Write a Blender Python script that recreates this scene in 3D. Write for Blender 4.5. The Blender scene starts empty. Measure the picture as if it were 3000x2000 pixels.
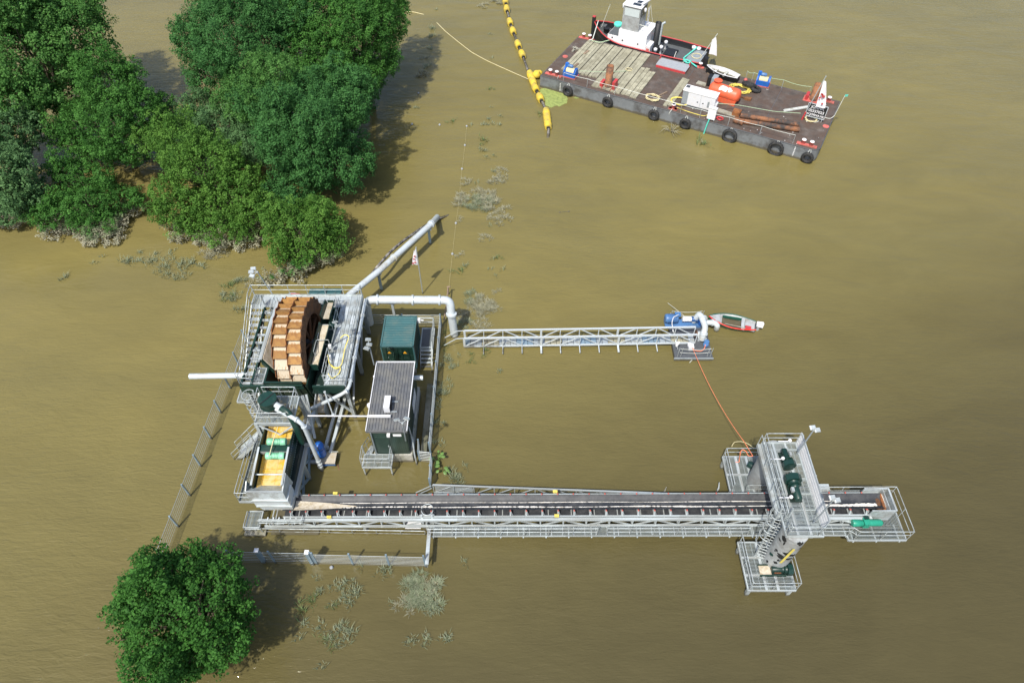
import bpy, math, random
import numpy as np
from mathutils import Vector, Matrix
random.seed(7); RNG = np.random.default_rng(7)
S = bpy.context.scene; COL = S.collection
# ------------------------------------------------------------------ camera, light, exposure
CAM_H, PITCH, FPX = 42.0, math.radians(50.3), 2000.0
cd = bpy.data.cameras.new('camera'); cam = bpy.data.objects.new('camera', cd); COL.objects.link(cam)
cam.location = (0, 0, CAM_H); cam.rotation_euler = (math.pi/2 - PITCH, 0, 0)
cd.sensor_width = 36; cd.sensor_fit = 'HORIZONTAL'; cd.lens = 24; cd.clip_start = .5; cd.clip_end = 3000
S.camera = cam
SUN_EL, SUN_AZ = math.radians(57.5), math.radians(207)      # azimuth clockwise from +Y
W = bpy.data.worlds.new('World'); S.world = W; W.use_nodes = True
wn = W.node_tree.nodes; bg = wn['Background']
sk = wn.new('ShaderNodeTexSky'); sk.sky_type = 'NISHITA'; sk.sun_disc = False
sk.sun_elevation = SUN_EL; sk.sun_rotation = SUN_AZ; sk.air_density = 1.0; sk.dust_density = 2.5; sk.ozone_density = 1.0
W.node_tree.links.new(sk.outputs[0], bg.inputs[0]); bg.inputs[1].default_value = .145
sl = bpy.data.lights.new('sun', 'SUN'); sl.energy = 3.9; sl.angle = math.radians(1.3); sl.color = (1, .955, .87)
so = bpy.data.objects.new('sun', sl); COL.objects.link(so); so.location = (-30, -40, 90)
sd = Vector((math.sin(SUN_AZ)*math.cos(SUN_EL), math.cos(SUN_AZ)*math.cos(SUN_EL), math.sin(SUN_EL)))
so.rotation_euler = sd.to_track_quat('Z', 'Y').to_euler()
S.view_settings.view_transform = 'Standard'; S.view_settings.look = 'None'
S.view_settings.exposure = 0.35; S.view_settings.gamma = 1.0

# ------------------------------------------------------------------ photo pixel -> point at height z
def at(px, py, z=0.):
    u = (px-1500)/FPX; v = -(py-1000)/FPX
    d = Vector((u, math.cos(PITCH)+v*math.sin(PITCH), -math.sin(PITCH)+v*math.cos(PITCH)))
    t = (z-CAM_H)/d.z
    return Vector((d.x*t, d.y*t, z))
CROP = {1:(650,780,3.36),2:(650,1080,3.136),3:(1250,1380,2.613),4:(2050,1220,2.903),5:(1550,0,4.48),6:(1950,100,3.92),
 7:(1300,880,2.352),8:(1000,580,3.92),9:(680,820,4.355),10:(680,1120,5.6),11:(680,1300,5.6),12:(2120,1240,4.611),
 13:(2100,1480,5.807),14:(880,1300,15.68),15:(1940,900,7.35),16:(1720,0,6.19),17:(2300,230,9.8),18:(2450,1380,7.13),
 19:(1220,1340,4.61),20:(1180,900,3.0125),21:(680,1580,3.92),22:(860,1680,4.704),23:(680,770,10.69),24:(1980,220,7.35),
 25:(1150,0,2.24),26:(0,400,3.485),27:(450,450,3.485),28:(1250,700,5.228),29:(450,1000,2.24)}
def q(k, x, y, z=0.):
    a, b, s = CROP[k]; return at(a+x/s, b+y/s, z)

# ------------------------------------------------------------------ materials
MATS = {}
def mat(name, col, rough=.6, metal=0., var=.18, scale=3., dirt=None, dirt_amt=.35, dirt_scale=1.2, bump=0., bscale=40., coat=0., mud=True):
    m = bpy.data.materials.new(name); m.use_nodes = True; MATS[name] = m
    nt = m.node_tree; N = nt.nodes; Lk = nt.links; b = N['Principled BSDF']
    tc = N.new('ShaderNodeTexCoord'); no = N.new('ShaderNodeTexNoise'); no.inputs['Scale'].default_value = scale
    no.inputs['Detail'].default_value = 6; no.inputs['Roughness'].default_value = .65
    Lk.new(tc.outputs['Object'], no.inputs['Vector'])
    hs = N.new('ShaderNodeHueSaturation'); hs.inputs['Color'].default_value = (*col, 1)
    mr = N.new('ShaderNodeMapRange'); mr.inputs[1].default_value = .25; mr.inputs[2].default_value = .75
    mr.inputs[3].default_value = 1-var; mr.inputs[4].default_value = 1+var
    Lk.new(no.outputs['Fac'], mr.inputs[0]); Lk.new(mr.outputs[0], hs.inputs['Value'])
    out = hs.outputs[0]
    oi = N.new('ShaderNodeObjectInfo'); m1 = N.new('ShaderNodeMapRange'); m1.inputs[3].default_value = 1-var*.7; m1.inputs[4].default_value = 1+var*.5; Lk.new(oi.outputs['Random'], m1.inputs[0])
    h2 = N.new('ShaderNodeHueSaturation'); Lk.new(out, h2.inputs['Color']); Lk.new(m1.outputs[0], h2.inputs['Value']); out = h2.outputs[0]
    if dirt:
        n2 = N.new('ShaderNodeTexNoise'); n2.inputs['Scale'].default_value = dirt_scale; n2.inputs['Detail'].default_value = 8
        n2.inputs['Roughness'].default_value = .7; Lk.new(tc.outputs['Object'], n2.inputs['Vector'])
        r2 = N.new('ShaderNodeMapRange'); r2.inputs[1].default_value = .62-dirt_amt*.5; r2.inputs[2].default_value = .72-dirt_amt*.3
        Lk.new(n2.outputs['Fac'], r2.inputs[0])
        mx = N.new('ShaderNodeMix'); mx.data_type = 'RGBA'; Lk.new(r2.outputs[0], mx.inputs[0])
        Lk.new(out, mx.inputs[6]); mx.inputs[7].default_value = (*dirt, 1); out = mx.outputs[2]
    if mud and name not in ('algae','float_yellow','rope','rope_pale','rope_green','rope_teal','orange_rope','leaf_big','rubber','boat_white','red_bright','grey','sand'):                                   # mud tide mark left by the flood on whatever stands in it
        ge = N.new('ShaderNodeNewGeometry'); sx = N.new('ShaderNodeSeparateXYZ'); Lk.new(ge.outputs['Position'], sx.inputs[0])
        nm = N.new('ShaderNodeTexNoise'); nm.inputs['Scale'].default_value = 2.5; nm.inputs['Detail'].default_value = 4; Lk.new(ge.outputs['Position'], nm.inputs['Vector'])
        ma = N.new('ShaderNodeMath'); ma.operation = 'MULTIPLY_ADD'; Lk.new(nm.outputs['Fac'], ma.inputs[0]); ma.inputs[1].default_value = -.35; Lk.new(sx.outputs['Z'], ma.inputs[2])
        mz = N.new('ShaderNodeMapRange'); mz.inputs[1].default_value = -.02; mz.inputs[2].default_value = .14; mz.inputs[3].default_value = .8; mz.inputs[4].default_value = 0.; Lk.new(ma.outputs[0], mz.inputs[0])
        mm = N.new('ShaderNodeMix'); mm.data_type = 'RGBA'; Lk.new(mz.outputs[0], mm.inputs[0]); Lk.new(out, mm.inputs[6]); mm.inputs[7].default_value = (.085,.07,.035,1); out = mm.outputs[2]
    Lk.new(out, b.inputs['Base Color'])
    b.inputs['Roughness'].default_value = rough; b.inputs['Metallic'].default_value = metal
    if coat: b.inputs['Coat Weight'].default_value = coat
    if bump:
        n3 = N.new('ShaderNodeTexNoise'); n3.inputs['Scale'].default_value = bscale; n3.inputs['Detail'].default_value = 4
        Lk.new(tc.outputs['Object'], n3.inputs['Vector'])
        bp = N.new('ShaderNodeBump'); bp.inputs['Strength'].default_value = bump; bp.inputs['Distance'].default_value = .02
        Lk.new(n3.outputs['Fac'], bp.inputs['Height']); Lk.new(bp.outputs[0], b.inputs['Normal'])
    return m
mat('galv', (.46,.51,.52), .45, .25, .2, 4, (.30,.31,.29), .34, 1.5)
mat('grate', (.27,.31,.31), .5, .25, .15, 5)
mat('galv_dark', (.34,.38,.40), .5, .3, .2, 4)
mat('galv_blue', (.24,.33,.40), .45, .3, .2, 4)
mat('pipe_white', (.53,.58,.60), .4, .15, .08, 2, (.45,.44,.38), .22, .8)
mat('green', (.0075,.034,.025), .4, 0, .25, 3, (.03,.055,.042), .22, 1.5)
mat('green_black', (.008,.022,.018), .5, 0, .3, 4, (.05,.05,.04), .2, 2)
mat('green_motor', (.007,.032,.025), .4, 0, .2, 6)
mat('green_light', (.22,.52,.33), .4, 0, .12, 6)
mat('green_bright', (.02,.26,.17), .4, 0, .15, 6)
mat('cont_green', (.040,.115,.120), .45, 0, .12, 1.5, (.08,.13,.12), .3, 1.0)
mat('sand', (.50,.45,.36), .95, 0, .2, 8, (.40,.33,.22), .35, 3, .5, 60)
mat('sandwhite', (.74,.71,.64), .95, 0, .12, 12, (.55,.48,.36), .2, 5, .4, 80)
mat('rust', (.26,.10,.03), .85, 0, .3, 5, (.14,.055,.025), .4, 2.2, .3, 60)
mat('rust_dark', (.10,.050,.026), .85, 0, .35, 3, (.20,.085,.03), .4, 1.5, .3, 50)
mat('rust_tube', (.27,.115,.05), .8, 0, .25, 3, (.045,.038,.034), .42, .9, .3, 50)
mat('yellow', (.62,.36,.02), .5, 0, .16, 3, (.58,.45,.20), .42, 1.4)
mat('float_yellow', (.70,.50,.045), .55, 0, .15, 2, (.42,.33,.08), .36, 1.6)
mat('cable_yellow', (.70,.58,.12), .5)
mat('belt', (.022,.025,.030), .55, 0, .3, 2, (.05,.052,.055), .35, 1.5)
mat('rubber', (.018,.019,.021), .8, 0, .3, 8, (.05,.047,.04), .3, 5, .4, 60)
mat('black', (.010,.011,.012), .6, 0, .3, 5)
mat('white', (.64,.65,.67), .4, 0, .05, 3, (.62,.60,.56), .2, 1.5)
mat('whitep', (.76,.76,.76), .35, 0, .04, 3)
mat('grey', (.32,.34,.36), .55, 0, .12, 3)
mat('steel', (.36,.38,.38), .5, .2, .18, 1.6, (.26,.26,.25), .35, 1.2)
mat('darkgrey', (.075,.082,.09), .6, 0, .2, 3)
mat('roof_dark', (.112,.117,.125), .5, 0, .25, 2.5, (.17,.168,.155), .34, .9)
mat('wood_green', (.010,.034,.026), .4, 0, .4, 2.5, (.06,.085,.07), .26, 1.8)
mat('concrete', (.46,.45,.40), .9, 0, .15, 2, (.22,.22,.15), .35, 1.2, .3, 40)
mat('concrete_dirty', (.25,.25,.20), .9, 0, .25, 2, (.11,.11,.07), .45, 1.0, .3, 40)
mat('hull', (.165,.178,.188), .55, 0, .15, 1.2, (.085,.085,.085), .3, .7)
mat('deck', (.150,.125,.108), .85, 0, .75, 1.2, (.085,.057,.043), .46, .7, .4, 30)
mat('timber', (.34,.325,.235), .9, 0, .25, 1.6, (.23,.215,.15), .34, 1.1, .5, 30)
mat('timber_grey', (.34,.33,.27), .9, 0, .2, 2, (.22,.2,.15), .35, 1.4, .5, 30)
mat('red', (.50,.045,.050), .5, 0, .15, 4, (.30,.06,.05), .25, 2)
mat('redpale', (.56,.13,.11), .6, 0, .15, 4, (.30,.10,.07), .3, 2)
mat('red_bright', (.72,.035,.025), .4, 0, .08, 4)
mat('orange', (.68,.115,.045), .45, 0, .1, 2, (.50,.12,.06), .25, 1.5)
mat('orange_rope', (.78,.22,.10), .7)
mat('rope', (.62,.55,.32), .85, 0, .15, 10)
mat('rope_green', (.42,.55,.36), .85, 0, .15, 10)
mat('rope_teal', (.10,.58,.46), .8)
mat('rope_pale', (.62,.64,.58), .85)
mat('blue', (.02,.13,.48), .4, 0, .12, 4, (.02,.09,.28), .2, 2)
mat('blue_dark', (.035,.10,.26), .4, 0, .15, 4)
mat('blue_pump', (.07,.17,.36), .4, 0, .12, 4, (.05,.11,.22), .25, 2)
mat('grey_blue', (.26,.29,.31), .5, 0, .12, 3)
mat('tug_hull', (.016,.018,.020), .5, 0, .2, 2)
mat('tug_deck', (.085,.095,.10), .7, 0, .15, 1.5)
mat('glass_pale', (.50,.56,.56), .12, 0, .05, 2)
mat('glass_dark', (.03,.04,.045), .1, 0, .1, 2)
mat('solar', (.03,.038,.05), .25, 0, .1, 6)
mat('sky_panel', (.10,.42,.70), .3, 0, .08, 3)
mat('algae', (.25,.30,.085), .9, 0, .2, 4, (.17,.21,.06), .35, 2.5, .6, 50)
mat('boat_white', (.62,.64,.62), .5, 0, .1, 3, (.42,.43,.38), .35, 1.5)
mat('boat_grey', (.36,.38,.39), .5, 0, .12, 3, (.26,.25,.22), .3, 2)
mat('boat_floor', (.13,.12,.09), .8, 0, .2, 3)
mat('boat_green', (.015,.09,.06), .45, 0, .15, 3)
mat('pipe_black', (.045,.042,.042), .7, 0, .3, 4, (.34,.32,.29), .34, 2.2)
mat('bark', (.16,.125,.09), .95, 0, .25, 4, (.09,.07,.05), .35, 3, .6, 30)
mat('amber', (.75,.36,.02), .4)
mat('flagcloth', (.78,.76,.78), .8, 0, .05, 3)
mat('ironwood', (.22,.16,.11), .9, 0, .3, 5)
mat('leaf_big', (.12,.22,.05), .5, 0, .15, 3)

# ------------------------------------------------------------------ mesh helpers
class MB:
    def __init__(s, M=None): s.v = []; s.f = []; s.sm = []; s.M = M
    def _p(s, p):
        p = Vector(p)
        return tuple(s.M @ p) if s.M is not None else tuple(p)
    def add(s, vs, fs, smooth=False):
        n = len(s.v); s.v += [s._p(p) for p in vs]
        s.f += [tuple(i+n for i in f) for f in fs]; s.sm += [smooth]*len(fs); return s
    def box(s, a, b):
        x0,y0,z0 = a; x1,y1,z1 = b
        return s.add([(x0,y0,z0),(x1,y0,z0),(x1,y1,z0),(x0,y1,z0),(x0,y0,z1),(x1,y0,z1),(x1,y1,z1),(x0,y1,z1)],
          [(0,3,2,1),(4,5,6,7),(0,1,5,4),(1,2,6,5),(2,3,7,6),(3,0,4,7)])
    def hexa(s, lo, hi):      # 4 lower + 4 upper corners
        return s.add(list(lo)+list(hi), [(0,3,2,1),(4,5,6,7),(0,1,5,4),(1,2,6,5),(2,3,7,6),(3,0,4,7)])
    def bar(s, p, r, w, h=None):
        h = h or w; p = Vector(p); r = Vector(r); z = (r-p).normalized()
        up = Vector((0,0,1)) if abs(z.z) < .95 else Vector((0,1,0))
        x = z.cross(up).normalized()*w/2; y = x.cross(z).normalized()*h/2
        return s.hexa([p-x-y, p+x-y, p+x+y, p-x+y], [r-x-y, r+x-y, r+x+y, r-x+y])
    def tube(s, pts, r, n=10, cap=True, rads=None):
        pts = [Vector(p) for p in pts]; m = len(pts); rings = []
        t0 = (pts[1]-pts[0]).normalized(); a = Vector((0,0,1)) if abs(t0.z) < .9 else Vector((1,0,0))
        nx = t0.cross(a).normalized()
        for i in range(m):
            t = ((pts[min(i+1,m-1)]-pts[i]).normalized()+(pts[i]-pts[max(i-1,0)]).normalized()).normalized()
            nx = (nx - t*nx.dot(t)).normalized(); ny = t.cross(nx); rr = rads[i] if rads else r
            rings.append([pts[i]+(nx*math.cos(2*math.pi*k/n)+ny*math.sin(2*math.pi*k/n))*rr for k in range(n)])
        vs = [p for R in rings for p in R]; fs = []
        for i in range(m-1):
            for k in range(n):
                fs.append((i*n+k, i*n+(k+1)%n, (i+1)*n+(k+1)%n, (i+1)*n+k))
        s.add(vs, fs, True)
        if cap:
            s.add(rings[0], [tuple(range(n-1,-1,-1))]); s.add(rings[-1], [tuple(range(n))])
        return s
    def lathe(s, c, prof, n=16, axis='z'):    # prof [(r, h)]
        c = Vector(c); vs = []; fs = []
        for r, h in prof:
            for k in range(n):
                a = 2*math.pi*k/n; x, y = r*math.cos(a), r*math.sin(a)
                vs.append(c+Vector((x,y,h)) if axis == 'z' else c+(Vector((h,x,y)) if axis == 'x' else Vector((y,h,x))))
        m = len(prof)
        for i in range(m-1):
            for k in range(n): fs.append((i*n+k, i*n+(k+1)%n, (i+1)*n+(k+1)%n, (i+1)*n+k))
        s.add(vs, fs, True)
        s.add(vs[:n], [tuple(range(n-1,-1,-1))]); s.add(vs[-n:], [tuple(range(n))]); return s
    def prism(s, poly, a, b, axis='z'):   # polygon in the plane across axis, from a to b
        def P(u, v, t): return (u,v,t) if axis == 'z' else ((t,u,v) if axis == 'x' else (u,t,v))
        n = len(poly)
        return s.add([P(u,v,a) for u,v in poly]+[P(u,v,b) for u,v in poly],
            [tuple(range(n-1,-1,-1)), tuple(range(n,2*n))]+[(i,(i+1)%n,n+(i+1)%n,n+i) for i in range(n)])
    def quad(s, *p): return s.add(p, [tuple(range(len(p)))])
    def mesh(s, name, m):
        me = bpy.data.meshes.new(name); me.from_pydata(s.v, [], s.f); me.polygons.foreach_set('use_smooth', s.sm)
        ms = m if isinstance(m, (list, tuple)) else [m]
        for k in ms: me.materials.append(MATS[k] if isinstance(k, str) else k)
        me.update(); return me
def fillet(pts, r, n=5):
    pts = [Vector(p) for p in pts]; out = [pts[0]]
    for i in range(1, len(pts)-1):
        a, b, c = pts[i-1], pts[i], pts[i+1]
        d1 = (a-b); d2 = (c-b); l = min(r, d1.length*.45, d2.length*.45); p0 = b+d1.normalized()*l; p1 = b+d2.normalized()*l
        for k in range(n+1):
            t = k/n; out.append(p0*(1-t)**2+b*2*t*(1-t)+p1*t*t)
    out.append(pts[-1]); return out
def sag(p, r, d, n=10):
    p, r = Vector(p), Vector(r)
    return [p.lerp(r, i/n)-Vector((0,0,d*4*(i/n)*(1-i/n))) for i in range(n+1)]
def newobj(name, data, parent=None):
    o = bpy.data.objects.new(name, data); COL.objects.link(o)
    if parent is not None: o.parent = parent
    return o
def tag(o, label, cat, group=None):
    o['label'] = label; o['category'] = cat
    if group: o['group'] = group
    return o
_unit = {}
def unit(kind, m):
    k = (kind, m)
    if k not in _unit:
        b = MB()
        if kind == 'bar': b.box((-.5,-.5,0), (.5,.5,1))
        else: b.tube([(0,0,0),(0,0,1)], 1, 8)
        _unit[k] = b.mesh(kind+'_'+m, m)
    return _unit[k]
def frame(p, r, w, h):
    z = r-p; zn = z.normalized(); up = Vector((0,0,1)) if abs(zn.z) < .95 else Vector((0,1,0))
    x = zn.cross(up).normalized(); y = x.cross(zn).normalized()
    x = x*w; y = y*h
    return Matrix(((x.x,y.x,z.x,p.x),(x.y,y.y,z.y,p.y),(x.z,y.z,z.z,p.z),(0,0,0,1)))
class Thing:
    def __init__(s, name, label, cat, loc=(0,0,0), rz=0., group=None):
        s.o = newobj(name, None); s.o.location = loc; s.o.rotation_euler = (0,0,rz); s.o.empty_display_size = .3
        tag(s.o, label, cat, group)
        s.M = Matrix.Translation(Vector(loc)) @ Matrix.Rotation(rz, 4, 'Z'); s.Mi = s.M.inverted()
    def mb(s): return MB(s.Mi)                     # feed world points
    def L(s, p): return s.Mi @ Vector(p)
    def part(s, name, mb, m, parent=None, stuff=False, label=None):
        o = newobj(name, mb.mesh(name, m), parent or s.o)
        if stuff: o['kind'] = 'stuff'
        if label: o['label'] = label
        return o
    def bar(s, name, p, r, w, h=None, m='galv', parent=None, local=False, kind='bar'):
        p, r = (Vector(p), Vector(r)) if local else (s.L(p), s.L(r))
        o = newobj(name, unit(kind, m), parent or s.o); o.matrix_local = frame(p, r, w, h or w); return o
    def tube(s, name, p, r, rad, m='galv', parent=None, local=False): return s.bar(name, p, r, rad, rad, m, parent, local, 'tube')
    def rail(s, pts, h=1.1, sp=1.4, m='galv', r=.028, mids=(.55,), toe=.0, ends=True, local=False, pr=.025):
        pts = [Vector(p) if local else s.L(p) for p in pts]; b = MB(); up = Vector((0,0,1))
        b.tube(fillet([p+up*h for p in pts], .12, 3), r, 6)
        for mm in mids: b.tube(fillet([p+up*h*mm for p in pts], .1, 3), r*.8, 6)
        if toe:
            for a, c in zip(pts, pts[1:]): b.bar(a+up*toe/2, c+up*toe/2, .02, toe)
        g = s.part('guard_rail', b, m)
        for i, (a, c) in enumerate(zip(pts, pts[1:])):
            n = max(1, round((c-a).length/sp))
            for k in range(0 if (i == 0) else 1, n+1):
                if not ends and ((i == 0 and k == 0) or (i == len(pts)-2 and k == n)): continue
                p = a.lerp(c, k/n); s.tube('rail_post', p, p+up*h, pr, m, g, True)
        return g
    def grating(s, x0, x1, y0, y1, z, along='x', m='grate', step=.085, w=.034, name='grating', frame=True):
        b = s.mb()
        if along == 'x':
            y = y0
            while y < y1: b.box((x0,y,z-.03), (x1,y+w,z)); y += step
            x = x0+.25
            while x < x1: b.box((x,y0,z-.025), (x+.035,y1,z-.004)); x += .5
        else:
            x = x0
            while x < x1: b.box((x,y0,z-.03), (x+w,y1,z)); x += step
            y = y0+.25
            while y < y1: b.box((x0,y,z-.025), (x1,y+.035,z-.004)); y += .5
        o = s.part(name, b, m, stuff=True)
        if frame:
            for p, r in (((x0,y0),(x1,y0)),((x1,y0),(x1,y1)),((x1,y1),(x0,y1)),((x0,y1),(x0,y0))):
                s.bar('edge_beam', (p[0],p[1],z-.07), (r[0],r[1],z-.07), .07, .16, 'galv')
        return o
def solo(name, label, cat, mb, m, group=None, loc=None):
    o = newobj(name, None)
    bpy.data.objects.remove(o)
    vs = mb.v
    if loc is None:
        A = np.array(vs); loc = (float(A[:,0].mean()), float(A[:,1].mean()), float(A[:,2].min()))
    mb.v = [(x-loc[0], y-loc[1], z-loc[2]) for x, y, z in vs]
    o = newobj(name, mb.mesh(name, m)); o.location = loc
    return tag(o, label, cat, group)
V = Vector
# ------------------------------------------------------------------ water
def water_mat():
    m = bpy.data.materials.new('muddy_water'); m.use_nodes = True; nt = m.node_tree; N = nt.nodes; K = nt.links; b = N['Principled BSDF']
    ge = N.new('ShaderNodeNewGeometry')
    def noise(scale, vec, detail=3, rough=.5, dist=0.):
        n = N.new('ShaderNodeTexNoise'); n.inputs['Scale'].default_value = scale; n.inputs['Detail'].default_value = detail
        n.inputs['Roughness'].default_value = rough; n.inputs['Distortion'].default_value = dist; K.new(vec, n.inputs['Vector']); return n.outputs['Fac']
    def mapping(rot, sc):
        mp = N.new('ShaderNodeMapping'); mp.inputs['Rotation'].default_value = (0,0,rot); mp.inputs['Scale'].default_value = sc
        K.new(ge.outputs['Position'], mp.inputs['Vector']); return mp.outputs[0]
    n1 = noise(.05, mapping(math.radians(30), (.5, 1.3, 1)), 6, .6, 1.2)
    mx = N.new('ShaderNodeMix'); mx.data_type = 'RGBA'
    mr = N.new('ShaderNodeMapRange'); mr.inputs[1].default_value = .3; mr.inputs[2].default_value = .7; K.new(n1, mr.inputs[0])
    K.new(mr.outputs[0], mx.inputs[0]); mx.inputs[6].default_value = (.188,.156,.052,1); mx.inputs[7].default_value = (.146,.125,.047,1)
    # shade painted into the base colour: water darkens towards the near right side
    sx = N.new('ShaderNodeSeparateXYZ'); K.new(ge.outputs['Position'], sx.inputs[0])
    shade_dir = N.new('ShaderNodeMath'); shade_dir.operation = 'MULTIPLY_ADD'; K.new(sx.outputs['X'], shade_dir.inputs[0]); shade_dir.inputs[1].default_value = -.42; K.new(sx.outputs['Y'], shade_dir.inputs[2])
    nd = N.new('ShaderNodeMath'); nd.operation = 'MULTIPLY_ADD'; K.new(n1, nd.inputs[0]); nd.inputs[1].default_value = 26.; K.new(shade_dir.outputs[0], nd.inputs[2])
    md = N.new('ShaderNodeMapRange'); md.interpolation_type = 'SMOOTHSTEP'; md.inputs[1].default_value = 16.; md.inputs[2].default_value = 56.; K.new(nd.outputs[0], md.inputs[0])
    # drifting silt streaks
    ns = noise(.16, mapping(math.radians(-35), (.6, 1.2, 1)), 6, .6, 1.6)
    ms = N.new('ShaderNodeMapRange'); ms.inputs[1].default_value = .32; ms.inputs[2].default_value = .68; ms.inputs[3].default_value = .94; ms.inputs[4].default_value = 1.06; K.new(ns, ms.inputs[0])
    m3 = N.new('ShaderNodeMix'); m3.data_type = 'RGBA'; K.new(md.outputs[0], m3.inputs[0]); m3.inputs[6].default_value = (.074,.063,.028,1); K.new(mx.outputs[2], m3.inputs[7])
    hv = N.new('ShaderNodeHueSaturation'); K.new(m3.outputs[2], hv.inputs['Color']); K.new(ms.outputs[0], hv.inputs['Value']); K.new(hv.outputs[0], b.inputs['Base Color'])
    b.inputs['Roughness'].default_value = .05; b.inputs['IOR'].default_value = 1.33
    # wind ripples: long crests across a breeze, calm where the big mask is low
    r1 = noise(1.6, mapping(math.radians(-24), (.55, 2.2, 1)), 3, .6, .5)
    r2 = noise(5.0, mapping(math.radians(-14), (.6, 1.9, 1)), 2, .5, .3)
    r3 = noise(.35, mapping(math.radians(-35), (.6, 1.5, 1)), 3, .5, .4)
    mask = noise(.03, ge.outputs['Position'], 2)
    mm = N.new('ShaderNodeMapRange'); mm.inputs[1].default_value = .36; mm.inputs[2].default_value = .64; mm.inputs[3].default_value = .25; mm.inputs[4].default_value = 1.
    K.new(mask, mm.inputs[0])
    def math_(op, a, c):
        n = N.new('ShaderNodeMath'); n.operation = op
        for i, v in enumerate((a, c)):
            if isinstance(v, float): n.inputs[i].default_value = v
            else: K.new(v, n.inputs[i])
        return n.outputs[0]
    h = math_('ADD', math_('MULTIPLY', r1, 1.0), math_('MULTIPLY', r2, .35))
    h = math_('ADD', math_('MULTIPLY', h, mm.outputs[0]), math_('MULTIPLY', r3, 1.6))
    bp = N.new('ShaderNodeBump'); bp.inputs['Strength'].default_value = .85; bp.inputs['Distance'].default_value = .08
    K.new(h, bp.inputs['Height']); K.new(bp.outputs[0], b.inputs['Normal'])
    return m
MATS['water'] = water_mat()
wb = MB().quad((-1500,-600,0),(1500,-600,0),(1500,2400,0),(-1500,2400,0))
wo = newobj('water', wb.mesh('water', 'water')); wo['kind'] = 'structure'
wo['label'] = 'brown muddy flood water with fine ripples'
bb = MB().quad((-1500,-600,-3),(1500,-600,-3),(1500,2400,-3),(-1500,2400,-3))
bo = newobj('ground', bb.mesh('ground', 'concrete_dirty')); bo['kind'] = 'structure'

# ------------------------------------------------------------------ foliage
def leaf_mat(name, c0, c1, silt=1.1, silt_col=(.44,.41,.31)):
    m = bpy.data.materials.new(name); m.use_nodes = True; MATS[name] = m; nt = m.node_tree; N = nt.nodes; K = nt.links; b = N['Principled BSDF']
    a = N.new('ShaderNodeAttribute'); a.attribute_name = 'tone'
    mx = N.new('ShaderNodeMix'); mx.data_type = 'RGBA'; K.new(a.outputs['Fac'], mx.inputs[0])
    mx.inputs[6].default_value = (*c0,1); mx.inputs[7].default_value = (*c1,1)
    # leaves the flood has coated with silt: up to about a metre over the water line
    ge = N.new('ShaderNodeNewGeometry'); sx = N.new('ShaderNodeSeparateXYZ'); K.new(ge.outputs['Position'], sx.inputs[0])
    no = N.new('ShaderNodeTexNoise'); no.inputs['Scale'].default_value = 1.1; no.inputs['Detail'].default_value = 4; K.new(ge.outputs['Position'], no.inputs['Vector'])
    ad = N.new('ShaderNodeMath'); ad.operation = 'MULTIPLY_ADD'; K.new(no.outputs['Fac'], ad.inputs[0]); ad.inputs[1].default_value = -1.6
    K.new(sx.outputs['Z'], ad.inputs[2])
    mr = N.new('ShaderNodeMapRange'); mr.inputs[1].default_value = silt-.8-.3; mr.inputs[2].default_value = silt-.8+.3; mr.inputs[3].default_value = .88; mr.inputs[4].default_value = 0.
    K.new(ad.outputs[0], mr.inputs[0])
    m2 = N.new('ShaderNodeMix'); m2.data_type = 'RGBA'; K.new(mr.outputs[0], m2.inputs[0]); K.new(mx.outputs[2], m2.inputs[6]); m2.inputs[7].default_value = (*silt_col,1)
    K.new(m2.outputs[2], b.inputs['Base Color']); b.inputs['Roughness'].default_value = .65; b.inputs['Specular IOR Level'].default_value = .18
    tr = N.new('ShaderNodeBsdfTranslucent'); K.new(m2.outputs[2], tr.inputs[0])
    ms = N.new('ShaderNodeMixShader'); ms.inputs[0].default_value = .36; K.new(b.outputs[0], ms.inputs[1]); K.new(tr.outputs[0], ms.inputs[2])
    K.new(ms.outputs[0], N['Material Output'].inputs[0]); return m
leaf_mat('leaf_mid', (.030,.105,.018), (.098,.260,.048))
leaf_mat('leaf_light', (.036,.120,.022), (.125,.285,.066))
leaf_mat('leaf_blue', (.026,.096,.024), (.088,.240,.064))
leaf_mat('leaf_yel', (.042,.122,.016), (.140,.290,.050))
leaf_mat('leaf_grey', (.048,.120,.040), (.145,.275,.105))
leaf_mat('leaf_oak', (.025,.092,.014), (.074,.215,.036), silt=-3)
leaf_mat('leaf_silt', (.26,.255,.165), (.43,.42,.30), silt=-5)
leaf_mat('leaf_reed', (.18,.22,.125), (.34,.37,.25), silt=-5)
leaf_mat('leaf_reedgreen', (.11,.17,.06), (.22,.28,.12), silt=-5)

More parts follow.
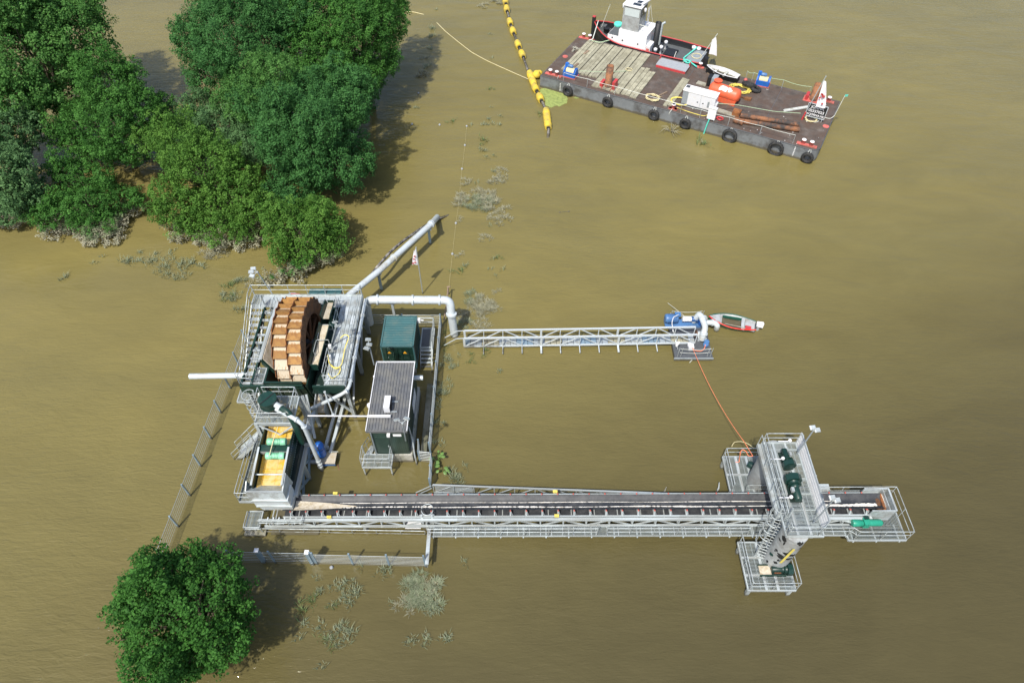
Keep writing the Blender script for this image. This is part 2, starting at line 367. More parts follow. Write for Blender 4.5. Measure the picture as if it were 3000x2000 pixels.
def leaf_mesh(name, C, Nrm, size, tone, m):
    n = len(C); rng = RNG
    nrm = Nrm + rng.normal(0, .55, (n,3)); nrm /= np.linalg.norm(nrm, axis=1)[:,None]
    a = rng.normal(0, 1, (n,3)); t = a - nrm*(a*nrm).sum(1)[:,None]; t /= np.linalg.norm(t, axis=1)[:,None]; bt = np.cross(nrm, t)
    sz = (size*rng.uniform(.6, 1.35, n))[:,None]; wd = sz*.38
    fold = nrm*sz*.12
    v = np.empty((n,4,3)); v[:,0] = C - t*sz*.55; v[:,1] = C + bt*wd - fold; v[:,2] = C + t*sz*.55; v[:,3] = C - bt*wd - fold
    me = bpy.data.meshes.new(name); me.vertices.add(4*n); me.vertices.foreach_set('co', v.reshape(-1).astype(np.float32))
    me.loops.add(4*n); me.loops.foreach_set('vertex_index', np.arange(4*n, dtype=np.int32))
    me.polygons.add(n); me.polygons.foreach_set('loop_start', np.arange(0, 4*n, 4, dtype=np.int32))
    at_ = me.attributes.new('tone', 'FLOAT', 'POINT'); at_.data.foreach_set('value', np.repeat(tone, 4).astype(np.float32))
    me.materials.append(MATS[m]); me.update(calc_edges=True); return me

def crown_points(lobes, dens, size):
    """lobes: list of (centre, radii).  Sprays of leaves set on the outside of many small clumps that cover each lobe."""
    Cs, Ns, Ts = [], [], []; rng = RNG
    L = [(np.array(c, float), np.array(r, float)) for c, r in lobes]
    for li, (c, r) in enumerate(L):
        rm = float(r.mean()); cr = max(.42, rm*.21)
        k = int(4*math.pi*rm*rm/(cr*cr*(1.9 if rm > 1.3 else 2.6)))
        i = np.arange(k)+.5; ph = np.arccos(1-2*i/k); th = math.pi*(1+5**.5)*i
        d = np.c_[np.cos(th)*np.sin(ph), np.sin(th)*np.sin(ph), np.cos(ph)] + rng.normal(0, .16, (k,3))
        d /= np.linalg.norm(d, axis=1)[:,None]
        P = c + d*r*(rng.uniform(.66, 1.0, k)+(rng.random(k) < .22)*rng.uniform(.05,.22,k))[:,None]
        ok = P[:,2] > .15
        for lj, (c2, r2) in enumerate(L):
            if lj != li: ok &= ((((P-c2)/r2)**2).sum(1) > .5)
        P, d = P[ok], d[ok]
        for p, dd in zip(P, d):
            rr = cr*rng.uniform(.5, 1.35); m = max(6, int(dens*rr*rr*4.4))
            e = rng.normal(0, 1, (m,3)) + dd*.7 + np.array([0,0,.3]); e /= np.linalg.norm(e, axis=1)[:,None]
            ax = dd*rng.uniform(.3,1.)+rng.normal(0,.45,3)+np.array([0,0,.25]); ax /= np.linalg.norm(ax); st = rng.uniform(.2,1.5)   # a spray stretched along its twig
            e = e + ax*(e@ax)[:,None]*st
            Cs.append(p + e*rr*.8*(rng.uniform(.15, 1., m)**.5)[:,None]); Ns.append(e*.5+np.array([0,0,.6]))
            Ts.append(np.clip(rng.normal(rng.uniform(.15,.85), .18, m), 0, 1))
        # sparse inner leaves
        m = int(dens*rm*rm*1.0); e = rng.normal(0,1,(m,3)); e /= np.linalg.norm(e, axis=1)[:,None]
        Cs.append(c+e*r*(rng.uniform(.35,.82,m))[:,None]); Ns.append(e); Ts.append(rng.uniform(0,.6,m))
    C = np.concatenate(Cs); Nn = np.concatenate(Ns); T = np.concatenate(Ts); ok = C[:,2] > .03
    return C[ok], Nn[ok], T[ok]

def tree(name, label, cat, base, lobes, m, size=.24, dens=26, group=None, trunk_r=.28, trunk=True):
    base = Vector(base); t = Thing(name, label, cat, base, group=group)
    lob = [((c[0]-base.x, c[1]-base.y, c[2]), r if isinstance(r, tuple) else (r,r,r*.9)) for c, r in lobes]
    big = []
    for c, r in lob:                         # break every dome into uneven boughs
        rm = sum(r)/3; big.append((c, tuple(x*.86 for x in r)))
        if rm > 1.35:
            for k in range(11):
                d = RNG.normal(0,1,3); d[2] = abs(d[2])*.9-.25; d /= np.linalg.norm(d); f = RNG.uniform(.7,1.12); s_ = RNG.uniform(.2,.42)
                big.append(((c[0]+d[0]*r[0]*f, c[1]+d[1]*r[1]*f, max(.5,c[2]+d[2]*r[2]*f)), (rm*s_, rm*s_, rm*s_*RNG.uniform(.8,1.25))))
    C, Nn, T = crown_points(big, dens, size)
    o = newobj('crown', leaf_mesh('crown', C, Nn, size, T, m), t.o); o['kind'] = 'stuff'
    if trunk:
        b = MB(); top = max(lob, key=lambda l: l[0][2]); tz = top[0][2]
        fork = V((top[0][0]*.25, top[0][1]*.25, max(.7, tz*.35)))
        b.tube([(0,0,-1),(.03,.02,fork.z*.5),fork], trunk_r, 9, rads=[trunk_r*1.25, trunk_r, trunk_r*.85])
        tr = t.part('trunk', b, 'bark'); lb = MB()
        for c, r in lob:
            for k in range(7):
                d = V(RNG.normal(0,1,3)); d.z = abs(d.z)*.7; d.normalize(); e = V(c)+V((d.x*r[0],d.y*r[1],d.z*r[2]))*.86
                if e.z < .5: continue
                mid = fork.lerp(e, .5)+V((RNG.normal(0,.25),RNG.normal(0,.25),.25))
                lb.tube([fork, mid, e], .1, 5, rads=[trunk_r*.42, trunk_r*.22, trunk_r*.07], cap=False)
        t.part('limbs', lb, 'bark', tr)
    return t
G = 'trees standing in the flood'
def crown_at(px, py, z): return tuple(at(px, py, z))
def tr_px(name, label, m, spec, size=.24, dens=26, trunk_r=.3, cat='tree', group=G, trunk=True):
    lobes = [(crown_at(x, y, z), r) for x, y, z, r in spec]
    c = lobes[0][0]; tree(name, label, cat, (c[0], c[1], 0), lobes, m, size, dens, group, trunk_r, trunk)
tr_px('maple_tree', 'tallest broad tree with loose bright green crown beside the open river', 'leaf_light',
  [(95,175,8.5,(5.2,5.2,4.8)),(205,90,10,(4.0,4.0,3.8)),(60,20,11,(4.5,4.5,4.0)),(10,330,5.5,(3.6,3.6,3.4)),(190,255,6,(2.9,2.9,2.6))], .19, 44, .42)
tr_px('poplar_tree', 'dark tree with pale olive sprays over shaded water', 'leaf_grey',
  [(-25,500,4.6,(3.4,3.4,3.4)),(45,400,5.2,(2.3,2.3,2.2)),(65,560,3.2,(2.0,2.0,2.0)),(20,615,1.5,(2.6,2.3,1.5))], .18, 44, .35)
tr_px('conical_tree', 'cone shaped mid green tree behind silt covered shrubs', 'leaf_mid',
  [(335,375,4.6,(4.3,4.1,3.6)),(325,255,7.4,(2.8,2.8,2.6)),(425,340,4.4,(2.7,2.7,2.5)),(235,400,3.6,(2.4,2.2,2.4)),(330,195,9.2,(1.3,1.3,1.5))], .145, 62)
tr_px('willow_shrub', 'wide low shrub with silt whitened skirt below the cone shaped tree', 'leaf_mid',
  [(255,595,1.9,(3.3,2.2,1.7)),(160,630,1.5,(2.0,1.7,1.4)),(350,590,1.7,(1.9,1.6,1.5)),(235,520,2.8,(2.6,2.0,1.9)),(265,665,.7,(3.0,1.4,.9)),(290,700,.4,(2.4,.9,.5)),(160,680,.5,(1.6,.9,.6))], .145, 62, cat='shrub', trunk_r=.15)
tr_px('hazel_tree', 'bright green rounded tree between the wooded banks with a silty hem', 'leaf_yel',
  [(600,500,4.4,(3.7,3.4,3.2)),(520,420,4.6,(2.6,2.6,2.4)),(690,560,3.3,(2.6,2.4,2.4)),(520,620,1.9,(2.1,1.9,1.8)),(640,670,1.3,(3.0,1.7,1.4)),(560,690,.6,(2.2,1.0,.7)),(720,705,.6,(2.0,1.0,.7)),(740,625,2.0,(1.9,1.7,1.7))], .145, 62)
tr_px('ash_tree', 'large blue green tree whose branch reaches out over shaded water', 'leaf_blue',
  [(905,400,5.6,(5.0,4.6,4.0)),(1010,290,6.2,(3.2,3.2,3.0)),(985,470,4.2,(3.2,3.0,2.8)),(830,330,6.6,(3.4,3.4,3.0)),(1050,475,3.6,(1.5,1.5,1.2)),(870,540,3.0,(2.4,2.2,2.2))], .145, 62, .4)
tr_px('round_bush', 'round fresh green bush at the tip of the wooded bank', 'leaf_yel',
  [(885,675,2.6,(3.1,2.7,2.4)),(940,650,2.6,(2.1,2.1,2.0)),(830,650,2.4,(1.9,1.9,1.9)),(900,740,1.4,(2.4,1.6,1.4))], .14, 64, cat='shrub', trunk_r=.18)
tr_px('alder_tree', 'dark teal green tree with dense tight crown facing the open river', 'leaf_blue',
  [(720,120,8.4,(5.0,4.6,4.2)),(640,90,8.0,(3.6,3.6,3.6)),(630,225,5.6,(2.7,2.7,2.8)),(850,25,10,(4.4,4.4,3.6)),(720,15,10,(4.6,4.6,3.8))], .145, 62, .38)
tr_px('elm_tree', 'tall mid green tree at the river end of the wooded bank', 'leaf_mid',
  [(1055,120,7.6,(4.0,4.0,3.8)),(1120,60,7.2,(2.6,2.6,2.6)),(980,60,9,(4.0,4.0,3.6)),(1105,170,5.4,(2.3,2.3,2.4)),(1060,225,5,(2.6,2.6,2.6)),(1130,0,8,(2.6,2.6,2.6)),(915,150,7.2,(3.0,3.0,2.8)),(930,235,6,(2.4,2.4,2.4))], .15, 60, .38)
tr_px('birch_tree', 'slim yellow green tree crowded between darker crowns', 'leaf_light',
  [(795,240,8.4,(3.0,3.0,2.8)),(720,290,6.6,(2.4,2.4,2.4)),(800,330,6.4,(2.4,2.4,2.2))], .14, 62)
tr_px('elder_shrub', 'pale green shrub filling the gap under the yellow green tree', 'leaf_grey',
  [(640,385,4.2,(2.8,2.4,2.2)),(740,420,4.2,(2.7,2.4,2.2)),(560,345,4.0,(1.6,1.6,1.5)),(590,310,4.6,(1.5,1.5,1.6))], .14, 62, cat='shrub', trunk_r=.18)
tr_px('silted_bush', 'low bush whitened by dried silt near the steel platform', 'leaf_mid',
  [(855,790,.8,(1.5,1.1,.8)),(800,815,.5,(1.2,.9,.55)),(895,765,.9,(1.2,1.0,.8))], .17, 46, cat='shrub', trunk_r=.08)
tr_px('oak_tree', 'solitary round leafy oak beside the wire fence corner', 'leaf_oak',
  [(543,1803,4.6,(3.11,2.94,2.51)),(452,1843,3.8,(1.93,1.93,1.84)),(624,1739,4.0,(1.84,1.84,1.77)),(624,1868,3.6,(1.84,1.84,1.77)),(491,1706,3.9,(1.84,1.84,1.77)),(562,1674,3.4,(1.59,1.59,1.52)),(515,1924,3.2,(1.84,1.67,1.67)),(437,1755,3.2,(1.42,1.42,1.42))], .15, 60, .35)
# ------------------------------------------------------------------ steel platform of the bucket wheel
ZP = 4.2
T = Thing('steel_platform', 'galvanised and green steel platform carrying the rusty bucket wheel', 'platform', (-16.3,31.6,0))
XL, XR, YF, YB = -18.6, -11.35, 27.5, 36.0
# deck strips: back walkway, sandy concrete-like plates; right walkway in planks
for i in range(9):
    x = -18.9+i*.84
    T.bar('deck_plate', (x+.41,YB-1.25,ZP-.02), (x+.41,YB,ZP-.02), .82, .05, 'galv')
for i in range(5):
    for j in range(8):
        x = -12.78+i*.29; y = 27.6+j*.9
        T.bar('deck_plank', (x+.13,y,ZP-.02+.003*((i+j)%2)), (x+.13,y+.88,ZP-.02+.003*((i+j)%2)), .26, .05, ['galv','pipe_white'][(i*3+j)%5 == 0])
# side frame of twin green beams with cross pieces
for x in (-18.55,-17.85):
    T.bar('side_beam', (x,YF,ZP-.15), (x,YB-1.3,ZP-.15), .14, .35, 'green')
for i in range(11):
    y = YF+.2+i*.72; T.bar('cross_piece', (-18.5,y,ZP-.06), (-17.9,y,ZP-.06), .16, .12, 'galv')
T.bar('front_beam', (-18.6,YF-.05,ZP-.35), (-16.9,YF-.05,ZP-.35), .14, .75, 'green')
T.bar('front_beam', (-13.65,YF-.05,ZP-.42), (-11.45,YF-.05,ZP-.42), .14, .8, 'green')
b = T.mb(); b.lathe((-13.0,YF-.16,ZP-.45), [(.16,0),(.16,.06),(.07,.06),(.07,.1)], 14, 'y'); T.part('flange', b, 'green_motor')
T.bar('edge_beam', (-11.42,YF,ZP-.16), (-11.42,YB,ZP-.16), .10, .3, 'galv')
T.bar('edge_beam', (-12.82,YF,ZP-.16), (-12.82,YB-1.3,ZP-.16), .10, .3, 'galv')
T.bar('edge_beam', (-19.6,YB+.02,ZP-.16), (-11.4,YB+.02,ZP-.16), .10, .3, 'galv')
T.bar('inner_beam', (-17.8,YB-1.32,ZP-.2), (-12.9,YB-1.32,ZP-.2), .12, .36, 'green')
T.bar('inner_beam', (-17.8,30.0,ZP-.35), (-17.3,30.0,ZP-.35), .12, .3, 'galv_dark')
T.bar('inner_beam', (-17.8,28.6,ZP-.35), (-17.3,28.6,ZP-.35), .12, .3, 'galv_dark')
# legs and bracing
for x in (-18.4,-17.1,-13.4,-11.5):
    for y in (27.7,31.6,35.6):
        T.bar('leg', (x,y,-2.5), (x,y,ZP-.4), .24, .24, 'galv')
for x in (-18.4,-11.5):
    for y0, y1 in ((27.7,31.6),(31.6,35.6)):
        T.bar('brace', (x,y0,.5), (x,y1,ZP-.6), .12, .12, 'galv')
for y in (27.7,35.6):
    T.bar('brace', (-18.4,y,.5), (-17.1,y,ZP-.6), .12, .12, 'galv'); T.bar('brace', (-13.4,y,ZP-.6), (-11.5,y,.5), .12, .12, 'galv')
# guard rails
T.rail([(-19.6,YB-.05,ZP),(-11.45,YB-.05,ZP)], sp=1.45, toe=.12)
T.rail([(-17.4,YB-1.25,ZP),(-13.05,YB-1.25,ZP)], sp=1.45)
T.rail([(-11.42,YB,ZP),(-11.42,YF,ZP),(-12.75,YF,ZP)], sp=1.5, toe=.1)
T.rail([(-12.82,YF+.3,ZP),(-12.82,29.9,ZP)], sp=1.3); T.rail([(-12.82,32.5,ZP),(-12.82,YB-1.35,ZP)], sp=1.3)
T.rail([(-13.7,30.9,ZP-.1),(-13.7,32.1,ZP-.1),(-12.9,32.1,ZP-.1)], sp=.9); T.rail([(-13.75,29.7,ZP-.1),(-13.75,30.7,ZP-.1),(-12.9,30.7,ZP-.1)], sp=.9)
T.rail([(-17.8,29.9,ZP),(-17.8,27.65,ZP),(-18.5,27.65,ZP)], sp=.9); T.rail([(-18.65,27.65,ZP),(-18.65,30.4,ZP)], sp=1.0)
T.rail([(-17.6,34.7,ZP),(-17.6,33.4,ZP),(-17.9,33.3,ZP)], sp=.8); T.rail([(-18.62,34.9,ZP),(-18.62,30.6,ZP)], sp=1.4)
T.grating(-17.8,-17.1,27.7,29.0,ZP-.02, 'y')
b = T.mb(); b.box((-13.95,27.7,2.9),(-12.88,34.6,3.0)); T.part('drip_pan', b, 'green_black')
# stair running down along the side
st0, st1 = V((-19.0,35.0,ZP)), V((-19.15,29.4,1.2))
T.grating(-19.65,-18.6,35.0,36.0,ZP-.01,'x')
for dx in (-.62,.36): T.bar('stringer', st0+V((dx,0,-.1)), st1+V((dx,0,-.1)), .06, .28, 'galv')
for i in range(14):
    p = st0.lerp(st1, (i+.5)/14); T.bar('tread', p+V((-.62,0,0)), p+V((.36,0,0)), .28, .04, 'galv')
for dx in (-.64,.38): T.rail([st0+V((dx,0,0)), st1+V((dx,0,0))], 1.05, 1.3)
T.rail([(-19.64,35.0,ZP),(-19.64,35.95,ZP)], sp=.8)
for x0 in (-19.7,-18.9): T.bar('leg', (x0,29.5,-2.5), (x0,29.5,1.2), .14, .14, 'galv')
T.grating(-19.9,-18.7,28.2,29.5,1.2,'x')

# tank in which the wheel turns
K = Thing('wheel_tank', 'dark green steel tank with sand coated side slopes under the bucket wheel', 'tank', (-15.3,31.4,0))
b = K.mb(); b.hexa([(-16.55,28.3,1.0),(-14.35,28.3,1.0),(-14.35,28.42,1.0),(-16.55,28.42,1.0)], [(-17.0,27.62,4.32),(-14.4,27.62,4.32),(-14.4,27.74,4.32),(-17.0,27.74,4.32)])
K.part('front_panel', b, 'green')
for x in (-16.9,-16.2,-15.5,-14.8,-14.15): K.bar('stiffener', (x*.97-.46,28.0,2.3), (x,27.60,4.0), .06, .06, 'green')
K.bar('rim_beam', (-17.05,27.58,4.05), (-14.38,27.58,4.05), .10, .12, 'green')
K.bar('rim_beam', (-16.95,27.72,3.55), (-14.42,27.72,3.55), .08, .10, 'green')
b = K.mb(); b.hexa([(-16.62,28.3,1.0),(-16.55,28.3,1.0),(-16.55,34.4,1.0),(-16.62,34.4,1.0)], [(-16.98,27.7,4.3),(-16.9,27.7,4.3),(-16.9,34.9,4.3),(-16.98,34.9,4.3)]); K.part('side_panel', b, 'green')
b = K.mb(); b.hexa([(-14.3,28.3,1.0),(-14.22,28.3,1.0),(-14.22,34.4,1.0),(-14.3,34.4,1.0)], [(-14.16,27.7,4.0),(-14.08,27.7,4.0),(-14.08,34.9,4.0),(-14.16,34.9,4.0)]); K.part('side_panel', b, 'green')
b = K.mb(); b.hexa([(-16.55,34.3,1.0),(-14.3,34.3,1.0),(-14.3,34.4,1.0),(-16.55,34.4,1.0)], [(-16.95,34.8,4.3),(-14.05,34.8,4.3),(-14.05,34.92,4.3),(-16.95,34.92,4.3)]); K.part('back_panel', b, 'green')
b = K.mb(); b.box((-16.6,28.3,.9),(-14.25,34.4,1.0)); K.part('floor_plate', b, 'green_black')
# sand coated splash slope on the stair side, with a tipped rim
b = K.mb(); b.hexa([(-16.45,28.9,3.6),(-16.35,28.9,3.6),(-16.35,34.2,3.6),(-16.45,34.2,3.6)], [(-17.3,29.2,4.95),(-17.2,29.2,4.95),(-17.2,34.4,4.95),(-17.3,34.4,4.95)])
K.part('splash_slope', b, 'sand', label='pale sand coated sloping splash plate')
b = K.mb(); b.hexa([(-16.4,28.75,3.5),(-16.35,28.95,3.5),(-16.35,28.95,3.58),(-16.4,28.75,3.58)], [(-17.35,29.05,4.5),(-17.25,29.25,4.5),(-17.25,29.25,5.0),(-17.35,29.05,5.0)]); K.part('slope_end', b, 'green')
K.bar('slope_rim', (-17.36,29.1,4.97), (-17.36,34.5,4.97), .2, .10, 'galv'); K.bar('slope_rim', (-17.62,29.2,4.6), (-17.62,34.5,4.6), .14, .08, 'galv')
# chutes on the drive side
def chute(p0, p1, w, label):
    t = Thing('discharge_chute', label, 'chute', ((p0[0]+p1[0])/2, (p0[1]+p1[1])/2, min(p0[2],p1[2])))
    p0, p1 = V(p0), V(p1); x = V((w/2,0,0))
    b = t.mb(); b.hexa([p0-x,p0+x,p1+x,p1-x], [p0-x+V((0,0,.06)),p0+x+V((0,0,.06)),p1+x+V((0,0,.06)),p1-x+V((0,0,.06))]); t.part('trough', b, 'sand')
    for s in (-1,1):
        b = t.mb(); y = x*s; k = V((.05*s,0,0)); u = V((.12*s,0,.42)); b.hexa([p0+y,p0+y+k,p1+y+k,p1+y],[p0+y+u,p0+y+k+u,p1+y+k+u,p1+y+u]); t.part('side_wall', b, 'green')
    e = (p1-p0).normalized()*.05
    b = t.mb(); b.hexa([p1-x-V((0,0,.3)),p1+x-V((0,0,.3)),p1+x+e-V((0,0,.3)),p1-x+e-V((0,0,.3))],[p1-x+V((0,0,.3)),p1+x+V((0,0,.3)),p1+x+e+V((0,0,.3)),p1-x+e+V((0,0,.3))]); t.part('end_plate', b, 'green')
    return t
chute((-13.25,32.3,5.6), (-13.3,34.2,5.2), .42, 'short sand streaked chute at the rear of the wheel')
chute((-13.3,32.0,5.2), (-13.75,29.0,4.3), .46, 'long sand streaked chute at the front of the wheel')
t = Thing('launder', 'grey steel trough running under the wheel chutes', 'trough', (-13.5,29.6,2.4))
b = t.mb(); b.hexa([(-13.9,26.9,1.7),(-13.2,26.9,1.7),(-13.2,31.5,2.9),(-13.9,31.5,2.9)],[(-13.9,26.9,1.78),(-13.2,26.9,1.78),(-13.2,31.5,2.98),(-13.9,31.5,2.98)]); t.part('trough', b, 'sand')
for x in (-13.95,-13.2):
    b = t.mb(); b.hexa([(x,26.9,1.7),(x+.06,26.9,1.7),(x+.06,31.5,2.9),(x,31.5,2.9)],[(x,26.9,2.1),(x+.06,26.9,2.1),(x+.06,31.5,3.3),(x,31.5,3.3)]); t.part('side_wall', b, 'galv_dark')
t = Thing('shadow_box', 'dark green box added under the drive side walkway to deepen its shadow', 'tank', (-12.6,31.5,.5))  # solid box added under the walkway so the water beside it falls dark
b = t.mb(); b.hexa([(-13.5,28.6,.5),(-12.0,28.6,.5),(-12.0,34.8,.5),(-13.5,34.8,.5)],[(-13.9,28.1,2.85),(-11.6,28.1,2.85),(-11.6,35.2,2.85),(-13.9,35.2,2.85)]); t.part('shell', b, 'green_black')
for k in range(5): t.bar('stiffener', (-11.95,28.8+k*1.45,.55), (-11.57,28.4+k*1.6,2.8), .08, .08, 'green')
# ------------------------------------------------------------------ bucket wheel
WC, WR, WX0, WX1 = V((-15.22,31.35,4.15)), 3.25, -.98, .98
def rust_plate_mat():
    m = mat('rust_plate', (.33,.175,.05), .8, 0, .3, 3, (.24,.115,.036), .34, 1.7)
    nt = m.node_tree; N = nt.nodes; K_ = nt.links; b = N['Principled BSDF']; src = b.inputs['Base Color'].links[0].from_socket
    at_ = N.new('ShaderNodeAttribute'); at_.attribute_name = 'sand'
    no = N.new('ShaderNodeTexNoise'); no.inputs['Scale'].default_value = 4.5; no.inputs['Detail'].default_value = 6; no.inputs['Roughness'].default_value = .7
    tc = N.new('ShaderNodeTexCoord'); oi = N.new('ShaderNodeObjectInfo'); va = N.new('ShaderNodeVectorMath'); va.operation = 'ADD'
    mpn = N.new('ShaderNodeMapping'); mpn.inputs['Scale'].default_value = (2.2,.45,1)
    K_.new(tc.outputs['Object'], mpn.inputs[0]); K_.new(mpn.outputs[0], va.inputs[0])
    cb = N.new('ShaderNodeCombineXYZ'); mu = N.new('ShaderNodeMath'); mu.operation = 'MULTIPLY'; mu.inputs[1].default_value = 37.
    K_.new(oi.outputs['Random'], mu.inputs[0]); K_.new(mu.outputs[0], cb.inputs[2]); K_.new(cb.outputs[0], va.inputs[1]); K_.new(va.outputs[0], no.inputs['Vector'])
    ad = N.new('ShaderNodeMath'); ad.operation = 'ADD'; K_.new(at_.outputs['Fac'], ad.inputs[0]); K_.new(no.outputs['Fac'], ad.inputs[1])
    # wetter plates low on the wheel are washed pale (object's own tint)
    a2 = N.new('ShaderNodeMath'); a2.operation = 'ADD'; K_.new(ad.outputs[0], a2.inputs[0]); sp = N.new('ShaderNodeSeparateColor'); K_.new(oi.outputs['Color'], sp.inputs[0]); K_.new(sp.outputs[0], a2.inputs[1])
    mr = N.new('ShaderNodeMapRange'); mr.inputs[1].default_value = .98; mr.inputs[2].default_value = 1.10; mr.inputs[4].default_value = .9; K_.new(a2.outputs[0], mr.inputs[0])
    mx = N.new('ShaderNodeMix'); mx.data_type = 'RGBA'; K_.new(mr.outputs[0], mx.inputs[0]); K_.new(src, mx.inputs[6]); mx.inputs[7].default_value = (.52,.46,.35,1); K_.new(mx.outputs[2], b.inputs['Base Color'])
    return m
rust_plate_mat()
H = Thing('bucket_wheel', 'big rusty bucket wheel with two staggered rows of plates', 'bucket wheel', WC)
NB = 24; DA = 2*math.pi/NB
def plate_mesh():
    # local frame: x across, wheel axis along x; angle 0 points to +Z, growing towards the camera side (-Y)
    def pt(x, a, r): return (x, -math.sin(a)*r, math.cos(a)*r)
    w = .91; vs = []; sand = []
    rows = [(-.06, WR-.40, .78), (DA*.28, WR-.29, .55), (DA*.45, WR-.23, .06), (DA*1.0, WR, .0)]
    for a, r, sd_ in rows:
        for x in (-w/2, w/2): vs.append(pt(x, a, r)); sand.append(sd_)
    for a, r, sd_ in rows:
        for x in (-w/2, w/2): vs.append(pt(x, a, r-.045)); sand.append(sd_)
    fs = [(2*i,2*i+2,2*i+3,2*i+1) for i in range(3)]+[(8+2*i,8+2*i+1,8+2*i+3,8+2*i+2) for i in range(3)]+[(6,14,15,7)]
    fs += [(2*i,8+2*i,8+2*i+2,2*i+2) for i in range(3)]+[(2*i+1,2*i+3,8+2*i+3,8+2*i+1) for i in range(3)]
    # riser down from the proud edge
    n = len(vs)
    for x in (-w/2, w/2): vs.append(pt(x, DA*1.0, WR-.04)); sand.append(.0)
    for x in (-w/2, w/2): vs.append(pt(x, DA*.96, WR-.48)); sand.append(.35)
    fs += [(n,n+1,n+3,n+2)]
    me = bpy.data.meshes.new('bucket_plate'); me.from_pydata(vs, [], fs); me.materials.append(MATS['rust_plate'])
    a = me.attributes.new('sand', 'FLOAT', 'POINT'); a.data.foreach_set('value', sand); me.update(); return me
pm = plate_mesh()
for row, x in ((0,-.485),(1,.485)):
    for i in range(NB):
        o = newobj('bucket_plate', pm, H.o); a = DA*(i+.5*row)
        o.location = (x, 0, 0); o.rotation_euler = (a, 0, 0)      # +x rotation carries +Z towards -Y
        ca = math.degrees(a) % 360
        o.color = ((.62 if 58 < ca < 92 else (.24 if 40 < ca <= 58 else .06)) + random.uniform(-.05,.05), 0, 0, 1)
def toothed(r0, r1, rin, x, th, name, m, off=0.):
    b = MB(); n = NB*2; vs = []; fs = []
    for xx in (x-th/2, x+th/2):
        for i in range(n):
            a = math.pi*2*i/n+off; r = r1 if i % 2 else r0
            vs.append((xx, -math.sin(a)*r, math.cos(a)*r)); vs.append((xx, -math.sin(a)*rin, math.cos(a)*rin))
    for i in range(n):
        j = (i+1) % n; A = 2*i; B_ = 2*j; o2 = 2*n
        fs += [(A,B_,B_+1,A+1), (o2+A,o2+A+1,o2+B_+1,o2+B_), (A,o2+A,o2+B_,B_), (A+1,B_+1,o2+B_+1,o2+A+1)]
    b.add(vs, fs); return H.part(name, b, m)
toothed(WR-.10, WR+.05, 2.35, 0., .03, 'divider_plate', 'rust')
toothed(WR-.12, WR+.06, 2.1, .985, .035, 'side_plate', 'rust_dark', .06); toothed(WR-.12, WR+.06, 2.1, -.985, .035, 'side_plate', 'rust', .06)
b = MB(); b.lathe((-.95,0,0), [(2.35,0),(2.35,1.9),(2.28,1.9),(2.28,0)], 40, 'x'); H.part('drum', b, 'rust_dark')
b = MB(); b.lathe((-1.35,0,0), [(.22,0),(.22,2.7)], 14, 'x'); H.part('axle', b, 'darkgrey')
for i in range(8):
    a = math.pi/4*i+.2
    for x in (-.8,.8): H.bar('spoke', (x,0,0), (x,-math.sin(a)*2.3,math.cos(a)*2.3), .14, .08, 'rust_dark', local=True)
nb_ = MB()
for i in range(NB*2):
    a = math.pi*2*i/(NB*2)+.03; r = WR-.35 if i % 2 else WR-.22
    nb_.lathe((1.0,-math.sin(a)*r,math.cos(a)*r), [(.045,0),(.045,.05)], 6, 'x')
H.part('rim_bolts', nb_, 'rust_dark', stuff=True)
t = Thing('drive_motor', 'dark green drive motor with gearbox beside the bucket wheel', 'motor', (-13.1,33.6,4.0))
b = MB(); b.lathe((0,0,.35), [(.2,-.5),(.24,-.45),(.24,.35),(.17,.42)], 14, 'y'); t.part('motor_body', b, 'green_motor')
b = MB(); b.lathe((0,-.95,.35), [(.30,-.2),(.34,-.1),(.34,.3),(.22,.4)], 14, 'y'); t.part('gearbox', b, 'green_motor')
b = MB(); b.box((-.12,.0,.55),(.12,.25,.75)); t.part('terminal_box', b, 'green_motor'); b = MB(); b.box((-.35,-1.3,-.1),(.35,.5,.08)); t.part('base_frame', b, 'green_black')
t = Thing('guard_housing', 'flat dark green drive guard along the wheel', 'guard', (-13.15,31.7,3.7))
b = MB(); b.prism([(-1.5,0),(1.6,0),(1.6,.45),(1.2,.7),(-1.2,.7),(-1.5,.45)], -.18, .18, 'x'); t.part('housing', b, 'green'); b = MB(); b.box((-.22,-.5,.70),(.22,.5,.76)); t.part('cover', b, 'green_motor')
t = Thing('motor_cover', 'blue green flat machine cover behind the back guard rail', 'machine cover', at(952,860,3.4))
b = MB(); b.box((-1.2,-.5,-3.4),(1.2,.5,-.2)); t.part('body', b, 'green'); b = MB(); b.prism([(-.55,-.2),(.55,-.2),(.55,.0),(0,.12),(-.55,.0)], -1.25, 1.25, 'x'); t.part('lid', b, 'cont_green'); b = MB(); b.box((.1,-.5,.12),(.14,.5,.16)); t.part('seam', b, 'black')
t = Thing('suction_funnel', 'salmon and grey funnel hood behind the back guard rail', 'funnel', at(850,862,3.3))
b = MB(); b.lathe((0,0,-3.5), [(.25,0),(.25,2.6),(.6,3.1)], 14); t.part('spout', b, 'grey'); b = MB(); b.tube([(.0,.1,-.2),(.6,.1,-.25),(1.2,0,-.55)], .18, 8); t.part('arm', b, 'redpale')

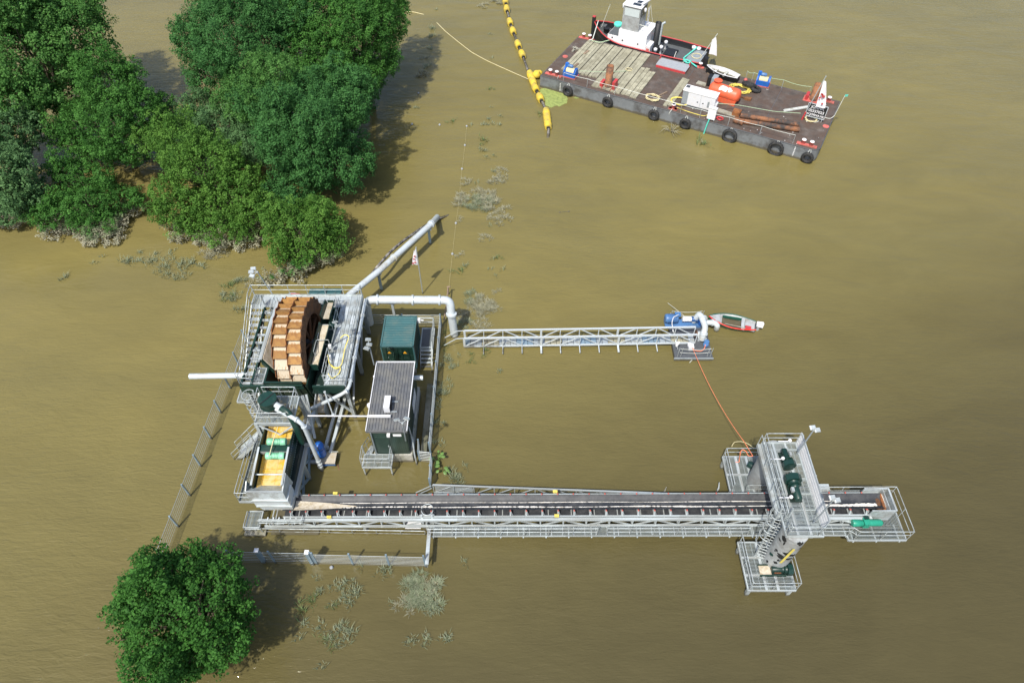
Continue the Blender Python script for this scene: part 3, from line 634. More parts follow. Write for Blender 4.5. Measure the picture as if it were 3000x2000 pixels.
# floodlight masts ------------------------------------------------------------------
def floodlight(base, top, label, heads, rz=0., pole_r=.045, m='galv', group='floodlight masts'):
    t = Thing('floodlight_mast', label, 'floodlight', base, group=group); t.tube('pole', base, top, pole_r, 'galv_dark')
    top = V(top)
    b = t.mb(); b.lathe(top, [(.05,-.1),(.07,-.05),(.07,.06),(.03,.1)], 10); t.part('bracket', b, 'galv')
    for dx, dy, dz, tilt, az in heads:
        b = MB(); b.prism([(-.19,-.03),(.19,-.03),(.19,.02),(.14,.06),(-.14,.06),(-.19,.02)], -.13, .13, 'y')
        h = t.part('lamp_head', b, 'galv'); h.location = t.L(top+V((dx,dy,dz))); h.rotation_euler = (tilt, .15, az)
        b = MB(); b.quad((-.16,-.1,-.034),(-.16,.1,-.034),(.16,.1,-.034),(.16,-.1,-.034)); g = t.part('lamp_glass', b, 'glass_pale', h)
        t.tube('arm', top, top+V((dx,dy,dz)), .025, 'galv_dark')
    return t
floodlight((-18.3,36.08,4.2), q(23,800,290,6.9), 'triple floodlight mast on the back corner of the steel platform', [(-.35,.25,.1,.3,.3),(-.45,-.05,.05,.3,.1),(-.35,-.35,-.05,.3,-.2)])
floodlight((-13.0,30.9,4.1), q(9,1330,570,6.6), 'floodlight pair leaning over the drive side of the bucket wheel', [(-.1,.15,.1,-.5,.5),(.1,-.12,0,-.5,.6)])
floodlight(q(1,1498,968,4.0), q(1,1450,770,6.6), 'floodlight trio on a thin pole at the rear of the dark roofed cabin', [(-.1,.35,.1,-.3,.1),(0,0,.0,-.3,.0),(-.15,-.3,-.05,-.3,-.3)])
floodlight(q(2,1690,660,3.4), q(2,1660,500,6.0), 'floodlight pair on a mast at the door end of the cabin', [(-.35,.15,.15,-.6,.4),(.25,.2,.2,-.5,-.3)])

# ------------------------------------------------------------------ pipes round the platform
def pipe(name, label, pts, r, m='pipe_white', rad=.5, flanges=(), posts=(), cat='pipe', group=None, n=14):
    pts = [V(p) for p in pts]; lo = min(p.z for p in pts)
    t = Thing(name, label, cat, (pts[0].x, pts[0].y, max(0,lo)), group=group)
    b = t.mb(); b.tube(fillet(pts, rad), r, n); t.part('pipe_run', b, m)
    for p, d in flanges:
        d = V(d).normalized(); b = t.mb(); p = V(p); b.tube([p-d*.07, p+d*.07], r*1.32, 14); t.part('flange', b, m)
    for p, z0 in posts: t.bar('support_post', (p[0],p[1],z0), (p[0],p[1],p[2]-r), .18, .18, 'galv_blue')
    return t
A0 = q(8,1080,165,1.2); A1 = q(8,1030,300,2.05); A2 = q(8,425,845,2.35); A3 = V((-13.2,37.3,2.5)); dA = (A1-A2)
pipe('discharge_pipe', 'long white slurry pipe on posts running into the river', [A0+(A0-A1)*.25+V((0,0,-.9)),A1,A2,A3,A3+V((-.6,-.9,-.6))], .26, flanges=[(A1,dA),(A1.lerp(A2,.02)+dA*.03,dA),(A1.lerp(A2,.72),dA)],
     posts=[(q(8,1022,525),-1), (q(8,462,1062),-1)][:0], rad=.35)
tp = Thing('pipe_post', 'slim grey post under the bend of the slurry pipe', 'post', q(8,1022,528)); b0 = q(8,1022,528); tp.bar('shaft', b0-V((0,0,1)), b0+V((0,0,1.78)), .2, .2, 'galv_blue'); tp.bar('saddle', b0+V((-.25,.1,1.78)), b0+V((.25,-.1,1.78)), .2, .12, 'galv')
tp = Thing('pipe_post', 'slim grey post under the slurry pipe near the platform', 'post', q(8,465,1066)); b0 = q(8,465,1066); tp.bar('shaft', b0-V((0,0,1)), b0+V((0,0,2.05)), .2, .2, 'galv_blue'); tp.bar('saddle', b0+V((-.25,.1,2.05)), b0+V((.25,-.1,2.05)), .2, .12, 'galv')
hp = [q(8,1290,155,.0)+V((.3,.3,-.4)), q(8,1080,250,.35), q(8,900,360,1.0), q(8,700,500,1.5), q(8,560,620,1.7), q(8,430,770,1.9), q(8,350,870,1.7)]
b = MB(); b.tube(fillet(hp,1.0,4), .12, 8); solo('mud_hose', 'black mud crusted hose slung beside the long slurry pipe', 'hose', b, 'pipe_black')
Zr = 3.75; R0 = q(8,235,1172,Zr); R1 = q(8,1245,1172,Zr); yr = R0.y
RP = [V((-11.35,yr+.05,1.0)), V((-11.25,yr+.05,Zr)), V((-4.75,yr,Zr)), V((-4.72,yr-.35,Zr-1.0)), V(at(1333,983,0))+V((0,0,-1))]
pipe('intake_pipe', 'thick white intake pipe bridging from the platform to the footbridge', RP, .32, rad=.75, flanges=[((-10.3,yr+.04,Zr),(1,0,0)),((-7.6,yr,Zr),(1,0,0)),((-5.55,yr,Zr),(1,0,0)),((-4.7,yr-.45,Zr-1.1),(0,.2,1))])
tp = Thing('pipe_post', 'slim grey post under the intake pipe behind the green container', 'post', (-8.7,yr-.05,0)); tp.bar('shaft', (-9.25,yr,-1), (-9.25,yr,Zr-.3), .18, .18, 'galv'); tp.bar('saddle', (-9.5,yr,Zr-.33), (-9.0,yr,Zr-.33), .2, .1, 'galv')
pipe('drain_pipe', 'white pipe sticking out over water from the platform side', [q(1,250,1072,4.0), at(556,1102,4.0)], .21, flanges=[(q(1,215,1072,4.0),(1,0,0))], rad=.1)
e0 = V((-11.15,35.6,4.1)); e1 = V((-11.15,27.2,4.0)); e2 = q(10,1640,270,3.4); e3 = q(10,1260,440,2.2)
pipe('return_pipe', 'slim grey pipe hugging the platform edge then sloping to the pump', [e0,e1,e2,e3,e3+V((-.4,-.5,-.8))], .13, m='pipe_white', rad=.6, flanges=[((-11.15,y,4.07),(0,1,0)) for y in (34,32,30,28)]+[(e1.lerp(e2,.1),e2-e1),(e3,e3-e2)])
b = MB(); pts = [q(9,1380,740,5.0),q(9,1440,690,5.1),q(9,1500,720,5.0),q(9,1440,860,4.4),q(9,1400,1080,4.35),q(9,1330,1145,4.4),q(9,1240,1080,4.5),q(9,1215,930,4.9),q(9,1235,1050,4.5),q(9,1300,1120,4.4),q(9,1390,1110,4.35),q(9,1370,1190,4.35),q(9,1270,1265,4.35),q(9,1225,1190,4.6)]
b.tube(fillet(pts,.5,4), .035, 6); solo('yellow_hose', 'yellow hose looped over the platform walkway', 'hose', b, 'cable_yellow')
t = Thing('junction_box', 'white electrical boxes fixed to the drive side rail', 'box', q(9,1245,1000,4.4)); b = MB(); b.box((-.12,-.1,-.2),(.12,.1,.3)); t.part('box', b, 'white'); b = MB(); b.box((-.1,.6,.3),(.1,.8,.62)); t.part('box', b, 'white'); b = MB(); b.box((-.02,.1,-.2),(.02,.6,.2)); t.part('bracket', b, 'galv')

# ------------------------------------------------------------------ cyclone tower
ZC = 4.9; T = Thing('cyclone_tower', 'galvanised tower deck with caged ladder carrying the green cyclone', 'platform', (-15.3,25,0))
T.grating(-16.55,-14.1,24.0,26.1,ZC,'x')
T.rail([(-14.12,24.5,ZC),(-14.12,26.05,ZC),(-16.3,26.05,ZC)], sp=1.3); T.rail([(-14.3,24.03,ZC),(-16.52,24.03,ZC),(-16.52,24.6,ZC)], sp=1.2)
T.rail([(-16.52,25.4,ZC),(-16.52,26.0,ZC)], sp=.7)
for x in (-16.5,-14.15):
    for y in (24.05,26.0): T.bar('leg', (x,y,2.1), (x,y,ZC-.1), .2, .2, 'galv')
T.bar('tie', (-16.5,24.0,2.35), (-14.1,24.0,2.35), .14, .18, 'pipe_white'); T.bar('tie', (-16.4,24.1,ZC-.35), (-14.2,24.1,ZC-.35), .12, .16, 'galv')
T.bar('brace', (-16.45,23.95,2.45), (-14.15,23.95,ZC-.3), .09, .09, 'pipe_white'); T.bar('brace', (-16.45,24.02,ZC-.3), (-14.15,24.02,2.45), .07, .07, 'pipe_white')
T.bar('side_beam', (-13.85,20.3,2.0), (-13.85,27.2,2.0), .24, .3, 'galv'); T.bar('side_beam', (-16.6,20.3,1.9), (-16.6,27.2,1.9), .2, .3, 'galv')
for y in (20.7,22.6,24.6,26.8):
    for x in (-13.85,-16.6): T.bar('leg', (x,y,-2.5), (x,y,1.9), .22, .22, 'galv')
for y0, y1 in ((20.7,22.6),(22.6,24.6)): T.bar('brace', (-13.85,y0,.2), (-13.85,y1,1.9), .14, .14, 'galv_blue'); T.bar('brace', (-13.85,y1,.2), (-13.85,y0,1.9), .14, .14, 'galv_blue')
T.bar('bearing_block', (-13.85,23.9,2.35), (-13.85,24.7,2.35), .5, .5, 'galv'); T.bar('bearing_block', (-13.8,24.9,2.6), (-13.8,26.2,2.6), .35, .35, 'pipe_white')
T.bar('raking_strut', (-13.95,26.2,ZC-.1), (-13.6,25.2,2.4), .2, .14, 'galv'); T.bar('raking_strut', (-13.7,26.3,ZC-.1), (-13.4,24.6,2.1), .16, .14, 'galv')
# twin rails running down toward the water behind the cabin
for dx in (0,.45): T.bar('skid_beam', (-12.3+dx,30.6,1.6), (-13.1+dx,24.4,.4), .2, .24, 'galv')
# lower deck beside the screen
T.grating(-17.3,-16.35,19.85,25.3,2.2,'y'); T.bar('kick_plate', (-17.3,19.9,2.3), (-17.3,24.1,2.3), .02, .16, 'galv')
T.rail([(-17.3,24.1,2.2),(-17.3,19.88,2.2),(-16.2,19.88,2.2)], sp=1.35)
# stair to the water
for y in (24.15,25.05): T.bar('stringer', (-17.3,y,2.15), (-19.6,y,-.5), .06, .26, 'galv'); T.rail([(-17.35,y,2.2),(-19.4,y,-.25)], 1.05, 1.2)
for i in range(8):
    f = (i+.5)/9; p = V((-17.3,24.15,2.15)).lerp(V((-19.6,24.15,-.5)), f); T.bar('tread', p, p+V((0,.9,0)), .26, .04, 'galv')
# caged ladder from the lower deck
lc = V((-17.05,25.5,0))
for dy in (-.25,.25): T.tube('ladder_rail', lc+V((.3,dy,2.2)), lc+V((.3,dy,ZC+1.1)), .03)
for i in range(13): T.tube('rung', lc+V((.3,-.25,2.45+i*.27)), lc+V((.3,.25,2.45+i*.27)), .018)
for i in range(5):
    z = 3.5+i*.6; b = T.mb(); b.tube([lc+V((.02-.42*math.cos(a)+.0, .42*math.sin(a), z)) for a in np.linspace(-2.3,2.3,14)], .024, 5); T.part('cage_hoop', b, 'galv')
for a in (-1.9,-.95,0,.95,1.9): T.tube('cage_bar', lc+V((.02-.42*math.cos(a),.42*math.sin(a),3.5)), lc+V((.02-.42*math.cos(a),.42*math.sin(a),5.9)), .018)

C = Thing('cyclone', 'dark green cylindrical cyclone with round lid on the tower deck', 'cyclone', (-15.65,25.05,ZC))
b = MB(); b.lathe((0,0,0), [(.14,-.9),(.2,-.3),(.36,.15),(.56,.5),(.56,1.15)], 22); C.part('body', b, 'green')
b = MB(); b.lathe((0,0,1.15), [(.60,0),(.60,.07)], 22); l = C.part('lid', b, 'green'); b = MB(); b.bar((-.33,-.42,.0+1.23),(.33,.42,1.23),.07,.04); C.part('lid_bar', b, 'black', l)
b = MB(); b.lathe((0,0,.62), [(.60,0),(.62,.03),(.60,.06)], 22); C.part('band', b, 'green_motor')
b = MB(); b.tube([(.5,-.2,.85),(.95,-.5,.85)], .2, 12); C.part('outlet_pipe', b, 'pipe_white'); b = MB(); b.tube(fillet([(.95,-.5,.85),(1.5,-.85,.85),(1.75,-1.2,-.4),(1.8,-1.35,-1.9)],.5), .21, 12); C.part('outlet_elbow', b, 'green')
b = MB(); b.tube([(.88,-.45,.85),(.96,-.51,.85)], .27, 12); C.part('flange', b, 'pipe_white')
b = MB(); b.box((-.45,-.45,-.1),(.45,.45,.0)); C.part('base_ring', b, 'galv')
f0 = V((-15.1,24.6,5.6)); f1 = q(10,1060,610,5.6); f2 = q(10,1170,700,5.2); f3 = q(14,840,800,1.0); dd = f3-f2
pipe('feed_pipe', 'pale grey feed pipe rising from the pump to the cyclone', [f0,f1,f2,f3,f3+V((.05,-.1,-1.4))], .14, rad=.35, flanges=[(f1,f1-f0),(f2+dd*.04,dd),(f3-dd*.02,dd),(f3+V((.02,-.05,-.25)),(0,0,1)),(f3+V((.02,-.08,-.5)),(0,0,1))])
t = Thing('slurry_pump', 'blue slurry pump with round blue motor at the foot of the feed pipe', 'pump', q(14,960,760,.0)+V((.3,-.1,0)))
b = MB(); b.lathe((-.1,.2,1.55), [(.08,-.1),(.3,0),(.34,.2),(.28,.42),(.1,.5)], 16); t.part('motor_dome', b, 'blue')
b = MB(); b.lathe((-.1,.2,.75), [(.3,0),(.3,.72)], 14); t.part('motor_body', b, 'blue'); b = MB(); b.box((-.38,-.1,.8),(-.05,.3,1.25)); t.part('terminal_box', b, 'blue')
b = MB(); b.lathe((-.1,.2,.1), [(.18,0),(.22,.1),(.22,.6)], 12); t.part('column', b, 'blue_dark'); b = MB(); b.lathe((-.05,-.15,.05), [(.2,0),(.34,.08),(.34,.26),(.2,.34)], 14); t.part('impeller_case', b, 'blue_dark')
b = MB(); b.tube([(-.35,-.2,.35),(-1.6,-.15,.35)], .15, 10); t.part('suction_pipe', b, 'galv_dark')
pipe('green_downpipe', 'dark green downpipe beside the pale feed pipe', [q(10,1090,690,4.6), q(10,1240,980,2.4)], .16, 'green', .2)
b = MB(); b.tube([q(10,1230,770,4.7), q(10,1320,930,3.4), q(10,1400,1100,1.9)], .035, 6); solo('lifting_strap', 'tan lifting strap hanging down to the blue pump', 'strap', b, 'rope')
t = Thing('valve_table', 'small sand covered table frame standing in water beside the pump', 'table', q(14,1330,1000,.0))
b = MB(); b.box((-.5,-.1,.42),(.5,.75,.5)); t.part('top', b, 'sand')
for x in (-.42,.42):
    for y in (-.02,.68): t.bar('leg', (x,y,-.8), (x,y,.42), .07, .07, 'galv_blue', local=True)
t.bar('crossbar', (-.5,-.12,.3), (.5,-.12,.3), .05, .12, 'blue_dark', local=True); t.bar('red_bar', (.55,.1,.05), (.8,-.5,-.05), .05, .05, 'red', local=True); t.tube('rear_bar', (-1.8,.8,.55), (.6,.8,.55), .025, 'galv', None, True)
b = MB(); b.box((-.25,.95,.5),(-.05,1.1,.85)); t.part('gauge', b, 'galv_dark')

# ------------------------------------------------------------------ vibrating screen
SX0, SX1, SY0, SY1 = -16.1, -14.25, 20.1, 24.6
Sc = Thing('vibrating_screen', 'vibrating sand screen with yellow mats and green vibration motors', 'screen', (-15.2,22.3,0))
def zs(y): return 3.0+(y-SY0)*.14
for i in range(6):
    for j in range(2):
        y0 = SY0+.02+i*.75; x0 = -15.78+j*.76
        b = Sc.mb(); b.hexa([(x0,y0,zs(y0)-.06),(x0+.75,y0,zs(y0)-.06),(x0+.75,y0+.735,zs(y0+.735)-.06),(x0,y0+.735,zs(y0+.735)-.06)], [(x0,y0,zs(y0)),(x0+.75,y0,zs(y0)),(x0+.75,y0+.735,zs(y0+.735)),(x0,y0+.735,zs(y0+.735))]); Sc.part('screen_mat', b, 'yellow')
    b = Sc.mb(); y0 = SY0+.02+i*.75; y1 = y0+.735
    b.hexa([(-16.0,y0,zs(y0)+.25),(-15.95,y0,zs(y0)+.25),(-15.95,y1,zs(y1)+.25),(-16.0,y1,zs(y1)+.25)][0:4], [(-16.0,y0,zs(y0)+.3),(-15.78,y0,zs(y0)+.02),(-15.78,y1,zs(y1)+.02),(-16.0,y1,zs(y1)+.3)]); Sc.part('side_mat', b, 'yellow')
for x, s in ((SX0,-1),(SX1,1)):
    b = Sc.mb(); b.prism([(SY0,2.5),(SY1,2.9),(SY1,4.1),(22.6,4.25),(SY0,3.9)], x, x+.05*s, 'x'); Sc.part('side_plate', b, 'green')
    Sc.bar('side_cap', (x+.02*s,SY0,3.92), (x+.02*s,22.6,4.27), .12, .06, 'galv')
for i in range(26):
    y = SY0+.2+i*.165; b = Sc.mb()
bo_ = Sc.mb()
for i in range(26):
    y = SY0+.2+i*.165
    for z in (2.75+(y-SY0)*.1, 3.55+(y-SY0)*.1): bo_.lathe((SX1+.05,y,z), [(.03,0),(.03,.04)], 6, 'x')
Sc.part('rivets', bo_, 'galv_dark', stuff=True)
b = Sc.mb(); b.prism([(SY0+.2,1.9),(SY1,2.2),(SY1,2.9),(SY0+.2,2.5)], SX1-.1, SX1+.28, 'x'); Sc.part('under_frame', b, 'green_black')
Sc.bar('motor_beam', (SX0,22.62,3.95), (SX1,22.62,3.95), .5, .35, 'green'); Sc.bar('motor_beam_face', (SX0+.06,22.36,3.95), (SX1-.06,22.36,3.95), .02, .3, 'steel')
for y, z in ((22.95,4.35),(22.12,4.0)):
    b = Sc.mb(); b.lathe((-15.62,y,z), [(.21,0),(.24,.04),(.24,.34),(.2,.36),(.2,.82),(.24,.84),(.24,1.14),(.21,1.18)], 16, 'x'); mo = Sc.part('vibration_motor', b, 'green_light')
    for k in range(5):
        b = Sc.mb(); b.lathe((-15.26+k*.1,y,z), [(.235,0),(.235,.03)], 14, 'x'); Sc.part('cooling_rib', b, 'green_light', mo)
b = Sc.mb(); b.tube([(SX0,20.95,3.72),(SX1,20.95,3.72)], .05, 8); Sc.part('spray_bar', b, 'galv')
b = Sc.mb(); b.tube(fillet([(-15.1,23.9,4.6),(-15.15,23.0,4.65),(-15.3,22.0,4.3)],.3), .03, 6); Sc.part('cable', b, 'rope')
# discharge hood over the belt
D = Thing('discharge_hood', 'pale grey steel hood dropping sand from the screen onto the belt', 'hood', (-15.2,20,1.5))
yf = 19.75
b = D.mb(); b.hexa([(-16.3,yf-.18,3.05),(-14.05,yf-.18,3.05),(-14.05,20.6,3.0),(-16.3,20.6,3.0)], [(-16.42,yf-.05,3.75),(-14.1,yf-.05,3.75),(-14.1,yf+.02,3.75),(-16.42,yf+.02,3.75)]); D.part('upper_panel', b, 'galv')
b = D.mb(); b.hexa([(-14.1,yf,3.0),(-14.02,yf,3.0),(-14.02,21.0,2.6),(-14.1,21.0,2.6)], [(-14.2,yf,3.75),(-14.12,yf,3.75),(-14.12,20.9,4.0),(-14.2,20.9,4.0)]); D.part('side_panel', b, 'galv')
b = D.mb(); b.hexa([(-16.42,yf,3.0),(-16.36,yf,3.0),(-16.36,20.6,2.8),(-16.42,20.6,2.8)], [(-16.46,yf,3.75),(-16.4,yf,3.75),(-16.4,20.3,4.05),(-16.46,20.3,4.05)]); D.part('side_panel', b, 'galv')
D.bar('top_rim', (-16.46,yf-.02,3.77), (-14.08,yf-.02,3.77), .08, .06, 'galv')
b = D.mb(); b.box((-16.15,yf-.22,2.25),(-13.95,20.6,3.03)); D.part('middle_panel', b, 'pipe_white')
D.bar('band', (-16.22,yf-.26,2.98), (-13.92,yf-.26,2.98), .08, .10, 'galv'); D.bar('band', (-16.1,yf-.26,2.25), (-13.85,yf-.26,2.25), .09, .10, 'galv')
b = D.mb(); b.hexa([(-15.85,yf-.18,1.62),(-13.95,yf-.18,1.62),(-13.95,20.4,1.62),(-15.85,20.4,1.62)], [(-16.1,yf-.2,2.2),(-13.9,yf-.2,2.2),(-13.9,20.5,2.2),(-16.1,20.5,2.2)]); D.part('lower_panel', b, 'pipe_white')
b = D.mb()
for i in range(6): b.box((-15.8+i*.37,yf-.22,1.6),(-15.78+i*.37,yf-.18,1.68))
D.part('skirt_bolts', b, 'sand', stuff=True)
# ------------------------------------------------------------------ conveyor
def zb(x): return 1.62+.036*(x+14)
def yb(x): return 19.93-.0133*(x+13)
XA, XE = -14.6, 23.0
def cp(x, dy=0., dz=0.): return V((x, yb(x)+dy, zb(x)+dz))
Cv = Thing('belt_conveyor', 'long galvanised truss conveyor with a black troughed belt streaked with white sand', 'conveyor', (0,19.7,0))
xs = [XA+(XE-XA)*i/60 for i in range(61)]
prof = [(-.50,.17),(-.36,.06),(-.2,-.03),(0,-.05),(.2,-.03),(.36,.06),(.50,.17)]
b = Cv.mb(); n = len(prof)
b.add([tuple(cp(x,dy,dz)) for x in xs for dy, dz in prof], [(i*n+k, i*n+k+1, (i+1)*n+k+1, (i+1)*n+k) for i in range(60) for k in range(n-1)], True)
b.add([tuple(cp(x,dy,dz-.02)) for x in xs for dy, dz in prof], [(i*n+k, (i+1)*n+k, (i+1)*n+k+1, i*n+k+1) for i in range(60) for k in range(n-1)], True)
belt = Cv.part('belt', b, 'belt')
b = Cv.mb(); b.add([tuple(cp(x,dy,-.42)) for x in xs for dy in (-.78,.5)], [(2*i,2*i+1,2*i+3,2*i+2) for i in range(60)]); Cv.part('return_belt', b, 'belt')
def beltz(dy):
    for (a, za), (c, zc) in zip(prof, prof[1:]):
        if a <= dy <= c: return za+(zc-za)*(dy-a)/(c-a)
    return .17
def streak(x0, x1, dy, w, jit, seed, thin=0.):
    r = random.Random(seed); b = Cv.mb(); x = x0; vs = []; rows = []
    ph = [r.uniform(0,6) for _ in range(4)]
    while x < x1:
        f = abs(math.sin(x*.31+ph[0]))*.6+abs(math.sin(x*1.3+ph[1]))*.4
        wv = w*(.25+.75*f)*r.uniform(.7,1.25); c = dy+jit*math.sin(x*.7+ph[2])+r.uniform(-1,1)*jit*.25
        if r.random() < thin: wv = .004
        rows.append((x, c-wv/2, c+wv/2)); x += .09
    for x, a, c in rows: vs += [tuple(cp(x,a,beltz(a)+.006)), tuple(cp(x,(a+c)/2,beltz((a+c)/2)+.02)), tuple(cp(x,c,beltz(c)+.006))]
    b.add(vs, [(3*i+k,3*i+k+1,3*i+3+k+1,3*i+3+k) for i in range(len(rows)-1) for k in (0,1)]); o = Cv.part('sand_streak', b, 'sandwhite', belt); o['kind'] = 'stuff'
streak(-11.0,20.3,.10,.05,.012,1,.1); streak(-12.5,-5.0,-.20,.16,.02,2,.35); streak(-5,22.6,-.23,.13,.02,3,.18); streak(18.6,22.7,-.20,.22,.03,5,.0)
b = Cv.mb(); vs = []
for i in range(13):
    x = -13.9+i*.33; w = .34*(1-(i/12)**1.5)+.02
    for k in range(5):
        dy = -.12+(k/2-1)*w; vs.append(tuple(cp(x,dy,max(beltz(max(-.49,min(.49,dy))),-.05)+.012+.05*(1-abs(k/2-1))*(1-i/12))))
b.add(vs, [(5*i+k,5*i+k+1,5*i+6+k,5*i+5+k) for i in range(12) for k in range(4)], True); Cv.part('sand_heap', b, 'sand', belt)
# idlers
ib = MB(); ib.bar((0,-.72,-.30),(0,-.52,.12),.07,.05); ib.bar((0,.72,-.30),(0,.54,.12),.07,.05); ib.bar((0,-.72,-.30),(0,.72,-.30),.08,.06); ib.bar((.12,-.64,-.3),(.02,-.54,.05),.05,.05)
im = ib.mesh('idler_frame', 'galv')
rb = MB(); rb.tube([(0,-.53,.05),(0,-.2,-.12)], .045, 8); rb.tube([(0,.53,.05),(0,.2,-.12)], .045, 8); rb.tube([(0,-.2,-.13),(0,.2,-.13)], .045, 8); rm_ = rb.mesh('idler_roller', 'redpale')
eb = MB(); eb.tube([(0,.53,.12),(0,.62,.145)], .048, 8); em = eb.mesh('roller_end', 'redpale'); eb = MB(); eb.tube([(0,-.52,.10),(0,-.58,.115)], .045, 8); em2 = eb.mesh('roller_end', 'redpale')
x = XA+.5
while x < XE-.3:
    f = newobj('idler_frame', im, Cv.o); f.location = Cv.L(cp(x)); r_ = newobj('idler_roller', rm_, f); r_ = newobj('roller_end', em, f); r_ = newobj('roller_end', em2, f)
    x += 1.0
# stringers and truss
def run(name, x0, x1, dy, dz, w, h, m='galv', seg=6):
    for i in range(seg):
        a = x0+(x1-x0)*i/seg; c = x0+(x1-x0)*(i+1)/seg; Cv.bar(name, cp(a,dy,dz), cp(c,dy,dz), w, h, m)
run('stringer', XA, XE, -.74, -.30, .08, .16); run('stringer', XA, XE, .64, -.02, .06, .10); run('stringer', XA, XE, .76, -.36, .08, .16)
run('top_chord', -16.2, 22.0, -.90, -.42, .16, .16); run('bottom_chord', -16.0, 22.0, -.98, -1.15, .14, .14); run('bottom_chord', -14, 20.6, .8, -1.15, .12, .12)
n = 26
for i in range(n):
    x0 = -15.6+i*1.45; x1 = x0+1.45
    Cv.bar('truss_post', cp(x0,-.92,-1.1), cp(x0,-.90,-.45), .08, .08)
    if i % 2: Cv.bar('truss_diagonal', cp(x0,-.92,-.48), cp(x1,-.95,-1.12), .07, .07)
    else: Cv.bar('truss_diagonal', cp(x0,-.95,-1.12), cp(x1,-.92,-.48), .07, .07)
    Cv.bar('cross_member', cp(x0,-.98,-1.13), cp(x0,.8,-1.13), .08, .08)
    Cv.bar('slat', cp(x0+.5,-.78,-.40), cp(x0+.5,.7,-.40), .06, .04)
for x in (-15.9,-13.4,-9.5,-5.45,5.5):
    for dy in (-.95,.78): Cv.bar('leg', cp(x,dy,-1.1), V((x,yb(x)+dy,-2.5)), .18, .18, 'galv')
# walkway with grating, brackets and guard rail
gx = -5.3
b = Cv.mb(); k = 0
while k < 9: b.bar(cp(-5.3,-1.06-k*.075,-1.18), cp(20.8,-1.06-k*.075,-1.18), .030, .03); k += 1
Cv.part('grating', b, 'grate', stuff=True)
run('kerb', -5.3, 20.7, -1.68, -1.14, .04, .12)
for i in range(39):
    x = -5.2+i*.7
    if x < 22: Cv.bar('grating_bar', cp(x,-1.05,-1.16), cp(x,-1.68,-1.16), .04, .03)
for i in range(19):
    x = -5.0+i*1.43; Cv.bar('walkway_bracket', cp(x,-.95,-1.24), cp(x,-1.74,-1.24), .08, .10)
def crail(pts, **k): return Cv.rail([cp(x,dy,-1.12) for x, dy in pts], **k)
crail([(-5.25,-1.68),(5.3,-1.68)], sp=1.45); crail([(5.9,-1.68),(14.6,-1.68)], sp=1.45); crail([(15.9,-1.68),(20.8,-1.68),(21.1,-1.95),(24.3,-1.95),(24.3,1.05),(17.8,1.05)], sp=1.5)
b = Cv.mb()
for k in range(11): b.bar(cp(20.8,-1.0-k*.09,-1.2), cp(24.25,-1.0-k*.09,-1.2), .034, .03)
for k in range(13): b.bar(cp(23.2+k*.085,-.95,-1.2), cp(23.2+k*.085,1.05,-1.2), .034, .03)
for k in range(4): b.bar(cp(17.8,.78+k*.085,-1.2), cp(23.2,.78+k*.085,-1.2), .034, .03)
Cv.part('grating', b, 'grate', stuff=True)
for a, c in (((20.8,-1.98),(24.3,-1.98)),((24.3,-1.98),(24.3,1.08)),((24.3,1.08),(17.8,1.08)),((20.8,-1.98),(20.8,-1.66))): Cv.bar('edge_beam', cp(*a,-1.22), cp(*c,-1.22), .07, .16)
for x in (21.1,22.5,23.9): Cv.bar('walkway_bracket', cp(x,-.9,-1.28), cp(x,-2.05,-1.28), .08, .10)
for x in (18.2,19.8,21.4): Cv.bar('walkway_bracket', cp(x,.7,-1.28), cp(x,1.1,-1.28), .08, .10)
# head box
hx0, hx1 = 22.05, 23.5
for dy0, dy1 in ((-.78,-.73),(.72,.77)): b = Cv.mb(); b.hexa([cp(hx0,dy0,-.9),cp(hx1,dy0,-.9),cp(hx1,dy1,-.9),cp(hx0,dy1,-.9)],[cp(hx0,dy0,.32),cp(hx1,dy0,.32),cp(hx1,dy1,.32),cp(hx0,dy1,.32)]); Cv.part('head_box_side', b, 'galv')
b = Cv.mb(); b.hexa([cp(hx1-.04,-.78,-.9),cp(hx1,-.78,-.9),cp(hx1,.77,-.9),cp(hx1-.04,.77,-.9)],[cp(hx1-.04,-.78,.34),cp(hx1,-.78,.34),cp(hx1,.77,.34),cp(hx1-.04,.77,.34)]); Cv.part('end_plate', b, 'galv')
b = Cv.mb(); b.hexa([cp(hx1-.36,-.73,-.9),cp(hx1-.32,-.73,-.9),cp(hx1-.32,.72,-.9),cp(hx1-.36,.72,-.9)],[cp(hx1-.36,-.73,.34),cp(hx1-.32,-.73,.34),cp(hx1-.32,.72,.34),cp(hx1-.36,.72,.34)]); Cv.part('baffle', b, 'galv')
for dy in (-.75,.745): Cv.bar('rim', cp(hx0,dy,.34), cp(hx1,dy,.34), .08, .05)
Cv.bar('rim', cp(hx1,-.78,.36), cp(hx1,.77,.36), .1, .05)
b = Cv.mb(); b.tube([cp(XE-.2,-.6,-.16), cp(XE-.2,.6,-.16)], .17, 14); Cv.part('head_drum', b, 'rust_dark')
b = Cv.mb(); b.bar(cp(hx0+.95,-.6,-.05), cp(hx0+1.0,.55,-.05), .14, .25); Cv.part('scraper', b, 'rust')
b = Cv.mb(); b.bar(cp(hx0+1.12,-.5,-.02), cp(hx0+1.08,.5,-.02), .05, .18); Cv.part('scraper_blade', b, 'sandwhite')
t = Thing('gear_motor', 'bright green gear motor beside the head box of the conveyor', 'motor', cp(22.0,-1.15,-.75))
b = MB(); b.lathe((-1.0,0,.25), [(.2,0),(.23,.05),(.23,.5),(.2,.52),(.2,.62)], 16, 'x'); t.part('motor_body', b, 'green_bright'); b = MB(); b.box((-.35,-.24,.02),(.0,.24,.5)); t.part('gearbox', b, 'green_bright'); b = MB(); b.lathe((0,0,.28), [(.21,0),(.21,.75),(.13,.85)], 14, 'x'); t.part('gear_housing', b, 'green_bright')
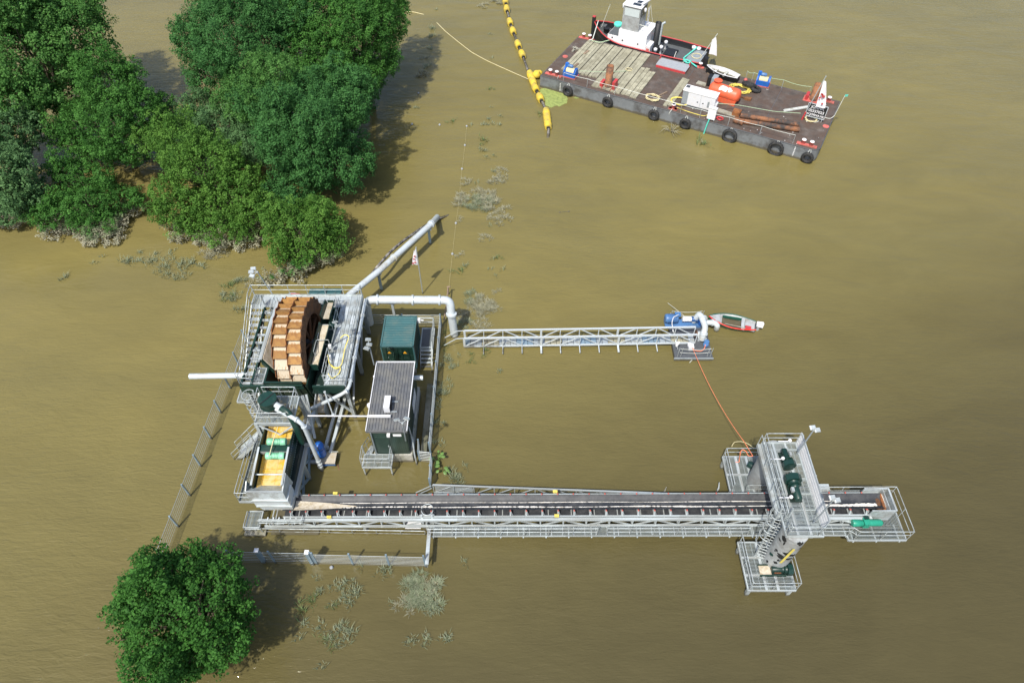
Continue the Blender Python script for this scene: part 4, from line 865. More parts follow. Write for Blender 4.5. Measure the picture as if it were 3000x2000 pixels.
b = MB(); b.box((-.3,.1,.5),(-.05,.3,.62)); t.part('terminal_box', b, 'green_motor'); b = MB(); b.tube([(.2,.2,.35),(.2,.75,.4)], .1, 10); t.part('coupling', b, 'galv'); t.bar('torque_arm', (-1.9,.3,.2), (-.9,.1,.1), .12, .06, 'galv', local=True)
# yellow pull-cord switches
for i, (x, dy, dz, lab) in enumerate(((-11.4,.7,.05,'yellow pull cord switch on the far stringer near the sand heap'),(2.75,.74,.08,'yellow pull cord switch on the far stringer at mid belt'),(2.8,-.78,-.2,'yellow pull cord switch on the walkway stringer at mid belt'),(-11.6,-.82,-.2,'yellow pull cord switch on the walkway stringer near the sand heap'))):
    b = MB(); b.box((-.14,-.07,0),(.14,.07,.16)); b.box((-.05,-.05,.16),(.05,.05,.2)); solo('pull_cord_switch', lab, 'switch', MB(Matrix.Translation(cp(x,dy,dz))).add(b.v, b.f), 'cable_yellow')
# tail end deck of the conveyor
T = Thing('tail_platform', 'low grating deck with curved rail around the conveyor tail', 'platform', (-16.5,19.3,0))
T.grating(-17.1,-16.2,18.75,19.9,.75,'x','grate'); T.grating(-16.15,-13.4,18.85,19.15,1.2,'x','grate',frame=False)
T.rail([(-17.15,19.8,.2),(-17.15,18.7,.2),(-16.1,18.7,.2)], .75, 1.2, mids=(.6,)); T.rail([(-16.1,18.85,.9),(-13.3,18.85,.9),(-13.3,19.2,.9)], .7, 1.0, mids=(.5,))
b = T.mb(); b.box((-17.25,18.5,-1),(-15.9,18.85,.22)); T.part('plinth', b, 'concrete'); b = T.mb(); b.box((-15.6,18.6,-1.2),(-12.5,20.7,.1)); T.part('plinth', b, 'concrete_dirty')
for k in range(7): T.bar('rib', (-15.7+k*.36,18.9,1.0), (-15.55+k*.36,19.2,1.35), .08, .05, 'pipe_white')
T = Thing('flooded_handrail', 'half drowned handrail standing in water along the conveyor', 'handrail', (-11,18.75,0))
T.rail([(-17.2+.65,18.78,-.55),(-5.6,18.6,-.55)], 1.15, 1.65, mids=(.62,))
# footbridge truss on the other side
F = Thing('footbridge', 'narrow truss footbridge behind the conveyor', 'footbridge', (3,21,0))
fa, fb = V((-5.2,at(1265,1420,1.5).y,1.5)), V((13.6,20.55,1.65))
for dy, nm in ((0,'far'),(-.72,'near')):
    o_ = V((0,dy,0)); F.bar('top_chord', fa+o_, fb+o_, .10, .10); F.bar('bottom_chord', fa+o_-V((0,0,1.05)), fb+o_-V((0,0,1.05)), .10, .10)
    for i in range(15):
        p = fa.lerp(fb, i/14)+o_; F.bar('truss_post', p-V((0,0,1.05)), p, .06, .06)
        if i < 14:
            r_ = fa.lerp(fb, (i+1)/14)+o_
            if (i < 5) : F.bar('truss_diagonal', p-V((0,0,1.05)), r_, .05, .05)
            else: F.bar('truss_diagonal', p, r_-V((0,0,1.05)), .05, .05)
b = F.mb()
for k in range(8): b.bar(fa+V((0,-.06-k*.085,-1.0)), fb+V((0,-.06-k*.085,-1.0)), .035, .03)
F.part('grating', b, 'galv_dark', stuff=True)
for k in range(5): F.bar('gate_bar', fa+V((0.1,.02,-.2-k*.16)), fa+V((2.6,-.05,-.2-k*.16)), .03, .03)
for dx, dz in ((0,0),(.0,-.35)): F.bar('stair_rail', fa+V((-.1,dx-.05,dz)), fa+V((-1.2,-.1,-.9+dz)), .05, .05); F.bar('stair_rail', fa+V((-.1,-.7,dz)), fa+V((-1.2,-.75,-.9+dz)), .05, .05)
for i in range(4): F.bar('tread', fa+V((-.25-i*.26,-.05,-1.05-i*.2)), fa+V((-.25-i*.26,-.7,-1.05-i*.2)), .24, .04)

# ------------------------------------------------------------------ mooring tower
ZL, ZU = 1.2, 5.5
W_ = Thing('mooring_tower', 'two legged galvanised mooring tower bridging over the conveyor', 'tower', (16.2,19,0))
b = W_.mb(); b.lathe((16.15,16.5,-3), [(.72,0),(.72,8.3)], 28); c1 = W_.part('column', b, 'tower_col' if 'tower_col' in MATS else 'steel')
b = W_.mb(); b.lathe((16.3,21.75,-3), [(.72,0),(.72,8.3)], 28); W_.part('column', b, 'steel')
W_.grating(14.1,16.95,14.6,17.6,ZL,'x'); W_.grating(14.35,17.0,21.0,23.7,ZL,'x')
for x in (15.2,15.9): W_.bar('deck_beam', (x,14.6,ZL+.02), (x,17.6,ZL+.02), .16, .04); W_.bar('deck_beam', (x,21.0,ZL+.02), (x,23.7,ZL+.02), .16, .04)
for y in (15.5,16.6): W_.bar('deck_beam', (14.1,y,ZL+.024), (16.95,y,ZL+.024), .14, .04)
W_.bar('deck_beam', (14.35,22.3,ZL+.024), (17.0,22.3,ZL+.024), .14, .04)
W_.rail([(14.12,17.5,ZL),(14.12,14.62,ZL),(16.93,14.62,ZL),(16.93,16.6,ZL)], sp=1.35); W_.rail([(14.37,21.05,ZL),(14.37,23.68,ZL),(16.6,23.68,ZL)], sp=1.3); W_.rail([(15.2,20.95,ZL),(16.9,20.95,ZL)], sp=.9)
for x, y in ((14.3,14.8),(16.8,14.8),(14.3,17.4),(14.5,23.5),(16.9,23.5),(14.5,21.2)): W_.bar('pile', (x,y,-2.5), (x,y,ZL-.1), .2, .2)
# upper deck
X0, X1, Y0, Y1 = 15.45, 17.55, 16.1, 22.15
W_.grating(X0,X1,Y0,Y1,ZU,'x')
for x in (16.1,16.85): W_.bar('deck_beam', (x,Y0,ZU+.012), (x,Y1,ZU+.012), .13, .03)
for k in range(6): W_.bar('deck_beam', (X0,Y0+.6+k*1.0,ZU-.12), (X1,Y0+.6+k*1.0,ZU-.12), .1, .18)
b = W_.mb(); b.box((X0-.25,Y0+1.2,ZU-.35),(X0-.05,Y1,ZU-.1)); W_.part('box_girder', b, 'galv'); b = W_.mb(); b.box((16.9,Y0+.1,ZU-.5),(17.1,Y1-.1,ZU-.2)); W_.part('box_girder', b, 'galv')
W_.rail([(X0,Y0+.9,ZU),(X0,Y1,ZU),(X1,Y1,ZU)], sp=1.6, toe=.12); W_.rail([(X0,Y0+.3,ZU),(X0,Y0,ZU),(X1-.35,Y0,ZU),(X1,Y0+.35,ZU)], sp=1.3, toe=.12); W_.rail([(X0-.22,Y0+1.2,ZU-.2),(X0-.22,Y1,ZU-.2)], sp=1.6, mids=())
# solid wind screen on the water side
for k in range(4):
    for j in range(6):
        y = Y0+.38+j*.96; z = ZU+.06+k*.26
        W_.bar('screen_panel', (X1+.02+.008*k,y,z+.12), (X1+.02+.008*k,y+.955,z+.12), .02, .252, 'whitep')
for j in range(5): W_.bar('screen_post', (X1+.08,Y0+.5+j*1.35,ZU-.1), (X1+.08,Y0+.5+j*1.35,ZU+1.12), .06, .06, 'galv_dark')
W_.bar('screen_rail', (X1+.03,Y0+.35,ZU+1.12), (X1+.03,Y1,ZU+1.12), .07, .05)
# caged ladder leaning from the lower deck
l0 = q(13,720,900,ZL); l1 = q(13,1140,150,ZU); w_ = V((0,0,0)); dL = (l1-l0); sd_ = V((.26,-.12,0))
for s in (-1,1): W_.bar('ladder_rail', l0+sd_*s, l0+dL*1.16+sd_*s, .05, .09)
for i in range(17): W_.tube('rung', l0+dL*((i+.6)/17)-sd_, l0+dL*((i+.6)/17)+sd_, .026)
for i in range(6):
    c = l0+dL*(.36+i*.15); b = W_.mb(); b.tube([c+V((-.28-.38*math.sin(a)+.2*0, .40*math.cos(a)+.15, 0)) for a in np.linspace(-.6,3.7,16)], .022, 5); W_.part('cage_hoop', b, 'galv')
for a in (-.4,.5,1.57,2.6,3.5):
    o_ = V((-.28-.38*math.sin(a), .40*math.cos(a)+.15, 0)); W_.tube('cage_bar', l0+dL*.36+o_, l0+dL*1.11+o_, .017)
b = W_.mb()
rr = random.Random(5)
for k in range(26):
    a = rr.uniform(3.2,5.9); z0 = rr.uniform(3.0,5.3) if k > 7 else rr.uniform(1.6,3.5); hh = rr.uniform(.12,.6)*(1.3 if z0 > 4.2 else .7); da = rr.uniform(.06,.34)
    vs = []
    for i in range(7):
        t_ = i/6; aa = a+da*(t_-.5)*2+rr.uniform(-.03,.03); vs.append((16.15+.724*math.cos(aa),16.5+.724*math.sin(aa),z0+hh*rr.uniform(.4,.5)*math.sin(math.pi*t_)))
    for i in range(6,-1,-1):
        t_ = i/6; aa = a+da*(t_-.5)*2; vs.append((16.15+.724*math.cos(aa),16.5+.724*math.sin(aa),z0-hh*rr.uniform(.4,.5)*math.sin(math.pi*t_)))
    for i in range(6): b.quad(vs[i],vs[i+1],vs[12-i],vs[13-i])
W_.part('tar_mark', b, 'black', c1, stuff=True)
b = W_.mb(); b.bar((15.98,15.66,4.7),(15.75,15.60,2.9),.14,.03); W_.part('yellow_strap', b, 'cable_yellow', c1)
# winches
def winch(label, loc, rz, big=False, sheave=True):
    t = Thing('winch', label, 'winch', loc, rz); s = .88 if big else .7
    b = MB(); b.lathe((0,.15*s,.5*s), [(.26*s,0),(.26*s,.75*s),(.2*s,.82*s)], 16, 'y'); t.part('motor_body', b, 'green_motor')
    b = MB(); b.prism([(math.cos(k*math.pi/4+.39)*.56*s, math.sin(k*math.pi/4+.39)*.56*s+.52*s) for k in range(8)], -.75*s, -.32*s, 'y'); d = t.part('drum_guard', b, 'green_motor')
    b = MB(); b.prism([(math.cos(k*math.pi/4+.39)*.4*s, math.sin(k*math.pi/4+.39)*.4*s+.52*s) for k in range(8)], -.78*s, -.755*s, 'y'); t.part('guard_plate', b, 'green', d)
    b = MB(); b.lathe((0,-.3*s,.52*s), [(.36*s,0),(.3*s,.12*s),(.3*s,.25*s),(.34*s,.3*s),(.22*s,.45*s)], 18, 'y'); t.part('gearbox', b, 'green_motor')
    b = MB(); b.box((-.4*s,-.8*s,0),(.4*s,.9*s,.09)); t.part('base_frame', b, 'green_black'); b = MB(); b.box((.22*s,.2*s,.6*s),(.4*s,.5*s,.85*s)); t.part('terminal_box', b, 'galv')
    for y in (-.55,-.1): b = MB(); b.lathe((0,y*s,.52*s), [(.45*s,0),(.45*s,.03)], 16, 'y'); t.part('drum_flange', b, 'green_motor')
    return t
winch('large green winch in the middle of the upper tower deck', q(12,930,900,ZU), math.pi, True)
winch('slim green winch near the rear end of the upper tower deck', q(12,835,520,ZU), 0.05, False)
winch('green winch on a rust stained tray on the front tower deck', q(13,1090,1120,ZL), math.pi/2, False)
t = Thing('winch', 'small green winch beside the rear tower column', 'winch', q(12,410,640,ZL), .9); b = MB(); b.lathe((0,-.1,.4), [(.2,0),(.24,.05),(.24,.6),(.18,.66)], 14, 'y'); t.part('motor_body', b, 'green_motor'); b = MB(); b.box((-.3,-.7,0),(.3,-.1,.12)); t.part('tray', b, 'sand'); b = MB(); b.lathe((0,-.35,.4), [(.28,0),(.28,.22)], 12, 'y'); t.part('gearbox', b, 'green_motor')
t = Thing('winch_tray', 'rust stained cream tray under the front deck winch', 'tray', q(13,930,1115,ZL)); b = MB(); b.box((-.75,-.33,.03),(.75,.33,.07)); t.part('floor', b, 'sand'); b = MB(); b.box((.1,-.2,.075),(.5,.2,.16)); t.part('rust_sludge', b, 'rust')
for y in (-.34,.30): b = MB(); b.box((-.8,y,0),(.8,y+.04,.2)); t.part('rim', b, 'green')
t = Thing('column_winch', 'green hoist hanging on the front tower column', 'hoist', q(13,1000,850,2.3)); b = MB(); b.tube([(-.35,0,.35),(.1,-.1,.0)], .14, 12); t.part('motor_body', b, 'green_motor'); b = MB(); b.box((.05,-.28,-.3),(.4,.05,.1)); t.part('gearbox', b, 'green_motor'); b = MB(); b.lathe((.02,-.1,.05), [(.1,0),(.1,.14)], 8); t.part('cap', b, 'whitep')
for nm, pt in (('white bracket lamp at the rear winch',q(12,795,480,6.0)),('white bracket lamp at the middle winch',q(12,905,1000,6.1)),('white dome lamp at the rear edge of the upper tower deck',q(12,890,240,5.7))):
    t = Thing('bracket_lamp', nm, 'lamp', pt); b = MB(); b.lathe((0,0,0), [(.06,0),(.11,.06),(.11,.14),(.05,.2)], 10); t.part('lamp', b, 'whitep'); b = MB(); b.bar((-.7,0,.0),(0,0,.0),.05,.05); t.part('arm', b, 'white')
floodlight(q(12,985,415,5.6), q(12,1215,90,8.6), 'square floodlight on a pole behind the tower wind screen', [(.22,.0,.0,.3,.2),(-.05,.1,.1,.3,.2)], group='floodlights on the mooring tower')
floodlight(q(12,1210,1345,5.6), q(12,1480,1035,8.5), 'square floodlight on a pole over the conveyor head side of the tower', [(.22,.0,.0,.3,.2),(-.05,.1,.1,.3,.2)], group='floodlights on the mooring tower')
t = Thing('control_box', 'pale grey control box on the conveyor walkway beside the tower', 'box', q(18,-980,-130,1.9) if False else q(12,1310,870,2.3)); b = MB(); b.box((-.5,-.2,-.3),(.5,.2,.1)); t.part('case', b, 'grey'); b = MB(); b.box((-.52,-.22,.1),(.52,.22,.13)); t.part('lid', b, 'galv')
# ------------------------------------------------------------------ control cabin
CX0, CX1, CY0, CY1, CZ = -9.5, -6.9, 23.95, 29.6, 4.0
B = Thing('control_cabin', 'dark green timber cabin with black ribbed roof on a concrete plinth', 'cabin', (-8.2,27.4,0))
b = B.mb(); b.box((CX0+.12,CY0+.12,.95),(CX1-.12,CY1-.1,CZ-.1)); B.part('wall_core', b, 'wood_green')
for i in range(17):
    x = CX0+.12+i*(CX1-CX0-.24)/17; B.bar('wall_board', (x+.073,CY0+.10,1.0), (x+.073,CY0+.10,CZ-.12), .138, .05, 'wood_green')
for i in range(35):
    y = CY0+.14+i*.155; B.bar('wall_board', (CX1-.10,y+.07,1.0), (CX1-.10,y+.07,CZ-.12), .05, .145, 'wood_green')
b = B.mb(); b.box((CX0+.02,CY0+.0,-1.0),(CX1+.05,CY1+.1,.95)); B.part('plinth', b, 'concrete')
b = B.mb(); b.box((CX0,CY0,CZ-.1),(CX1,CY1,CZ)); rf = B.part('roof', b, 'roof_dark')
nr = 13
for i in range(nr):
    x = CX0+.1+(CX1-CX0-.2)*i/(nr-1); b = B.mb(); b.hexa([(x-.07,CY0+.04,CZ),(x+.07,CY0+.04,CZ),(x+.07,CY1-.04,CZ),(x-.07,CY1-.04,CZ)],[(x-.035,CY0+.04,CZ+.055),(x+.035,CY0+.04,CZ+.055),(x+.035,CY1-.04,CZ+.055),(x-.035,CY1-.04,CZ+.055)]); B.part('roof_rib', b, 'roof_dark', rf)
for p, r_ in (((CX0-.04,CY0,CZ+.02),(CX0-.04,CY1,CZ+.02)),((CX1+.04,CY0,CZ+.02),(CX1+.04,CY1,CZ+.02)),((CX0-.08,CY1+.04,CZ+.02),(CX1+.08,CY1+.04,CZ+.02))): B.bar('roof_trim', p, r_, .055, .14, 'white', rf)
B.bar('front_fascia', (CX0-.05,CY0-.03,CZ-.05), (CX1+.05,CY0-.03,CZ-.05), .06, .16, 'roof_dark')
b = B.mb(); b.box((CX0+.35,CY0+.04,1.05),(CX0+1.3,CY0+.09,3.15)); dr = B.part('door', b, 'green'); b = B.mb(); b.box((CX0+1.15,CY0+.0,2.0),(CX0+1.22,CY0+.04,2.15)); B.part('handle', b, 'galv', dr)
b = B.mb(); b.box((CX0+1.65,CY0+.03,3.3),(CX0+2.2,CY0+.08,3.5)); B.part('sign_plate', b, 'whitep'); b = B.mb(); b.box((CX0+1.3,CY0-.2,3.55),(CX0+1.5,CY0+.05,3.75)); B.part('door_lamp', b, 'whitep')
b = B.mb(); b.box((CX1-.06,27.0,1.5),(CX1-.03,28.5,2.5)); B.part('white_panel', b, 'white')
b = B.mb(); b.tube([(CX1-.2,29.1,2.9),(CX1+.55,29.1,2.9)], .18, 12); B.part('vent_duct', b, 'pipe_white')
b = B.mb(); b.tube(fillet([(CX1-.05,24.9,3.0),(CX1+.1,24.6,1.8),(CX1+.2,24.0,.9),(CX1+.3,23.7,-.2)],.3), .06, 8); B.part('cable_duct', b, 'galv')
b = B.mb(); b.tube(fillet([(CX0+.25,CY0-.05,CZ-.1),(CX0+.25,CY0-.05,1.0)],.1), .04, 6); B.part('downpipe', b, 'galv_dark')
b = B.mb(); b.lathe((CX0-.2,26.3,3.3), [(.12,0),(.16,.1),(.16,.3),(.1,.4)], 10); B.part('siren', b, 'white'); b = B.mb(); b.lathe((CX0-.12,28.6,3.6), [(.09,0),(.09,.16)], 8); B.part('lamp', b, 'whitep')
A = Thing('air_conditioner', 'white air conditioner unit with dark fan on the cabin roof', 'air conditioner', (-8.25,25.9,CZ+.06))
b = MB(); b.box((-.22,-.6,.08),(.18,.38,.66)); A.part('case', b, 'white'); b = MB(); b.lathe((.18,-.1,.38), [(.22,0),(.22,.04)], 16, 'x'); A.part('fan', b, 'black'); b = MB(); b.box((.18,-.55,.12),(.195,.33,.62)); A.part('grille', b, 'black')
for y in (-.5,.3): A.bar('foot', (-.25,y,.04), (.6,y,.04), .08, .08, 'galv_dark', local=True)
b = MB(); p0 = q(10,1240,545,4.3); b.tube([p0, V((CX0,p0.y,4.25)), V((-8.0,p0.y,4.25))], .05, 8); b.box((CX0-.03,p0.y-.07,4.17),(-8.0,p0.y+.07,4.31)); solo('cable_tray', 'thin white cable duct spanning from the cabin roof to the tower', 'cable duct', b, 'white')
b = MB(); s0 = q(10,1520,160,4.1); s1 = q(10,1655,530,4.2); b.tube([s0, s1], .05, 8); b.lathe(s0, [(.09,-.05),(.09,.05)], 8); b.lathe(s1, [(.1,-.08),(.1,.06)], 8); solo('stay_tube', 'slim grey stay tube joining platform rail and cable duct', 'tube', b, 'galv')
P_ = Thing('cabin_porch', 'small galvanised porch with steps at the cabin door', 'porch', (-9.6,23.3,0))
P_.grating(-10.1,-8.15,22.9,23.9,1.15,'x'); P_.rail([(-10.1,23.9,1.15),(-10.1,22.92,1.15),(-8.17,22.92,1.15),(-8.17,23.85,1.15)], sp=.95)
for x, y in ((-10.05,22.95),(-8.2,22.95),(-10.05,23.85)): P_.bar('leg', (x,y,-1.5), (x,y,1.05), .09, .09)
for i in range(7): P_.bar('tread', (-10.0,24.0+i*.24,1.08-i*.2), (-9.62,24.0+i*.24,1.08-i*.2), .22, .04)
P_.rail([(-10.1,24.0,1.1),(-10.1,25.5,-.2)], 1.0, 1.0)
b = MB(); b.box((-6.35,24.3,-1),(-5.95,30.3,.55)); solo('retaining_wall', 'low mossy concrete wall beside the cabin', 'wall', b, 'concrete_dirty')
# ------------------------------------------------------------------ green container
c0 = q(1,1556,790,3.6); cx0, cy0 = -9.6, 31.4; cx1, cy1 = cx0+2.44, cy0+2.99
G_ = Thing('green_container', 'short teal green shipping container with ribbed roof and yellow warning triangles', 'container', (cx0+1.22,cy0+1.5,1.0))
b = G_.mb(); b.box((cx0+.06,cy0+.06,1.05),(cx1-.06,cy1-.06,3.5)); G_.part('body', b, 'green')
for x in (cx0,cx1-.12):
    for y in (cy0,cy1-.12): G_.bar('corner_post', (x+.06,y+.06,1.0), (x+.06,y+.06,3.6), .12, .12, 'cont_green')
for p, r_ in (((cx0,cy0),(cx1,cy0)),((cx0,cy1),(cx1,cy1))):
    for z in (1.06,3.55): G_.bar('end_rail', (p[0],p[1]+(.05 if p[1]==cy0 else -.05),z), (r_[0],p[1]+(.05 if p[1]==cy0 else -.05),z), .1, .12, 'cont_green')
for x in (cx0+.05,cx1-.05):
    for z in (1.06,3.55): G_.bar('side_rail', (x,cy0,z), (x,cy1,z), .1, .12, 'cont_green')
b = G_.mb(); b.box((cx0+.08,cy0+.08,3.5),(cx1-.08,cy1-.08,3.545)); rf = G_.part('roof', b, 'cont_green')
for i in range(12):
    y = cy0+.18+i*.235; b = G_.mb(); b.hexa([(cx0+.12,y,3.545),(cx1-.12,y,3.545),(cx1-.12,y+.15,3.545),(cx0+.12,y+.15,3.545)],[(cx0+.14,y+.04,3.60),(cx1-.14,y+.04,3.60),(cx1-.14,y+.11,3.60),(cx0+.14,y+.11,3.60)]); G_.part('roof_rib', b, 'cont_green', rf)
for i in range(9): G_.bar('side_rib', (cx1-.04,cy0+.25+i*.3,1.1), (cx1-.04,cy0+.25+i*.3,3.5), .05, .12, 'green')
for k, x in enumerate((cx0+.1,cx0+1.24)):
    b = G_.mb(); b.box((x,cy0-.01,1.15),(x+1.1,cy0+.05,3.45)); d = G_.part('door', b, 'green')
    for xx in (.3,.8): b = G_.mb(); b.tube([(x+xx,cy0-.04,1.1),(x+xx,cy0-.04,3.5)], .022, 6); G_.part('lock_rod', b, 'green_motor', d)
    b = G_.mb(); cxm = x+.5; b.prism([(cxm-.14,2.83),(cxm+.14,2.83),(cxm,3.07)], cy0-.03, cy0-.015, 'y'); G_.part('warning_triangle', b, 'amber', d)
for x in (cx0+.3,cx1-.3):
    for y in (cy0+.3,cy1-.3): G_.bar('support', (x,y,-2), (x,y,1.0), .25, .25, 'concrete')
b = MB(); b.box((-.1,-.1,-.25),(.1,.1,.1)); b.bar((.1,0,0),(.35,0,-.05),.05); solo('wall_lamp', 'white lamp at the corner of the green container', 'lamp', MB(Matrix.Translation((cx1+.12,cy1-.2,3.35))).add(b.v, b.f), 'whitep')
O_ = Thing('container_landing', 'galvanised landing with rails and steps beside the green container', 'landing', (-6.7,34.2,0))
O_.grating(-7.1,-6.15,33.45,35.4,1.0,'x')
O_.rail([(-8.9,35.5,1.0),(-6.15,35.5,1.0),(-6.15,33.5,1.0)], sp=1.1); O_.rail([(-6.15,33.3,.9),(-6.15,31.8,-.2)], 1.0, 1.2)
for i in range(6): O_.bar('tread', (-7.05,33.25-i*.24,.85-i*.19), (-6.2,33.25-i*.24,.85-i*.19), .2, .04)
for x in (-7.08,-6.17): O_.bar('stringer', (x,33.4,.95), (x,31.8,-.35), .05, .2)
for x, y in ((-7.0,33.6),(-6.2,33.6),(-6.2,35.35)): O_.bar('leg', (x,y,-1.5), (x,y,.9), .1, .1)
b = O_.mb(); b.box((-7.05,33.55,1.004),(-6.45,35.3,1.02)); O_.part('rubber_mat', b, 'darkgrey')
# ------------------------------------------------------------------ fences
def fence(name, label, pts, h, nw, zt, post_sp, m_w='galv', m_p='galv_blue', over=.12, wr=.014, z0=-.35, lean=(0,0), cat='fence', double=False):
    pts = [V(p) for p in pts]; t = Thing(name, label, cat, (pts[0].x, pts[0].y, 0))
    for a, c in zip(pts, pts[1:]):
        n = max(1, round((c-a).length/post_sp))
        for k in range(n+1):
            p = a.lerp(c, k/n); t.bar('fence_post', V((p.x,p.y,-1.8)), V((p.x+lean[0],p.y+lean[1],zt+over)), .11, .07, m_p)
        for w in range(nw):
            z = z0+(zt-z0)*w/(nw-1); t.tube('fence_wire', V((a.x+lean[0]*z/zt,a.y+lean[1]*z/zt,z)), V((c.x+lean[0]*z/zt,c.y+lean[1]*z/zt,z)), wr*1.6 if w == nw-1 else wr, m_w)
        if double:
            L_ = (c-a).length; n2 = int(L_/.22)
            for k in range(n2):
                p = a.lerp(c, (k+.5)/n2); t.tube('fence_rod', V((p.x,p.y,z0)), V((p.x,p.y,zt)), .010, m_w)
    return t
fence('wire_fence', 'long wire fence with slanting posts running from the oak to the platform', [at(487,1640,0), at(725,1005,0)], 1.5, 8, 1.5, 2.3, wr=.011, z0=-.1, m_w='galv_dark')
fence('bar_fence', 'silvery bar fence between the cabin yard and the reeds', [V((-5.75,36.4,0)), V((-5.72,24.6,0))], 1.5, 9, 1.45, 2.35, wr=.02, double=True)
fence('bar_fence', 'short bar fence with pedestrian gap beside the broad leaved weeds', [V((-6.5,24.9,0)), V((-6.42,24.0,0)), V((-5.55,23.9,0)), V((-5.5,21.9,0))], 1.4, 9, 1.35, 1.0, wr=.024)
fence('wire_fence', 'wire fence crossing water behind the green container', [V((-11.9,36.55,0)), V((-5.75,36.5,0))], 1.4, 7, 1.3, 3.1, wr=.016, z0=-.1)
fy = at(1245,1655,0).y
fence('bar_fence', 'low galvanised bar fence with white capped gate posts beside the oak', [at(690,1646,0), at(925,1651,0)], 1.2, 7, 1.6, 3.3, wr=.010, z0=.1, over=.25, m_w='galv_dark')
fence('bar_fence', 'low galvanised bar fence that meets a flat beam at the corner', [at(930,1652,0), at(1248,1660,0)], 1.2, 8, 1.5, 2.4, wr=.011, z0=.1, over=.3)
for lab, x0, x1 in (('thick square gate post with white cap next to the oak',r_x,r_y) for r_x, r_y in ((q(21,370,255),q(21,270,125)),)):
    t = Thing('gate_post', lab, 'post', x0); t.bar('shaft', x0-V((0,0,1.5)), x0+V((0,0,1.75)), .22, .22, 'galv_blue'); t.bar('cap', x0+V((0,0,1.75)), x0+V((0,0,1.82)), .26, .26, 'whitep')
x0 = q(21,930,275); t = Thing('gate_post', 'thick square gate post with white cap between two bar fences', 'post', x0); t.bar('shaft', x0-V((0,0,1.5)), x0+V((0,0,1.75)), .22, .22, 'galv_blue'); t.bar('cap', x0+V((0,0,1.75)), x0+V((0,0,1.82)), .26, .26, 'whitep')
b = MB(); e0 = q(19,140,1440,1.1); e1 = q(19,175,960,1.1); b.bar(e0, e1, .22, .12); b.bar(e0+V((0,0,-.3)), e1+V((0,0,-.3)), .04, .3); solo('fence_beam', 'flat galvanised beam linking the low fence corner with the conveyor', 'beam', b, 'galv')
t = Thing('access_gate', 'tangled galvanised gate frame where the beam meets the conveyor walkway', 'gate', q(19,180,950,0))
for x in (-.35,.3): t.bar('post', (x,0,-1.5), (x,0,1.9), .12, .12, 'galv', local=True)
for z in (.6,1.1,1.6,1.85): t.bar('rail', (-.5,0,z), (.45,.05,z), .05, .05, 'galv', local=True)
b = MB(); b.tube([(.38*math.cos(a),.38*math.sin(a)+.35,1.95) for a in np.linspace(0,2*math.pi,17)], .03, 5, cap=False); t.part('hoop', b, 'galv'); b = MB(); b.box((-1.5,-.3,.55),(-.5,.25,.62)); t.part('plate', b, 'white')
# ------------------------------------------------------------------ flag pole
fp = q(8,935,1100); t = Thing('flag_pole', 'slim pole with a furled white and red flag standing in the water', 'flag', fp); t.tube('pole', fp-V((0,0,1.5)), fp+V((0,0,5.3)), .045, 'galv')
def flagmesh(w, h, nx=7, nz=9, seed=0, droop=.5):
    r = random.Random(seed); b = MB(); vs = []
    for j in range(nz):
        for i in range(nx):
            u = i/(nx-1); v = j/(nz-1); vs.append((-u*w*(.25+.75*v)*(1-.25*v), .10*math.sin(u*6+v*3+seed)*u, -v*h-u*droop*h*.3*(1-v)))
    b.add(vs, [(j*nx+i,j*nx+i+1,(j+1)*nx+i+1,(j+1)*nx+i) for j in range(nz-1) for i in range(nx-1)], True); return b
o = t.part('cloth', flagmesh(.62,1.75,seed=1), 'flagcloth'); o.location = (-.05,0,5.15)
b = MB()
for i, (x, z) in enumerate(((-.12,-.7),(-.2,-1.0),(-.15,-1.35),(-.32,-1.45))): b.box((x-.09,-.12,z-.08),(x+.05,-.11,z+.07))
o = t.part('red_print', b, 'red'); o.location = (-.05,-.03,5.15)
# ------------------------------------------------------------------ gangway, pontoon, pump, boat
ga, gb = V((-3.75,at(1360,989.7,1.25).y,1.2)), V((14.4,at(2037,980,1.55).y,1.55)); gw = .78
G2 = Thing('gangway', 'white truss gangway leading out to the pump pontoon', 'gangway', (4,ga.y,0))
for s in (0,1):
    o_ = V((0,gw*s,0)); G2.bar('top_chord', ga+o_, gb+o_, .12, .10, 'pipe_white'); G2.bar('bottom_chord', ga+o_-V((0,0,1.05)), gb+o_-V((0,0,1.0)), .10, .12, 'pipe_white')
    for i in range(13):
        p = ga.lerp(gb, i/12)+o_; wide = i in (0,4,8); G2.bar('truss_post', p-V((0,0,1.05)), p, .16 if wide else .06, .08, 'pipe_white')
        if i < 12:
            r_ = ga.lerp(gb, (i+1)/12)+o_
            if i in (0,1,4,5,8,9): G2.bar('truss_diagonal', p-V((0,0,1.0)), r_, .06, .06, 'pipe_white')
            else: G2.bar('truss_diagonal', p, r_-V((0,0,1.0)), .06, .06, 'pipe_white')
for i in range(1,11): p = ga.lerp(gb, i/12); G2.bar('outrigger', p+V((0,gw,-1.08)), p+V((0,-.75,-1.08)), .14 if i in (4,8) else .07, .07, 'pipe_white')
for i in range(40):
    p = ga.lerp(gb, (i+.5)/40); G2.bar('deck_panel', p+V((0,.06,-1.0)), p+V((0,gw-.06,-1.0)), .42, .03, ['galv_blue','galv','timber','galv_dark'][(i*7)%11%4])
for s in (0,1): G2.bar('stair_rail', ga+V((-.05,gw*s,0)), ga+V((-.6,gw*s,-.05)), .05, .05, 'pipe_white'); G2.bar('stair_rail', ga+V((-.6,gw*s,-.05)), ga+V((-1.6,gw*s,-.85)), .05, .05, 'pipe_white')
pz = .42; P0, P1, P2, P3 = q(15,275,1080,pz), q(15,1090,1090,pz), q(15,960,235,pz), q(15,165,235,pz)
